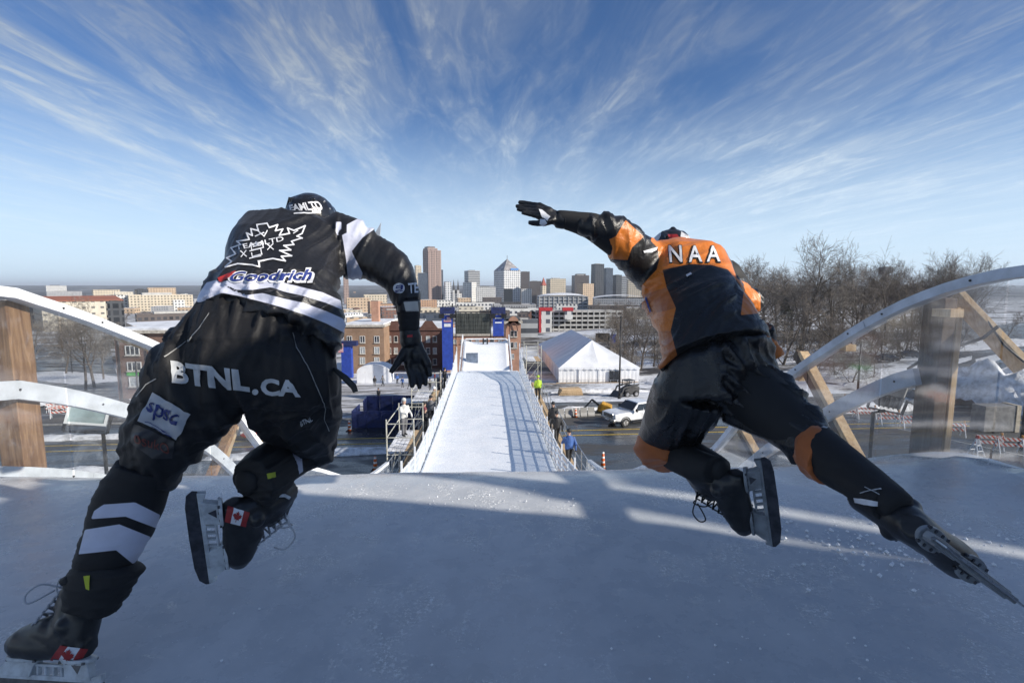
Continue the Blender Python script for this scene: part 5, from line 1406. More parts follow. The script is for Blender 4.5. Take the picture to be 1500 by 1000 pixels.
# ================================================================== street furniture
t = NT('barricade_stripes')
s = t.node('ShaderNodeSeparateXYZ'); t.l.new(t.coord(), s.inputs[0])
f = t.math('FRACT', t.math('MULTIPLY', t.math('ADD', s.outputs[0], s.outputs[2]), 3.2))
t.set(col=t.mix(t.math('GREATER_THAN', f, .5), (.70, .70, .68), (.50, .07, .03)), rough=.5)
M_STRIPE = t.m
t = NT('drum_bands')
s = t.node('ShaderNodeSeparateXYZ'); t.l.new(t.coord(), s.inputs[0])
f = t.math('FRACT', t.math('MULTIPLY', s.outputs[2], 3.4))
t.set(col=t.mix(t.math('GREATER_THAN', f, .6), (.62, .12, .02), (.72, .72, .70)), rough=.5)
M_CONE = t.m
def barricade(boards=2):
    r = bpy.data.objects.new('road_barricade', None); COL.objects.link(r)
    for i in range(boards): MB().box((0, 0, .95 - .38 * i), (1.8, .04, .22)).obj('board', M_STRIPE, r, local=True)
    for x in (-.75, .75):
        MB().bar((x, -.32, 0), (x, 0.03, 1.08), .06).obj('leg', M_WHITE, r, local=True); MB().bar((x, .38, 0), (x, .03, 1.08), .06).obj('leg', M_WHITE, r, local=True)
    MB().tube([(.75, .03, 1.1), (.75, .03, 1.28)], .07, 8).obj('warning_lamp', mat('amber_lamp', (.60, .25, .02), .3), r, local=True)
    return r
b0 = barricade()
bl = [(90, 612, 30, 'striped barricade nearest the white floodlight'), (83, 604, 60, 'striped barricade beside the white snow heap'), (96, 603, 50, 'striped barricade behind the white floodlight'), (1240, 612, -5, 'striped barricade at the leaning stud on the right'), (1268, 614, -8, 'striped barricade left of the dark floodlight'), (1302, 622, -8, 'striped barricade below the dark floodlight'), (1336, 628, -10, 'striped barricade left of the big right post'), (1395, 640, -12, 'striped barricade right of the big right post'), (1448, 660, -12, 'striped barricade beside the small white frame sign'), (1478, 664, -12, 'striped barricade at the right picture edge')]
for i, (px, py, a, lb) in enumerate(bl):
    o = b0 if i == 0 else copy_tree(b0); p = G(px, py); place(o, (p.x, p.y, p.z + .05), R(a), 1., lb, 'striped road barricades'); o['category'] = 'barricade'
def cone(px, py, h, lb):
    p = G(px, py); r = thing('traffic_cone', lb, 'cone', (p.x, p.y, p.z + .05), 0, 'traffic cones', world_coords=False)
    MB().tube([(0, 0, .04), (0, 0, h)], [.16, .07], 12).obj('cone_body', M_CONE, r, local=True, smooth=True)
    MB().box((0, 0, .02), (.5, .5, .04)).obj('base', M_TYRE, r, local=True)
cone(883, 689, 1.15, 'tall banded orange cone at the end of the right railing'); cone(893, 606, .9, 'orange cone behind the white pickup'); cone(843, 612, .9, 'orange cone before the concrete blocks'); cone(512, 632, .9, 'orange cone left of the blue enclosure'); cone(550, 690, .9, 'orange cone on the street below the blue enclosure'); cone(1195, 690, .9, 'orange cone behind the lower right plexiglass')
p = G(1429, 668); r = thing('frame_sign', 'small white A frame sign with red lamp on the street', 'sign', (p.x, p.y, p.z + .05), R(10), world_coords=False)
for s_ in (-1, 1):
    for x in (-.3, .3): MB().bar((x, s_ * .35, 0), (x * .3, 0, 1.2), .07).obj('leg', M_WHITE, r, local=True)
    MB().bar((-.22, s_ * .24, .38), (.22, s_ * .24, .38), .06).obj('crossbar', M_WHITE, r, local=True)
    MB().bar((-.16, s_ * .13, .75), (.16, s_ * .13, .75), .06).obj('crossbar', M_WHITE, r, local=True)
MB().tube([(0, 0, 1.2), (0, 0, 1.42)], .1, 8).obj('lamp', M_TAIL, r, local=True)
def lamp_pole(px, pyb, pyt, lb, arm=True):
    p = G(px, pyb); zt = (CAMP + ray(px, pyt) * ((p - CAMP).dot(C_F))).z
    r = thing('lamp_post', lb, 'lamp post', (p.x, p.y, p.z))
    MB().tube([(p.x, p.y, p.z), (p.x, p.y, zt)], [.13, .07], 8).obj('pole', M_BLACKMETAL, r, smooth=True)
    MB().tube([(p.x, p.y, p.z), (p.x, p.y, p.z + .5)], .2, 8).obj('base', M_BLACKMETAL, r)
    if arm:
        MB().tube([(p.x, p.y, zt), (p.x + .7, p.y, zt + .25), (p.x + 1.3, p.y, zt + .2)], .04, 6).obj('arm', M_BLACKMETAL, r)
        MB().box((p.x + 1.5, p.y, zt + .17), (.5, .2, .1)).obj('lamp_head', M_BLACKMETAL, r)
lamp_pole(907, 584, 462, 'tall dark lamp post right in front of the tent', False); lamp_pole(106, 548, 470, 'dark lamp post left of the two lawn trees'); lamp_pole(88, 505, 455, 'lamp post behind the car park', True); lamp_pole(205, 612, 528, 'dark lamp post before the brown brick house', False); lamp_pole(1255, 592, 500, 'dark utility pole behind the right plexiglass', False); lamp_pole(1496, 650, 560, 'pale pole at the right picture edge', False)
for i, (a_, b_) in enumerate((((1200, 588), (1345, 584)), ((1400, 582), (1500, 580)))):
    a, b = G(*a_), G(*b_); gr = thing('guard_rail', ['steel guard rail behind the right saplings', 'steel guard rail beyond the snow mound'][i], 'guard rail', (a.x, a.y, a.z))
    MB().bar(a + Vector((0, 0, .7)), b + Vector((0, 0, .7)), .06, .3).obj('rail', M_STEEL, gr)
    for k in range(9): q = a.lerp(b, k / 8); MB().bar(q, q + Vector((0, 0, .85)), .1).obj('post', M_TIMBER, gr)
p = G(1452, 632); MB_ = thing('utility_box', 'tan and grey metal utility box on the street at right', 'box', (p.x, p.y, p.z))
MB().box((p.x, p.y, p.z + 1.2), (2.6, 1.2, 2.1)).obj('cabinet', mat('box_grey', (.22, .21, .20), .6), MB_, bevel=.03)
MB().box((p.x + 1.5, p.y, p.z + 1.2), (.36, 1.3, 2.2)).obj('end_panel', mat('box_tan', (.45, .38, .28), .7), MB_)

# ================================================================== crew and spectators
M_SKIN = mat('skin', (.50, .31, .23), .55, var=.08, scale=12)
def figure_mesh(pose, seed):
    rnd = random.Random(seed); k = MB()
    arm = {'stand': [((.20, 0, 1.42), (.27, .02, 1.12), (.25, .10, .86)), ((-.20, 0, 1.42), (-.27, .02, 1.12), (-.25, .10, .86))],
           'reach': [((.20, 0, 1.42), (.27, .12, 1.18), (.16, .38, 1.15)), ((-.20, 0, 1.42), (-.28, .06, 1.14), (-.20, .30, 1.05))],
           'walk': [((.20, 0, 1.42), (.27, -.12, 1.14), (.25, -.18, .90)), ((-.20, 0, 1.42), (-.27, .14, 1.15), (-.22, .30, .98))]}[pose]
    leg = {'stand': (0, 0), 'reach': (.05, -.06), 'walk': (.24, -.26)}[pose]
    k.tube([(0, 0, .90), (0, 0, 1.05), (0, .01, 1.25), (0, .01, 1.40), (0, .01, 1.48)], [.155, .16, .185, .175, .09], 12)
    for x in (-.07, .07): k.tube([(x, 0, 1.0), (x * 1.3, .01, 1.25), (x * 1.5, .01, 1.42)], [.13, .145, .10], 10)
    k.tube([(0, .01, 1.45), (0, .02, 1.56)], [.06, .06], 8)
    k.tube([(0, .03, 1.53), (0, .035, 1.58), (0, .03, 1.66), (0, .02, 1.74), (0, .02, 1.78)], [.06, .085, .10, .085, .03], 12)
    k.tube([(0, .115, 1.63), (0, .14, 1.62)], [.02, .012], 6)
    for a in arm: k.tube(a, [.078, .062, .045], 8); e = Vector(a[2]); k.tube([e, e + Vector((0, .02, -.10)), e + Vector((0, .04, -.17))], [.045, .048, .02], 8)
    for x, ly in zip((.10, -.10), leg):
        k.tube([(x, 0, .98), (x * 1.1, ly * .45 + .02, .52), (x * 1.15, ly * .95 - (.06 if ly < 0 else 0), .08)], [.115, .082, .06], 10)
        y_ = ly * .95 - (.06 if ly < 0 else 0); k.tube([(x * 1.15, y_ - .06, .06), (x * 1.2, y_ + .08, .055), (x * 1.25, y_ + .20, .04)], [.055, .055, .04], 8)
    return fuse(k, .028, 2, 'person')
FIG = {p_: figure_mesh(p_, 1) for p_ in ('stand', 'reach', 'walk')}
def person(loc, rz, jacket, legs, hat, label, pose='stand', group='crew and spectators'):
    me = FIG[pose].copy(); me.materials.clear()
    for m in (jacket, legs, M_SKIN, M_TRIM): me.materials.append(m)
    for f in me.polygons:
        z = f.center.z; f.material_index = 2 if z > 1.50 else (3 if z < .13 else (1 if z < .88 and abs(f.center.x) < .20 else 0))
        if z < .82 and abs(f.center.x) >= .20: f.material_index = 3
    o = put(me, 'person'); o.location = loc; o.rotation_euler = (0, 0, rz); tag(o, label, 'person', group)
    k = MB(); k.tube([(0, .02, 1.66), (0, .015, 1.72), (0, .01, 1.79), (0, .01, 1.82)], [.112, .115, .085, .02], 12)
    if hat is M_WHITE: k.tube([(0, .05, 1.665), (0, .05, 1.68)], [.14, .135], 12)
    k.obj('hat', hat, o, local=True, smooth=True)
    return o
J = dict(black=mat('black_jacket', (.02, .02, .023), .7, bump=.3), white=mat('white_jacket', (.62, .62, .60), .7, bump=.3), grey=mat('grey_jacket', (.14, .14, .15), .7, bump=.3), hivis=mat('hivis_vest', (.42, .62, .05), .6), blue=mat('blue_jacket', (.05, .12, .35), .7), red=mat('maroon_jacket', (.18, .035, .05), .7), tan=mat('tan_jacket', (.35, .27, .16), .7))
def on_walk(px, y, side): return (side * (hw(y) + .75), y, prof(y) - .35)
for (y, off, c, l, h, lb, ps, rz) in ((23.6, -.2, 'white', 'grey', J['white'], 'crew member in a white hooded jacket on the snowy scaffold', 'reach', 4), (27.2, .1, 'black', 'black', J['red'], 'crew member in black leaning by the left fence, nearest the scaffold', 'reach', 5), (28.6, -.1, 'black', 'black', J['black'], 'second black clad crew member up the left walkway', 'stand', 5.3),
        (30.3, .1, 'grey', 'black', J['black'], 'crew member in grey on the left walkway', 'walk', .2), (33.0, 0, 'tan', 'black', M_WHITE, 'worker in a tan jacket with white helmet on the left walkway', 'stand', 4.6), (36, .1, 'black', 'grey', J['black'], 'spectator in black far down the left walkway', 'stand', 4.7), (38.5, -.1, 'grey', 'black', J['grey'], 'spectator in grey far down the left walkway', 'walk', 3), (41, 0, 'black', 'black', J['black'], 'last black clad spectator on the left walkway', 'stand', 4.7)):
    x, yy_, z = on_walk(0, y, -1)
    if y < 24: x, z = -3.75, -5.74
    person((x + off, yy_, z + .005), rz, J[c], J[l], h, lb, ps)
for (y, off, c, l, h, lb, ps) in ((22.5, .1, 'blue', 'black', J['black'], 'man in blue jeans jacket walking down the right walkway', 'walk'), (26.0, 0, 'black', 'black', J['black'], 'black clad person on the right walkway by the railing', 'walk'), (28.2, .1, 'black', 'grey', J['black'], 'second black clad person on the right walkway', 'stand'), (37, .1, 'hivis', 'black', J['hivis'], 'worker in a yellow green vest beside the right railing', 'stand')):
    x, yy_, z = on_walk(0, y, 1); person((x + off, yy_, z + .005), .3, J[c], J[l], h, lb, ps)
crowd = [(549, 566, 'black', 'person in black left of the white hut door'), (561, 565, 'grey', 'person in grey standing right of the white hut'), (590, 568, 'blue', 'person in a blue coat on the plaza below the glove'), (582, 562, 'blue', 'person in blue behind the thumb'), (600, 570, 'black', 'person in black under the fingertips'), (630, 572, 'black', 'dark figure walking right of the glove'), (637, 560, 'red', 'figure in maroon near the left fence'), (555, 590, 'black', 'lone person in black behind the blue enclosure'), (645, 566, 'grey', 'figure in grey close to the left fence end'), (572, 556, 'tan', 'figure in tan between hut and glove')]
for i, (px, py, c, lb) in enumerate(crowd):
    p = G(px, py); person((p.x, p.y, p.z + .05), i * 1.3, J[c], J['black' if i % 2 else 'grey'], J['black'], lb, ('stand', 'walk', 'reach')[i % 3])
# ================================================================== the two skaters
def sect(L, Rr, d, b, k=1.0):
    return (P(*L, d), P(*Rr, d), b, k)
def loft(mb, secs, n=28, ex=2.3, caps=True, fb=1., fw=1.):
    """tube through sections given by their two silhouette points and a half depth"""
    cs = [(a + b) / 2 for a, b, _, _ in secs]; base = len(mb.v); prev = None
    for i, (a, b, hb, _) in enumerate(secs):
        c = cs[i]; t_ = (cs[min(i + 1, len(cs) - 1)] - cs[max(i - 1, 0)]).normalized()
        s_ = (b - a) / 2; w = s_.length; s_ = s_ / w; w *= fw; hb = hb * fb
        dp = t_.cross(s_)
        if dp.length < .25: dp = C_F - s_ * C_F.dot(s_)
        dp.normalize()
        for j in range(n):
            an = 2 * math.pi * j / n; ca, sa = math.cos(an), math.sin(an)
            u = math.copysign(abs(ca) ** (2 / ex), ca); v = math.copysign(abs(sa) ** (2 / ex), sa)
            mb.v.append(tuple(c + s_ * (u * w) + dp * (v * hb)))
    for i in range(len(secs) - 1):
        # rings may wind either way; keep them aligned by nearest start
        for j in range(n):
            a, b = base + i * n + j, base + i * n + (j + 1) % n
            mb.f.append((a, b, b + n, a + n))
    if caps: mb.f.append(tuple(base + j for j in reversed(range(n)))); mb.f.append(tuple(base + (len(secs) - 1) * n + j for j in range(n)))
def ell(mb, c, r, m=None, n=16, h=10):
    """closed ellipsoid"""
    base = len(mb.v); c = Vector(c); m = m or Matrix.Identity(3)
    for i in range(1, h):
        th = math.pi * i / h
        for j in range(n):
            ph = 2 * math.pi * j / n; mb.v.append(tuple(c + m @ Vector((r[0] * math.sin(th) * math.cos(ph), r[1] * math.sin(th) * math.sin(ph), r[2] * math.cos(th)))))
    for i in range(h - 2):
        for j in range(n): a, b = base + i * n + j, base + i * n + (j + 1) % n; mb.f.append((a, b, b + n, a + n))
    t0 = len(mb.v); mb.v += [tuple(c + m @ Vector((0, 0, r[2]))), tuple(c - m @ Vector((0, 0, r[2])))]
    for j in range(n): mb.f += [(t0, base + (j + 1) % n, base + j), (t0 + 1, base + (h - 2) * n + j, base + (h - 2) * n + (j + 1) % n)]
def verts(me):
    a = np.empty(len(me.vertices) * 3); me.vertices.foreach_get('co', a); return a.reshape(-1, 3)
def projN(v):
    q = v - np.array(CAMP); w = q @ np.array(C_F)
    return 750 + F * (q @ np.array(C_R)) / w, 500 - F * (q @ np.array(C_U)) / w
def sdpoly(x, y, poly):
    """signed distance in photo pixels, positive inside"""
    d = np.full(x.shape, 1e9); ins = np.zeros(x.shape, bool); n = len(poly)
    for i in range(n):
        (ax, ay), (bx, by) = poly[i], poly[(i + 1) % n]
        ex, ey = bx - ax, by - ay; L = ex * ex + ey * ey + 1e-9
        t_ = np.clip(((x - ax) * ex + (y - ay) * ey) / L, 0, 1)
        d = np.minimum(d, np.hypot(x - ax - t_ * ex, y - ay - t_ * ey))
        if ay != by: ins ^= ((ay > y) != (by > y)) & (x < ex * (y - ay) / (by - ay) + ax)
    return np.where(ins, d, -d)
def set_attr(me, name, vals):
    a = me.attributes.new(name, 'FLOAT', 'POINT'); a.data.foreach_set('value', np.ascontiguousarray(vals, dtype=np.float32))
def paint(me, name, polys):
    x, y = projN(verts(me)); v = np.full(x.shape, -50.)
    for p_ in polys: v = np.maximum(v, sdpoly(x, y, p_))
    set_attr(me, name, np.clip(v, -50, 50))
def wrinkle(me, fn):
    """displace along the normal by fn(position, normal)"""
    nv = len(me.vertices); co = verts(me); nm = np.empty(nv * 3); me.vertex_normals.foreach_get('vector', nm); nm = nm.reshape(-1, 3)
    d = np.array([fn(Vector(c), Vector(n_)) for c, n_ in zip(co, nm)])
    me.vertices.foreach_set('co', (co + nm * d[:, None]).ravel()); me.update()
def ridges(p, axis, across, f, seed, stretch=.25, warp=.6):
    """long soft folds running along axis"""
    a = p.dot(axis) * f * stretch; b = p.dot(across) * f
    w = noise.noise((p.x * 4 + seed, p.y * 4, p.z * 4)) * warp
    v = 1 - min(1, abs(noise.noise((a + seed * 3.1, b + w, seed))) * 2.4); v2 = 1 - min(1, abs(noise.noise((a * 2.1 + seed, b * 2.3 + w * 2, seed + 9))) * 2.4)
    m_ = max(0, min(1, .5 + 1.3 * noise.noise((p.x * 5 + seed * 7, p.y * 5, p.z * 5))))
    return (v ** 1.6 * 1.5 + v2 ** 1.6 * .5 - .8) * (.35 + .9 * m_)
def cloth(name, base, layers, rough=.5, sheen=.2, spec=.4, weave=900, bump=.12, fold=0.):
    t = NT(name); n1 = t.noise(9, 5, .6); c = t.mix(t.rng(n1, .3, .7), tuple(k * .78 for k in base), base)
    for at, col in layers:
        c = t.mix(t.rng(t.attr(at), -.45, .45), c, t.mix(t.rng(n1, .3, .7), tuple(k * .88 for k in col), col))
    h = t.noise(weave, 2, .5)
    if fold: h = t.math('ADD', t.math('MULTIPLY', h, .12), t.math('MULTIPLY', t.noise(22, 4, .55, .8), fold))
    t.set(col=c, rough=t.rng(n1, .3, .7, rough - .05, rough + .08), sheen=sheen, spec=spec)
    t.bump(h, bump, .004 if not fold else .02)
    return t.m
def bvh(*meshes):
    v, f = [], []
    for me in meshes:
        n = len(v); v += [tuple(c) for c in verts(me)]; f += [tuple(i + n for i in p_.vertices) for p_ in me.polygons]
    return BVHTree.FromPolygons(v, f)
def refine(vs, fs, L):
    bm = bmesh.new(); bv = [bm.verts.new((x, y, 0)) for x, y in vs]
    for f in fs:
        try: bm.faces.new([bv[i] for i in f])
        except ValueError: pass
    bmesh.ops.triangulate(bm, faces=bm.faces)
    for _ in range(5):
        e = [e_ for e_ in bm.edges if e_.calc_length() > L]
        if not e: break
        bmesh.ops.subdivide_edges(bm, edges=e, cuts=1); bmesh.ops.triangulate(bm, faces=bm.faces)
    bm.verts.index_update()
    out = [(v.co.x, v.co.y) for v in bm.verts], [tuple(v.index for v in f.verts) for f in bm.faces]
    bm.free(); return out
def decal(name, vs, fs, tree_, m, parent, off=.004, L=5., local_inv=None):
    """flat print laid on a garment: 2D shape in photo pixels cast on to the surface"""
    vs, fs = refine(vs, fs, L); pts, ok = [], []
    for x, y in vs:
        h = tree_.ray_cast(CAMP, ray(x, y).normalized())
        if h[0] is None: pts.append((0, 0, 0)); ok.append(False); continue
        nn = h[1] if h[1].dot(ray(x, y)) < 0 else -h[1]
        pts.append(tuple(h[0] + nn * off)); ok.append(True)
    def fit(f):
        return all(ok[i] for i in f) and max((Vector(pts[f[i]]) - Vector(pts[f[i - 1]])).length for i in range(3)) < .08
    k = MB(); k.v = pts; k.f = [f for f in fs if fit(f)]
    if not k.f: return None
    me = k.mesh(name, m, True)
    return put(me, name, parent)
def text2d(body, quad, bold=.0, italic=0.):
    """lettering outline mapped on to a quad TL,TR,BR,BL of photo pixels"""
    cu = bpy.data.curves.new('t', 'FONT'); cu.body = body; cu.offset = bold; cu.shear = italic; cu.resolution_u = 3
    o = bpy.data.objects.new('t', cu); COL.objects.link(o)
    me = bpy.data.meshes.new_from_object(o.evaluated_get(bpy.context.evaluated_depsgraph_get()))
    bpy.data.objects.remove(o)
    v = [(c[0], c[1]) for c in verts(me)]; f = [tuple(p_.vertices) for p_ in me.polygons]; bpy.data.meshes.remove(me)
    x0, x1 = min(a for a, _ in v), max(a for a, _ in v); y0, y1 = min(b for _, b in v), max(b for _, b in v)
    TL, TR, BR, BL = [Vector(q) for q in quad]; out = []
    for a, b in v:
        u, w = (a - x0) / (x1 - x0), (b - y0) / (y1 - y0)
        q = (BL * (1 - u) + BR * u) * (1 - w) + (TL * (1 - u) + TR * u) * w; out.append((q.x, q.y))
    return out, f
def stroke2d(lines, w):
    vs, fs = [], []
    for pts in lines:
        for (ax, ay), (bx, by) in zip(pts, pts[1:]):
            dx, dy = bx - ax, by - ay; L = math.hypot(dx, dy) or 1; ux, uy = dx / L * w * .4, dy / L * w * .4; nx, ny = -dy / L * w / 2, dx / L * w / 2
            n = len(vs); vs += [(ax - ux + nx, ay - uy + ny), (bx + ux + nx, by + uy + ny), (bx + ux - nx, by + uy - ny), (ax - ux - nx, ay - uy - ny)]; fs.append((n, n + 1, n + 2, n + 3))
    return vs, fs
def poly2d(pts):
    tri = geometry.tessellate_polygon([[Vector((x, y, 0)) for x, y in pts]]); return list(pts), [tuple(t_) for t_ in tri]
def C1(pts): return [(250 + x / 3.333, 260 + y / 3.333) for x, y in pts]
def C3(pts): return [(180 + x / 2.325, 430 + y / 2.325) for x, y in pts]
def C4(pts): return [(740 + x / 3.448, 270 + y / 3.448) for x, y in pts]
def C2(pts): return [(x / 2.175, 540 + y / 2.175) for x, y in pts]
M_PWHITE = mat('print_white', (.72, .73, .76), .6, var=.06, scale=20)
M_PGREY = mat('print_grey', (.46, .48, .50), .6, var=.12, scale=20)
M_PNAVY = mat('print_navy', (.02, .04, .22), .6)
M_PRED = mat('print_red', (.42, .03, .03), .6)
M_PDARKRED = mat('print_dull_red', (.22, .05, .035), .7)
M_PBLACK = mat('print_black', (.012, .012, .014), .6)
M_PYEL = mat('print_yellow', (.45, .50, .03), .6)
M_PATCHDARK = mat('patch_dark', (.035, .032, .034), .5)
M_PIPING = mat('piping', (.33, .33, .32), .5)
M_BASELAYER = mat('black_base_layer', (.012, .012, .013), .75, bump=.2, bscale=200, bdist=.002)
M_GLOVE = mat('black_leather_glove', (.014, .014, .015), .42, var=.2, scale=30, bump=.35, bscale=70, bdist=.004)
M_BOOT = mat('black_skate_boot', (.016, .016, .017), .36, var=.3, scale=18, bump=.2, bscale=120, bdist=.002)
M_HOLDER = mat('white_blade_holder', (.55, .58, .60), .4, var=.15, scale=25)
M_HOLDERG = mat('grey_blade_holder', (.24, .26, .28), .4, var=.15, scale=25)
M_BLADE = mat('steel_blade', (.40, .41, .43), .25, .9, var=.2, scale=30)
M_BLADEDK = mat('dark_steel_blade', (.10, .10, .11), .35, .8, var=.2, scale=30)
M_LACE = mat('pale_lace', (.50, .51, .54), .7)
M_HELMBK = mat('black_helmet', (.014, .014, .016), .25, var=.15, scale=8, coat=.3)

def skate(parent, heel, toe, up, holder_m, blade_m, s=1., shin=None):
    """ice skate: boot with holder, blade, laces; heel and toe are points on the sole"""
    H, T_ = Vector(heel), Vector(toe); X = (T_ - H).normalized(); Z = (Vector(up) - X * Vector(up).dot(X)).normalized(); Y = Z.cross(X)
    mx = Matrix((X, Y, Z)).transposed(); O = H + X * (.095 * s)
    w = lambda p_: O + mx @ (Vector(p_) * s)
    k = MB()
    sh = (Vector(shin).normalized() if shin is not None else Z); la = lambda t_, f_=0.: w((-.042, 0, .075)) + X * (f_ * s) + (Z * (1 - t_) + sh * t_).normalized() * (t_ * .15 * s)
    k.tube([w(p_) for p_ in ((-.088, 0, .032), (-.05, 0, .04), (.02, 0, .04), (.09, 0, .040), (.15, 0, .040), (.188, 0, .034))], [x * s for x in (.030, .042, .043, .049, .048, .028)], 16)
    k.tube([w(p_) for p_ in ((-.02, 0, .06), (.06, 0, .078), (.13, 0, .058))], [x * s for x in (.048, .046, .038)], 14)
    k.tube([w((-.048, 0, .03)), la(0), la(.35), la(.7), la(1)], [x * s for x in (.042, .051, .051, .055, .060)], 16)
    k.tube([la(0, .04), la(.5, .04), la(.95, .035)], [x * s for x in (.05, .046, .048)], 14)
    k.tube([la(.4, .075), la(.8, .07), la(1.25, .075)], [x * s for x in (.030, .036, .024)], 10)
    for sy in (-1, 1): ell(k, w((-.03, sy * .042, .105)), (.026 * s,) * 3)
    bt = put(fuse(k, .0065 * s, 2, 'skate', M_BOOT), 'skate', parent)
    h = MB()
    def pl_(pts, hy):
        h.prism([w((x, -hy, z)) for x, z in pts], Y * (2 * hy * s))
    for cx, rx, ry in ((-.055, .057, .031), (.128, .066, .036)):
        h.prism([w((cx + rx * math.cos(a_), ry * math.sin(a_), -.004)) for a_ in [2 * math.pi * i / 24 for i in range(24)]], Z * (.011 * s))
    pl_([(-.098, -.003), (-.012, -.003), (-.022, -.030), (-.028, -.052), (-.118, -.052), (-.106, -.024)], .0125)
    pl_([(.072, -.003), (.182, -.003), (.205, -.030), (.214, -.052), (.095, -.052), (.088, -.024)], .0130)
    pl_([(-.148, -.034), (-.112, -.046), (.208, -.046), (.232, -.034), (.240, -.060), (-.152, -.060)], .0085)
    for x in (-.008, .02, .048, .076): pl_([(x, -.022), (x + .008, -.022), (x + .002, -.047), (x - .006, -.047)], .0065)
    pl_([(-.024, -.015), (.092, -.015), (.092, -.023), (-.024, -.023)], .0075)
    hm = h.obj('blade_holder', holder_m, bt, bevel=.0025 * s); hm['kind'] = 'stuff'
    rv = MB()
    for sy in (-1, 1):
        for x in (-.095, -.07, -.04, -.015, .075, .105, .135, .17):
            c = w((x, sy * .022, -.004)); rv.tube([c - Z * .002 * s, c + Z * .0045 * s], .0050 * s, 8)
        rv.add([w(p_) for p_ in ((-.080, sy * .0130, -.012), (-.045, sy * .0130, -.012), (-.072, sy * .0130, -.036))], [(0, 1, 2)])
    rv.obj('rivet', M_BLADEDK, bt)['kind'] = 'stuff'
    b = MB(); pr = [(-.155, -.058), (-.16, -.072), (-.145, -.090), (-.10, -.097), (.03, -.099), (.16, -.097), (.22, -.088), (.243, -.070), (.245, -.058)]
    b.prism([w((x, -.0022, z)) for x, z in pr], Y * (.0044 * s)); b.obj('blade', blade_m, bt)
    lc = MB()
    def curl(q):
        q = [Vector(v) for v in q]; o_ = []
        for i in range(len(q) - 1):
            a, b, c_, d = q[max(0, i - 1)], q[i], q[i + 1], q[min(len(q) - 1, i + 2)]
            for j in range(6):
                u = j / 6; o_.append(.5 * (2 * b + (c_ - a) * u + (2 * a - 5 * b + 4 * c_ - d) * u * u + (3 * b - a - 3 * c_ + d) * u ** 3))
        return o_ + [q[-1]]
    for i in range(6):
        a = i / 5; c0_, z0_ = .105 - .075 * a, .092 + .095 * a
        lc.tube([w((c0_, -.028, z0_ - .008)), w((c0_ + .012, 0, z0_ + .012)), w((c0_ - .006, .028, z0_ + .006))], .0035 * s, 5)
        lc.tube([w((c0_, .028, z0_ - .008)), w((c0_ + .012, 0, z0_ + .013)), w((c0_ - .006, -.028, z0_ + .006))], .0035 * s, 5)
    lc.tube(curl([w(p_) for p_ in ((.05, 0, .20), (.09, .03, .215), (.115, .05, .19), (.10, .05, .165), (.06, .01, .195))]), .003 * s, 5)
    lc.tube(curl([w(p_) for p_ in ((.05, 0, .20), (.09, -.03, .22), (.12, -.05, .185), (.10, -.05, .15))]), .003 * s, 5)
    lc.obj('lace', M_LACE if holder_m is M_HOLDER else M_TRIM, bt, smooth=True)['kind'] = 'stuff'
    tg = MB(); tg.tube([w(p_) for p_ in ((-.035, -.058, .196), (-.02, -.06, .20), (.0, -.058, .202))], .004 * s, 5); tg.tube([w(p_) for p_ in ((-.06, 0, .21), (-.075, .0, .195), (-.08, 0, .17))], .006 * s, 6)
    tg.obj('heel_tab', M_HOLDER, bt)['kind'] = 'stuff'
    return bt, w
def hand(parent, wrist, palm, knuckles, tips, thumb, m=M_GLOVE, r=.0115, cuff=None):
    """glove: palm, four separate bent fingers, thumb from the side of the palm; all points are world points"""
    k = MB(); W = Vector(wrist); kn = [Vector(q) for q in knuckles]; pc = Vector(palm)
    for q in kn:
        k.tube([W, W.lerp(q, .45), q], [.026, .022, r * 1.5], 10)
    ell(k, pc, (.030, .024, .034)); 
    for q, tp in zip(kn, tips):
        tp = Vector(tp); L = (tp - q).length; bend = (C_F * .16 + C_U * .05) * L
        k.tube([q, q.lerp(tp, .42) + bend * .5, q.lerp(tp, .75) + bend * .45, tp], [r * 1.28, r * 1.1, r, r * .75], 10)
        ell(k, q, (r * 1.5,) * 3)
    th = [Vector(q) for q in thumb]; k.tube(th, [r * 1.7, r * 1.4, r * 1.15, r * .8][:len(th)], 10)
    if cuff: k.tube([Vector(q) for q, _ in cuff], [q for _, q in cuff], 16)
    me = fuse(k, .0042, 2, 'glove', m)
    wrinkle(me, lambda p_, n_: .0016 * noise.noise((p_.x * 60, p_.y * 60, p_.z * 60)))
    return put(me, 'glove', parent), me

# ------------------------------------------------------------------ skater in black and white (left)
sA = MB()                                                  # the body under the clothes, one continuous surface
def bodytube(k, pts, rad): k.tube([P(*q) for q in pts], rad, 14)
bodytube(sA, [(378, 500, 1.68), (395, 455, 1.74), (420, 400, 1.90), (437, 350, 2.02), (450, 330, 2.10), (455, 318, 2.15)], [.14, .13, .14, .14, .06, .06])
ell(sA, P(455, 322, 2.17), (.072, .09, .085)); ell(sA, P(455, 328, 2.27), (.02, .03, .02))
bodytube(sA, [(440, 345, 2.02), (505, 355, 2.02), (560, 375, 2.0), (588, 400, 1.98), (596, 440, 1.96), (600, 486, 1.95), (604, 510, 1.95)], [.10, .08, .06, .055, .05, .037, .034])
bodytube(sA, [(440, 345, 2.02), (372, 365, 2.05), (395, 415, 2.30), (430, 430, 2.45)], [.10, .075, .05, .036])
bodytube(sA, [(375, 505, 1.68), (300, 560, 1.62), (225, 670, 1.58), (172, 780, 1.55), (135, 880, 1.52)], [.13, .115, .075, .062, .042])
bodytube(sA, [(390, 510, 1.70), (445, 590, 1.80), (465, 648, 1.93), (420, 678, 1.82), (355, 708, 1.62)], [.13, .11, .078, .066, .045])
pA = put(fuse(sA, .018, 4, 'person', M_BASELAYER), 'person')
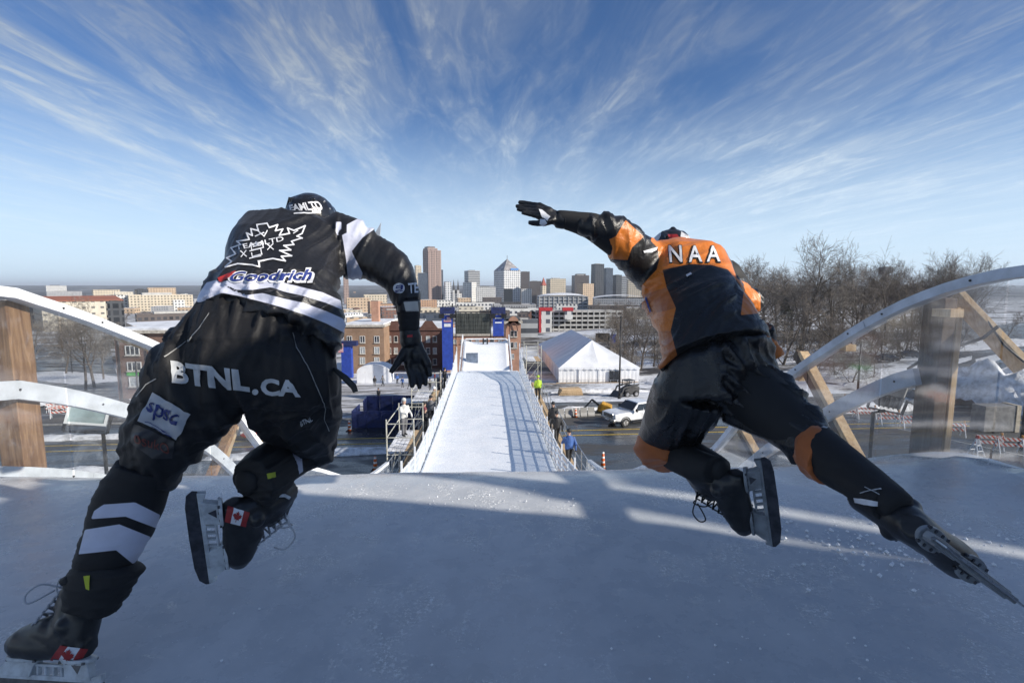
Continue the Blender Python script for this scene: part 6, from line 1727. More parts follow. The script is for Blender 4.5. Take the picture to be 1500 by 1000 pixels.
tag(pA, 'skater in black and white jersey pushing off on the left, back to the viewer', 'person', 'ice cross skaters')
# jersey
k = MB()
loft(k, [sect((283, 457), (494, 523), 1.60, .165), sect((300, 425), (505, 487), 1.69, .185), sect((326, 396), (500, 440), 1.80, .19), sect((334, 360), (501, 406), 1.90, .19), sect((352, 341), (507, 362), 1.99, .175), sect((394, 341), (506, 337), 2.06, .095), sect((425, 337), (492, 332), 2.11, .050)], fb=.76, fw=.975)
loft(k, [sect((480, 316), (470, 410), 2.00, .11), sect((500, 311), (500, 405), 2.01, .115), sect((522, 320), (514, 408), 2.0, .11), sect((556, 341), (528, 409), 1.99, .10), sect((580, 358), (548, 413), 1.98, .09), sect((597, 377), (564, 424), 1.97, .085), sect((609, 402), (572, 438), 1.96, .075), sect((613, 438), (578, 450), 1.95, .06)], fb=.76, fw=.975)
loft(k, [sect((372, 340), (440, 400), 2.02, .11), sect((352, 370), (420, 415), 2.12, .10), sect((365, 400), (425, 430), 2.28, .08), sect((395, 415), (440, 440), 2.42, .06)], fb=.76, fw=.975)
jA = fuse(k, .0070, 4, 'jersey')
def wA(p_, n_):
    x, y = proj(p_); a = .010 * ridges(p_, Vector((.3, .3, .9)).normalized(), Vector((.9, .1, -.3)).normalized(), 11, 1)
    if x > 500: a = .009 * ridges(p_, Vector((.1, .2, -1)).normalized(), Vector((.9, .1, -.3)).normalized(), 17, 4, .3)
    if y > 395 and x < 505: a += .012 * ridges(p_, Vector((.85, .2, -.4)).normalized(), Vector((.35, .3, .85)).normalized(), 13, 6, .25)
    return a
wrinkle(jA, wA)
W1 = C1([(236, 508), (330, 497), (420, 503), (530, 508), (640, 535), (740, 560), (830, 600), (838, 645), (760, 612), (650, 578), (560, 558), (490, 535), (400, 548), (320, 548), (275, 525)])
W2 = C1([(175, 512), (225, 500), (300, 552), (370, 574), (450, 564), (540, 588), (650, 612), (760, 652), (845, 690), (870, 770), (760, 712), (650, 668), (540, 632), (430, 602), (330, 577), (250, 562), (180, 592), (95, 670), (110, 610)])
SL = [[(492, 325), (500, 325), (500, 336), (496, 338), (496, 348), (492, 340)], [(508, 329), (532, 316), (552, 333), (531, 348), (516, 367), (510, 358), (508, 343)], [(501, 344), (508, 341), (514, 366), (521, 380), (531, 400), (528, 412), (510, 412), (507, 380), (504, 361)]]
paint(jA, 'white', [W1, W2] + SL)
jA.materials.append(cloth('black_white_jersey', (.011, .011, .013), [('white', (.60, .62, .74))], .40, .04, .5, 700, .25, fold=.8))
oJA = put(jA, 'jersey', pA)
# trousers
k = MB()
loft(k, [sect((318, 425), (488, 470), 1.74, .14), sect((284, 458), (496, 520), 1.65, .175), sect((250, 494), (499, 550), 1.62, .185), sect((234, 516), (499, 580), 1.62, .185), sect((248, 540), (485, 592), 1.61, .15), sect((275, 562), (470, 598), 1.62, .10)], fb=.76, fw=.975)
loft(k, [sect((240, 508), (400, 575), 1.62, .17), sect((217, 546), (367, 588), 1.60, .15), sect((198, 580), (332, 625), 1.58, .13), sect((186, 630), (290, 665), 1.57, .115), sect((181, 665), (262, 697), 1.57, .098), sect((172, 700), (244, 716), 1.57, .088)], fb=.76, fw=.975)
loft(k, [sect((350, 545), (500, 560), 1.66, .17), sect((366, 588), (501, 595), 1.70, .15), sect((378, 612), (501, 622), 1.78, .13), sect((398, 632), (497, 645), 1.87, .11), sect((420, 645), (490, 662), 1.93, .085)], fb=.76, fw=.975)
tA = fuse(k, .0085, 5, 'trousers')
def wT(p_, n_):
    x, y = proj(p_); a = .014 * ridges(p_, Vector((0, .2, 1)), Vector((1, .1, 0)), 13, 3, .2)
    if y < 500: a += .012 * ridges(p_, Vector((.1, .2, 1)), Vector((1, 0, .1)), 22, 8, .15)
    if y > 590: a += .010 * ridges(p_, Vector((.9, .1, .35)), Vector((-.35, 0, .9)), 20, 11, .3)
    return a
wrinkle(tA, wT)
tA.materials.append(cloth('black_trousers', (.010, .010, .0115), [], .58, .04, .35, 800, .25, fold=.7))
oTA = put(tA, 'trousers', pA)
# stockings over shin guards
def stocking(secs, polys, name, parent, vox=.007, layers=None, wr=.003):
    k = MB(); loft(k, secs); me = fuse(k, vox, 4, 'stocking')
    wrinkle(me, lambda p_, n_: wr * ridges(p_, Vector((1, 0, 0)), Vector((0, .2, 1)), 20, 5, .3))
    paint(me, 'white', polys)
    me.materials.append(cloth(name, (.015, .015, .017), layers or [('white', (.60, .62, .74))], .7, .05, .3, 500, .2, fold=.4))
    return put(me, 'stocking', parent), me
S1 = C2([(300, 452), (330, 432), (430, 425), (510, 465), (500, 508), (400, 470), (290, 478)]); S2 = C2([(270, 512), (380, 495), (480, 535), (462, 580), (425, 622), (370, 577), (250, 590)])
oLA, stA1 = stocking([sect((180, 670), (258, 695), 1.565, .085), sect((152, 712), (243, 712), 1.56, .085), sect((140, 742), (233, 748), 1.555, .082), sect((130, 775), (215, 790), 1.55, .076), sect((116, 820), (192, 826), 1.54, .068), sect((110, 838), (186, 848), 1.535, .062)], [S1, S2], 'striped_stocking', pA)
S3 = [(394, 650), (421, 638), (442, 668), (444, 690), (421, 707), (412, 672)]; S4 = [(434, 640), (457, 647), (465, 664), (453, 682), (442, 658)]
oLB, stA2 = stocking([sect((448, 628), (485, 668), 1.95, .075), sect((425, 634), (466, 682), 1.90, .075), sect((402, 643), (440, 698), 1.84, .073), sect((380, 651), (412, 718), 1.75, .070), sect((360, 672), (392, 730), 1.67, .062)], [S3, S4], 'striped_stocking_bent', pA)
# ankle wraps: flared cuff, strap, yellow marks
k = MB(); loft(k, [sect((112, 828), (198, 826), 1.54, .07), sect((106, 845), (206, 836), 1.535, .075), sect((100, 862), (188, 862), 1.53, .068), sect((98, 886), (165, 900), 1.52, .058)])
cw = fuse(k, .006, 3, 'ankle_wrap', M_BASELAYER); wrinkle(cw, lambda p_, n_: .004 * ridges(p_, Vector((1, 0, 0)), Vector((0, 0, 1)), 30, 2)); oCW = put(cw, 'ankle_wrap', pA)
MB().tube([P(112, 852, 1.50), P(100, 848, 1.49), P(92, 852, 1.49)], [.014, .016, .012], 8).obj('strap', M_BASELAYER, oCW, smooth=True)
decal('strap_mark', *poly2d([(124, 843), (133, 842), (132, 864), (127, 862)]), bvh(cw), M_PYEL, oCW)
k = MB(); loft(k, [sect((385, 648), (425, 712), 1.76, .08), sect((366, 660), (408, 726), 1.69, .075), sect((352, 676), (388, 736), 1.63, .068)]); ell(k, P(396, 728, 1.66), (.028, .05, .026))
cw2 = fuse(k, .006, 3, 'ankle_wrap', M_BASELAYER); wrinkle(cw2, lambda p_, n_: .004 * ridges(p_, Vector((1, 0, 0)), Vector((0, 0, 1)), 30, 3)); oCW2 = put(cw2, 'ankle_wrap', pA)
decal('strap_mark', *poly2d([(391, 693), (402, 691), (403, 698), (393, 701)]), bvh(cw2), M_PYEL, oCW2)
# skates: left foot on the ice, right foot kicked up
hl = P(128, 968, 1.50); hl.z = max(hl.z, .10); tl = P(30, 950, 1.50)
sk1, w1 = skate(pA, P(132, 966, 1.485), P(20, 960, 1.52), (P(140, 850, 1.53) - P(100, 965, 1.49)), M_HOLDER, M_BLADEDK, .95, P(180, 780, 1.55) - P(128, 910, 1.51))
sk2, w2 = skate(pA, P(322, 736, 1.60), P(333, 826, 1.70), C_R * .86 + C_F * .42 + C_U * .10, M_HOLDER, M_BLADEDK, .95, P(430, 672, 1.85) - P(352, 715, 1.66))
def leaf(cx, cy, s, ang=0.):
    h = [(0, 1), (.13, .68), (.30, .78), (.24, .34), (.46, .56), (.53, .42), (.78, .46), (.68, .22), (.80, .12), (.36, -.24), (.44, -.42), (.06, -.36), (.05, -.8)]
    pts = h + [(-x, y) for x, y in reversed(h[1:])]; ca, sa = math.cos(ang), math.sin(ang)
    return [(cx + s * (x * ca + y * sa), cy - s * (-x * sa + y * ca)) for x, y in pts]
def flag(sk, quad, ang, *more):
    TL, TR, BR, BL = [Vector(q) for q in quad]; t_ = bvh(sk.data, *more)
    q = lambda u, v: tuple((TL * (1 - u) + TR * u) * (1 - v) + (BL * (1 - u) + BR * u) * v)
    for u0, u1, m in ((0, .27, M_PRED), (.27, .74, M_PWHITE), (.74, 1, M_PRED)): decal('flag_patch', *poly2d([q(u0, 0), q(u1, 0), q(u1, 1), q(u0, 1)]), t_, m, sk, .003)
    c = q(.5, .5); decal('maple_leaf', *poly2d(leaf(c[0], c[1], (BL - TL).length * .38, ang)), t_, M_PRED, sk, .005, 3)
flag(sk1, [(90, 944), (128, 950), (112, 976), (72, 968)], .25); flag(sk2, [(334, 741), (366, 750), (360, 771), (330, 763)], .3)
# gloved right hand, forearm guard, hidden left glove
d_ = 1.95
k = MB(); loft(k, [sect((585, 440), (614, 438), d_, .042), sect((585, 462), (615, 460), d_, .042), sect((585, 485), (614, 485), d_, .040)]); me = fuse(k, .005, 2, 'forearm_sleeve', M_BASELAYER); wrinkle(me, lambda p_, n_: .0025 * ridges(p_, Vector((1, 0, 0)), Vector((0, 0, 1)), 45, 2)); oFA = put(me, 'forearm_sleeve', pA)
k = MB(); loft(k, [sect((582, 441), (616, 440), d_, .048), sect((582, 458), (616, 457), d_, .048)]); me = fuse(k, .005, 2, 'elbow_guard', M_BASELAYER); paint(me, 'white', [[(591, 442), (612, 441), (614, 457), (595, 458)]]); me.materials.clear(); me.materials.append(cloth('guard_with_pale_plate', (.02, .02, .021), [('white', (.55, .53, .48))], .35, 0, .5)); put(me, 'elbow_guard', pA)
gA, gAm = hand(pA, P(601, 488, d_), P(609, 520, d_), [P(598, 535, d_), P(608, 538, d_ + .01), P(618, 538, d_ + .01), P(626, 533, d_)], [P(604, 567, d_ - .03), P(615, 569, d_ - .03), P(624, 564, d_ - .02), P(630, 551, d_ - .01)],
     [P(597, 508, d_), P(587, 524, d_ - .02), P(579, 536, d_ - .03), P(572, 546, d_ - .04)], cuff=[(P(600, 480, d_), .036), (P(601, 490, d_), .040), (P(601.5, 500, d_), .041), (P(603, 506, d_), .037)])
decal('glove_label', *poly2d([(597, 491), (604, 490), (604, 494), (597, 494)]), bvh(gAm), M_PRED, gA)
hand(pA, P(432, 430, 2.46), P(440, 430, 2.52), [P(443, 426, 2.57), P(447, 428, 2.57), P(449, 432, 2.57), P(449, 436, 2.56)], [P(452, 430, 2.62), P(455, 433, 2.62), P(455, 437, 2.62), P(454, 440, 2.6)], [P(440, 424, 2.50), P(446, 420, 2.54), P(450, 420, 2.58)])
# helmet
k = MB(); hc = P(456, 318, 2.15)
ell(k, hc, (.100, .125, .098)); ell(k, hc + C_F * .05 + C_U * .0, (.097, .11, .092))
for x in (-.045, .045): k.tube([hc + C_R * x - C_F * .10 + C_U * .045, hc + C_R * x - C_F * .03 + C_U * (.092 - abs(x) * .45), hc + C_R * x + C_F * .08 + C_U * (.088 - abs(x) * .45)], [.010, .012, .010], 8)
k.tube([hc - C_R * .088 - C_F * .06 - C_U * .035, hc - C_F * .122 - C_U * .04, hc + C_R * .088 - C_F * .06 - C_U * .035], [.02, .024, .02], 8)
for s_ in (-1, 1): ell(k, hc + C_R * (s_ * .095) - C_U * .045 + C_F * .02, (.022, .04, .045))
hA = fuse(k, .0045, 2, 'helmet', M_HELMBK); oHA = put(hA, 'helmet', pA)
for (x, y) in ((475, 295), (483, 306), (430, 304)): ell_ = MB(); h_ = bvh(hA).ray_cast(CAMP, ray(x, y).normalized()); (ell(ell_, h_[0], (.005,) * 3, n=8, h=6), ell_.obj('screw', M_STEEL, oHA)) if h_[0] else None
decal('helmet_lettering', *text2d('EAMLTD', [(424, 301), (466, 294), (474, 308), (426, 309)], .03), bvh(hA), M_PWHITE, oHA, .003, 3)
decal('helmet_edge', *stroke2d([[(431, 314), (445, 313), (462, 313.5)]], 1.6), bvh(hA, jA), M_PWHITE, oHA, .004, 3)
MB().tube([P(422, 318, 2.08), P(420, 306, 2.08), P(424, 289, 2.08)], [.004, .006, .004], 6).obj('chin_strap', M_TRIM, oHA); MB().tube([P(424, 316, 2.08), P(424, 302, 2.08), P(427, 294, 2.08)], .003, 6).obj('chin_strap', M_PWHITE, oHA)
# print on the jersey
tj = bvh(jA)
leafline = C1([(268, 440), (300, 412), (276, 396), (320, 376), (298, 346), (345, 330), (326, 314), (385, 306), (373, 274), (400, 287), (393, 254), (430, 263), (422, 234), (472, 227), (481, 247), (522, 234), (511, 263), (547, 255), (531, 286), (580, 276), (570, 250), (602, 262), (656, 239), (641, 276), (616, 290), (641, 299), (590, 315), (602, 331), (553, 336), (587, 357), (533, 360), (591, 386), (540, 388), (561, 411), (500, 399), (430, 411), (431, 438), (400, 430), (330, 424), (268, 440)])
decal('leaf_emblem', *stroke2d([leafline], 2.1), tj, M_PWHITE, oJA, .003, 5)
em = [C1(q) for q in ([(392, 330), (446, 318), (452, 345), (397, 358), (392, 330)], [(404, 341), (440, 333)], [(388, 362), (440, 350), (444, 378), (400, 390), (396, 372)], [(386, 398), (440, 386)], [(343, 362), (370, 388)], [(370, 360), (345, 390)], [(470, 328), (502, 354)], [(500, 327), (472, 355)], [(430, 265), (455, 290), (470, 262)], [(415, 290), (455, 272)], [(600, 275), (620, 262)])]
for q in em: decal('emblem_mark', *stroke2d([q], 1.5), tj, M_PWHITE, oJA, .003, 5)
decal('emblem_lettering', *text2d('TEAMLTD', C1([(318, 335), (548, 290), (553, 312), (324, 358)]), .01), tj, M_PWHITE, oJA, .003, 4)
decal('sponsor_outline', *text2d('Goodrich', C1([(285, 462), (704, 440), (702, 518), (280, 516)]), .075, .25), tj, M_PWHITE, oJA, .003, 4)
decal('sponsor_lettering', *text2d('Goodrich', C1([(296, 468), (694, 450), (690, 506), (292, 510)]), .02, .25), tj, M_PNAVY, oJA, .0055, 4)
decal('sponsor_mark', *poly2d(C1([(232, 492), (262, 480), (318, 458), (300, 480), (255, 512), (238, 510)])), tj, M_PRED, oJA, .004, 4)
el = [(584.5 + 8 * math.cos(a), 422 + 7.6 * math.sin(a)) for a in [2 * math.pi * i / 24 for i in range(24)]]
decal('sleeve_badge', *poly2d(el), tj, M_PWHITE, oJA, .003, 3)
decal('sleeve_badge_mark', *stroke2d([[(580, 426), (588, 424), (589, 418), (582, 419), (581, 422), (588, 421)], [(580, 428), (589, 426)]], 1.3), tj, M_PNAVY, oJA, .0045, 3)
decal('sleeve_lettering', *text2d('TE', [(597, 415), (612, 414), (612, 429), (599, 430)], .02), tj, M_PWHITE, oJA, .003, 3)
MB().prism([P(546, 347, 1.97), P(556, 349, 1.97), P(558, 326, 1.97)], C_F * .006).obj('shoulder_tab', mat('grey_tab', (.40, .45, .52), .5), oJA)
hemseam = [(283, 449), (330, 441), (380, 452), (430, 476), (494, 508)]
# print on the trousers
tt = bvh(tA)
decal('seat_lettering', *text2d('BTNL', [(249, 528), (364, 543), (367, 573), (252, 561)], .045), tt, M_PGREY, oTA, .004, 6)
decal('seat_lettering', *text2d('CA', [(382, 553), (437, 557), (441, 581), (383, 578)], .045), tt, M_PGREY, oTA, .004, 6)
decal('seat_dot', *poly2d([(374.5 + 4.6 * math.cos(a), 573 + 4.2 * math.sin(a)) for a in [2 * math.pi * i / 14 for i in range(14)]]), tt, M_PGREY, oTA, .004, 6)
sq = C3([(105, 335), (228, 410), (185, 497), (52, 430)])
decal('sponsor_patch', *poly2d(sq), tt, mat('patch_white', (.56, .58, .62), .55), oTA, .004, 6)
decal('patch_lettering', *text2d('spsc', C3([(96, 362), (196, 414), (178, 462), (76, 414)]), .012), tt, M_PNAVY, oTA, .007, 4)
decal('patch_line', *stroke2d([C3([(78, 432), (160, 474)]), C3([(100, 452), (165, 484)])], .9), tt, M_PNAVY, oTA, .007, 5)
decal('lower_patch', *poly2d(C3([(40, 440), (178, 503), (168, 560), (100, 560), (28, 505)])), tt, M_PATCHDARK, oTA, .003, 6)
decal('lower_patch_lettering', *text2d('osukO', C3([(42, 468), (160, 512), (156, 545), (46, 506)]), .0), tt, M_PDARKRED, oTA, .006, 5)
decal('thigh_lettering', *text2d('BTNL', C3([(604, 432), (640, 415), (645, 432), (610, 452)]), .02), tt, M_PGREY, oTA, .004, 4)
decal('piping', *stroke2d([C3([(575, 135), (590, 185), (625, 245), (660, 320), (692, 390), (686, 425), (700, 465)]), C3([(296, 68), (262, 120), (225, 160), (142, 215)]), C3([(115, 290), (80, 310), (50, 350)])], 1.3), tt, M_PIPING, oTA, .004, 6)
MB().tube([P(489, 540, 1.6), P(505, 553, 1.58), P(518, 566, 1.57), P(521, 574, 1.57)], [.006, .010, .010, .008], 6).obj('belt_end', M_TRIM, oTA)
k = MB().grid([[P(490 + 9 * u, y, 1.63 - .03 * u) for u in (0, .5, 1)] for y in (536, 560, 590, 620)]); 

# ------------------------------------------------------------------ skater in black and orange (right)
sB = MB()
bodytube(sB, [(1048, 525, 1.95), (1045, 490, 1.98), (1025, 440, 2.08), (1008, 395, 2.22), (993, 374, 2.36), (985, 364, 2.42)], [.14, .13, .14, .14, .06, .06])
ell(sB, P(983, 368, 2.46), (.072, .09, .075)); ell(sB, P(982, 372, 2.56), (.02, .03, .02))
bodytube(sB, [(1005, 395, 2.22), (950, 385, 2.18), (905, 355, 2.06), (866, 330, 2.01), (828, 322, 2.0), (812, 318, 2.0)], [.10, .08, .065, .055, .038, .034])
bodytube(sB, [(1008, 400, 2.22), (1065, 405, 2.24), (1090, 435, 2.32), (1060, 440, 2.6), (1030, 430, 2.75)], [.10, .075, .06, .05, .036])
bodytube(sB, [(1045, 530, 1.95), (998, 575, 1.98), (972, 640, 2.15), (1020, 672, 2.0), (1062, 690, 1.86)], [.14, .115, .078, .066, .045])
bodytube(sB, [(1050, 530, 1.95), (1100, 575, 1.88), (1190, 650, 1.66), (1262, 705, 1.45), (1320, 745, 1.30)], [.14, .12, .076, .062, .045])
pB = put(fuse(sB, .018, 4, 'person', M_BASELAYER), 'person')
tag(pB, 'skater in black and orange jersey leaping off on the right, left arm stretched out', 'person', 'ice cross skaters')
k = MB()
loft(k, [sect((966, 538), (1128, 502), 1.88, .165), sect((962, 487), (1110, 472), 1.96, .185), sect((956, 452), (1092, 448), 2.04, .185), sect((938, 422), (1078, 412), 2.13, .18), sect((947, 392), (1067, 389), 2.21, .17), sect((960, 374), (1044, 380), 2.28, .13), sect((974, 367), (1014, 370), 2.34, .07)], fb=.76, fw=.975)
loft(k, [sect((985, 350), (985, 430), 2.20, .12), sect((957, 353), (943, 428), 2.19, .115), sect((935, 337), (921, 400), 2.12, .10), sect((917, 321), (896, 379), 2.06, .09), sect((890, 312), (881, 358), 2.02, .075), sect((864, 314), (860, 348), 2.0, .06), sect((848, 315), (844, 341), 2.0, .048)], fb=.76, fw=.975)
loft(k, [sect((1050, 375), (1040, 430), 2.22, .11), sect((1080, 402), (1058, 445), 2.26, .10), sect((1106, 426), (1082, 459), 2.32, .085), sect((1100, 420), (1070, 456), 2.48, .07), sect((1060, 415), (1040, 445), 2.66, .055)], fb=.76, fw=.975)
loft(k, [sect((1105, 488), (1122, 470), 2.0, .10), sect((1124, 508), (1136, 496), 2.02, .03), sect((1131, 526), (1148, 518), 2.0, .012)], fb=.76, fw=.975)
jB = fuse(k, .0070, 4, 'jersey')
def wB(p_, n_):
    x, y = proj(p_)
    if x < 945: return .008 * ridges(p_, Vector((.2, .2, -1)).normalized(), Vector((.95, 0, .2)).normalized(), 18, 4, .3)
    if x > 1078 and y < 470: return .009 * ridges(p_, Vector((.5, .2, -.8)).normalized(), Vector((.7, 0, .7)).normalized(), 22, 2, .3)
    a = .019 * ridges(p_, Vector((.85, .1, .5)).normalized(), Vector((-.5, .3, .8)).normalized(), 11, 2, .22)
    return a * (1 if y > 415 else .4)
wrinkle(jB, wB)
O1 = C4([(690, 280), (735, 285), (760, 200), (800, 200), (1060, 200), (1110, 330), (1140, 390), (1180, 500), (1125, 430), (1040, 407), (930, 402), (795, 432), (815, 520), (862, 625), (835, 740), (868, 862), (785, 935), (690, 935), (690, 510), (765, 430), (778, 380), (770, 320), (735, 285)])
O2 = C4([(465, 308), (560, 262), (608, 180), (700, 265), (640, 320), (618, 382), (530, 378)]); O3 = C4([(1168, 475), (1225, 500), (1290, 560), (1290, 650), (1190, 660), (1205, 540)]); O4 = C4([(1318, 758), (1430, 830), (1415, 900), (1370, 890), (1325, 800)])
paint(jB, 'orange', [O1, O2, O3, O4])
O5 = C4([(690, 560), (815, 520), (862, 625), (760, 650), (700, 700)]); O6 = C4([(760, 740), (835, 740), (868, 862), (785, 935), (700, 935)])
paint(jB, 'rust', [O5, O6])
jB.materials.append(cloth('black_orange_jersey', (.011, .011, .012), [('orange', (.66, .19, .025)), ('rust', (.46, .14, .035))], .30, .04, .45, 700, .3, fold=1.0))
# rust only counts where orange lies: panels drawn inside the orange field
oJB = put(jB, 'jersey', pB)
k = MB()
loft(k, [sect((985, 500), (1112, 478), 1.97, .14), sect((966, 540), (1128, 505), 1.92, .175), sect((957, 565), (1142, 545), 1.92, .185), sect((952, 585), (1148, 570), 1.92, .18)], fb=.76, fw=.975)
loft(k, [sect((955, 560), (1060, 585), 1.93, .17), sect((950, 588), (1046, 605), 1.96, .15), sect((941, 620), (1030, 630), 2.05, .125), sect((932, 648), (1012, 652), 2.13, .105)], fb=.76, fw=.975)
loft(k, [sect((1142, 538), (1030, 590), 1.91, .17), sect((1156, 560), (1052, 606), 1.88, .15), sect((1178, 584), (1082, 615), 1.82, .13), sect((1198, 606), (1118, 634), 1.75, .115), sect((1224, 646), (1160, 670), 1.65, .098)], fb=.76, fw=.975)
tB = fuse(k, .0085, 5, 'trousers')
wrinkle(tB, lambda p_, n_: .017 * ridges(p_, Vector((.75, .2, -.6)).normalized(), Vector((.6, .1, .75)).normalized(), 20, 7, .25) if proj(p_)[0] > 1060 else .010 * ridges(p_, Vector((0, 0, 1)), Vector((1, 0, 0)), 14, 5, .25))
tB.materials.append(cloth('shiny_black_trousers', (.009, .009, .010), [], .28, .02, .55, 900, .3, fold=1.))
oTB = put(tB, 'trousers', pB)
M_ORANGE = cloth('orange_stocking', (.46, .13, .03), [], .6, .2, .4, 500, .2, fold=.6)
for secs in ([sect((934, 636), (1004, 645), 2.12, .09), sect((931, 655), (990, 672), 2.10, .09), sect((945, 672), (985, 690), 2.08, .075)], [sect((1215, 636), (1160, 660), 1.70, .088), sect((1227, 648), (1168, 682), 1.63, .088), sect((1230, 655), (1196, 706), 1.58, .078)]):
    k = MB(); loft(k, secs); me = fuse(k, .006, 3, 'stocking', M_ORANGE); wrinkle(me, lambda p_, n_: .004 * ridges(p_, Vector((.5, 0, .8)), Vector((.8, 0, -.5)), 26, 3)); put(me, 'stocking', pB)
def legwarm(secs, nm):
    k = MB(); loft(k, secs); me = fuse(k, .006, 3, nm, M_BASELAYER); wrinkle(me, lambda p_, n_: .0018 * ridges(p_, Vector((1, 0, 0)), Vector((0, 0, 1)), 24, 3)); return put(me, nm, pB)
lg1 = legwarm([sect((980, 644), (952, 672), 2.16, .07), sect((1010, 648), (985, 691), 2.05, .07), sect((1030, 660), (1012, 704), 1.95, .064), sect((1056, 670), (1040, 706), 1.87, .055)], 'leg_sleeve')
lg2 = legwarm([sect((1222, 652), (1195, 698), 1.62, .068), sect((1246, 658), (1212, 712), 1.55, .070), sect((1268, 671), (1232, 722), 1.49, .068), sect((1298, 701), (1258, 740), 1.40, .058), sect((1320, 720), (1286, 760), 1.33, .050)], 'leg_sleeve')
decal('shin_band', *poly2d([(1252, 728), (1280, 733), (1308, 735), (1303, 741), (1275, 740), (1254, 735)]), bvh(lg2.data), M_PWHITE, lg2, .004, 5)
decal('shin_lettering', *stroke2d([[(1262, 722), (1290, 716)], [(1268, 714), (1288, 724)]], 1.2), bvh(lg2.data), M_PGREY, lg2, .004, 5)
skate(pB, P(1092, 690, 1.84), P(1106, 786, 1.92), -C_R * .88 + C_F * .42 + C_U * .12, M_HOLDERG, M_BLADEDK, .95, P(1000, 668, 2.05) - P(1058, 690, 1.87))
skate(pB, P(1352, 780, 1.22), P(1442, 848, 1.30), -C_R * .22 + C_F * .95 + C_U * .30, M_HOLDERG, M_BLADE, .95, P(1240, 690, 1.5) - P(1325, 750, 1.3))
d_ = 2.0
k = MB(); loft(k, [sect((850, 316), (848, 340), d_, .036), sect((838, 314), (836, 336), d_, .034), sect((824, 313), (822, 333), d_, .032)]); me = fuse(k, .005, 2, 'forearm_sleeve', M_BASELAYER); wrinkle(me, lambda p_, n_: .003 * ridges(p_, Vector((0, 0, 1)), Vector((1, 0, 0)), 45, 2)); put(me, 'forearm_sleeve', pB)
gB, gBm = hand(pB, P(822, 323, d_), P(802, 315, d_), [P(790, 302, d_ + .02), P(786, 306, d_), P(787, 311, d_ - .015), P(790, 316, d_ - .03)], [P(759, 296, d_ + .05), P(755, 302, d_ + .02), P(757, 306, d_ - .01), P(764, 311, d_ - .03)],
     [P(810, 322, d_ - .02), P(797, 326, d_ - .04), P(786, 327, d_ - .05), P(774, 326, d_ - .06)], r=.0105, cuff=[(P(832, 324, d_), .030), (P(824, 323, d_), .034), (P(816, 321, d_), .034)])
tg_ = bvh(gBm)
for q in ([(789, 307), (794, 308), (806, 318), (801, 324), (793, 317)], [(791, 322), (798, 322), (801, 327), (796, 331), (790, 328)]): decal('palm_patch', *poly2d(q), tg_, M_PWHITE, gB, .003, 3)
hand(pB, P(1032, 430, 2.74), P(1020, 428, 2.80), [P(1016, 424, 2.84), P(1012, 427, 2.84), P(1010, 431, 2.84), P(1010, 435, 2.83)], [P(1010, 432, 2.88), P(1006, 435, 2.88), P(1005, 439, 2.87), P(1006, 442, 2.86)], [P(1022, 422, 2.78), P(1016, 419, 2.82), P(1010, 420, 2.85)])
k = MB(); hc = P(983, 362, 2.46)
ell(k, hc, (.095, .12, .085)); ell(k, hc + C_F * .05, (.092, .11, .08))
for x in (-.045, 0, .045): k.tube([hc + C_R * x - C_F * .095 + C_U * .03, hc + C_R * x - C_F * .03 + C_U * (.080 - abs(x) * .45), hc + C_R * x + C_F * .08 + C_U * (.076 - abs(x) * .45)], [.010, .014, .012], 8)
hB = fuse(k, .0045, 2, 'helmet'); paint(hB, 'white', [[(955, 352), (962, 341), (968, 338), (968, 345), (962, 356)], [(998, 339), (1010, 346), (1014, 360), (1003, 358), (997, 346)]]); paint(hB, 'red', [[(978, 343), (992, 343), (996, 349), (980, 349)]])
hB.materials.append(cloth('black_white_helmet', (.016, .016, .018), [('white', (.66, .67, .69)), ('red', (.35, .03, .03))], .28, 0, .5, 300, .02)); put(hB, 'helmet', pB)
tj = bvh(jB)
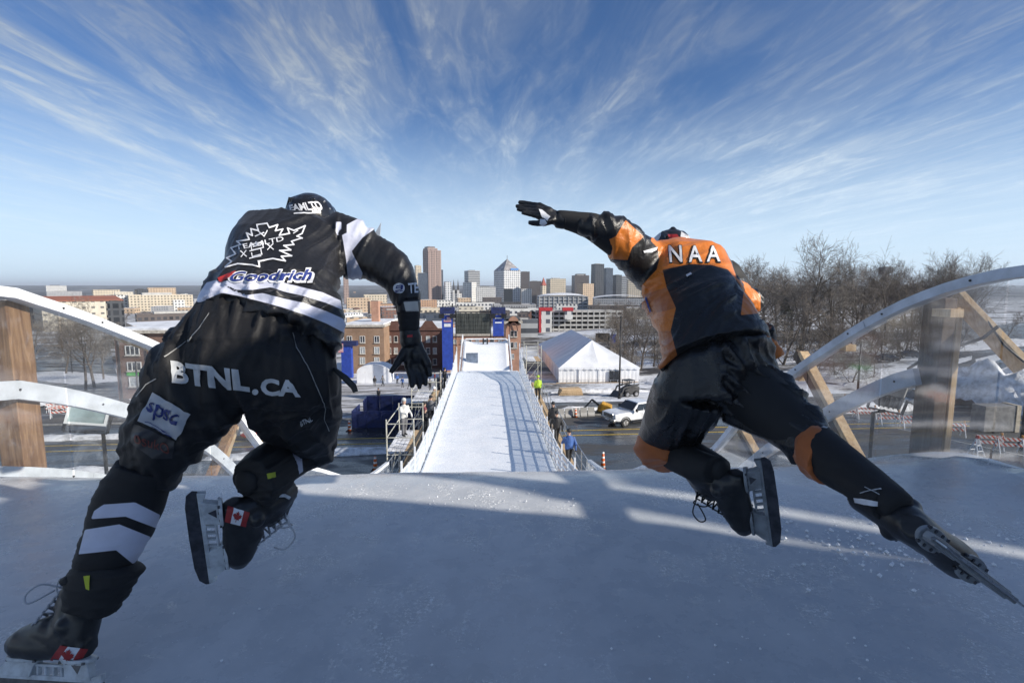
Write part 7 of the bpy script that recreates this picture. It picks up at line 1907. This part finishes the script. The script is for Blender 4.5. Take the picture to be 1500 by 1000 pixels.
decal('name_outline', *text2d('N A A', [(978, 359), (1055, 360), (1056, 386), (980, 387)], .055), tj, M_PBLACK, oJB, .003, 4)
decal('name_lettering', *text2d('N A A', [(979.5, 360.5), (1053.5, 361.5), (1054.5, 384.5), (981.5, 385.5)], .012), tj, M_PWHITE, oJB, .0055, 4)
decal('back_tag', *poly2d(C4([(914, 460), (938, 448), (942, 456), (918, 470)])), tj, M_PWHITE, oJB, .004, 4)
decal('sleeve_mark', *poly2d(C4([(695, 335), (768, 318), (760, 332), (735, 345), (700, 346)])), tj, M_PWHITE, oJB, .004, 4)
decal('side_stripe', *stroke2d([C4([(714, 575), (737, 640)])], 2.6), tj, M_PNAVY, oJB, .004, 4)
tb = bvh(tB)
decal('knee_mark', *poly2d([(1196, 630), (1206, 624), (1212, 626), (1202, 636)]), tb, M_PGREY, oTB, .004, 4)

# ------------------------------------------------------------------ crumbs of snow scraped up by the blades
rnd = random.Random(8); k = MB()
def crumb(x, y, r):
    z = prof(y) + r * .3; k.add([(x + r * a_ * rnd.uniform(.6, 1.2), y + r * b_ * rnd.uniform(.6, 1.2), z + r * c_ * rnd.uniform(.6, 1.1)) for a_, b_, c_ in ((1, 0, 0), (-1, 0, 0), (0, 1, 0), (0, -1, 0), (0, 0, .9), (0, 0, -.9))], [(0, 2, 4), (2, 1, 4), (1, 3, 4), (3, 0, 4), (2, 0, 5), (1, 2, 5), (3, 1, 5), (0, 3, 5)])
for i in range(900):
    if i < 420: q = PZ(rnd.gauss(1330, 90), rnd.gauss(800, 24), 0)
    elif i < 620: q = PZ(rnd.gauss(620, 120), rnd.gauss(735, 18), 0)
    else: q = PZ(rnd.uniform(0, 1500), rnd.uniform(720, 1000), 0)
    if abs(q.x) < 3.1 and q.y < 3.1: crumb(q.x, q.y, rnd.choice((.002, .003, .003, .004, .006, .011 if i < 420 else .004)))
o = k.obj('snow_crumbs', mat('fresh_snow', (.90, .91, .93), .7, var=.04)); o['kind'] = 'stuff'; o['label'] = 'crumbs of scraped snow strewn over the ice'
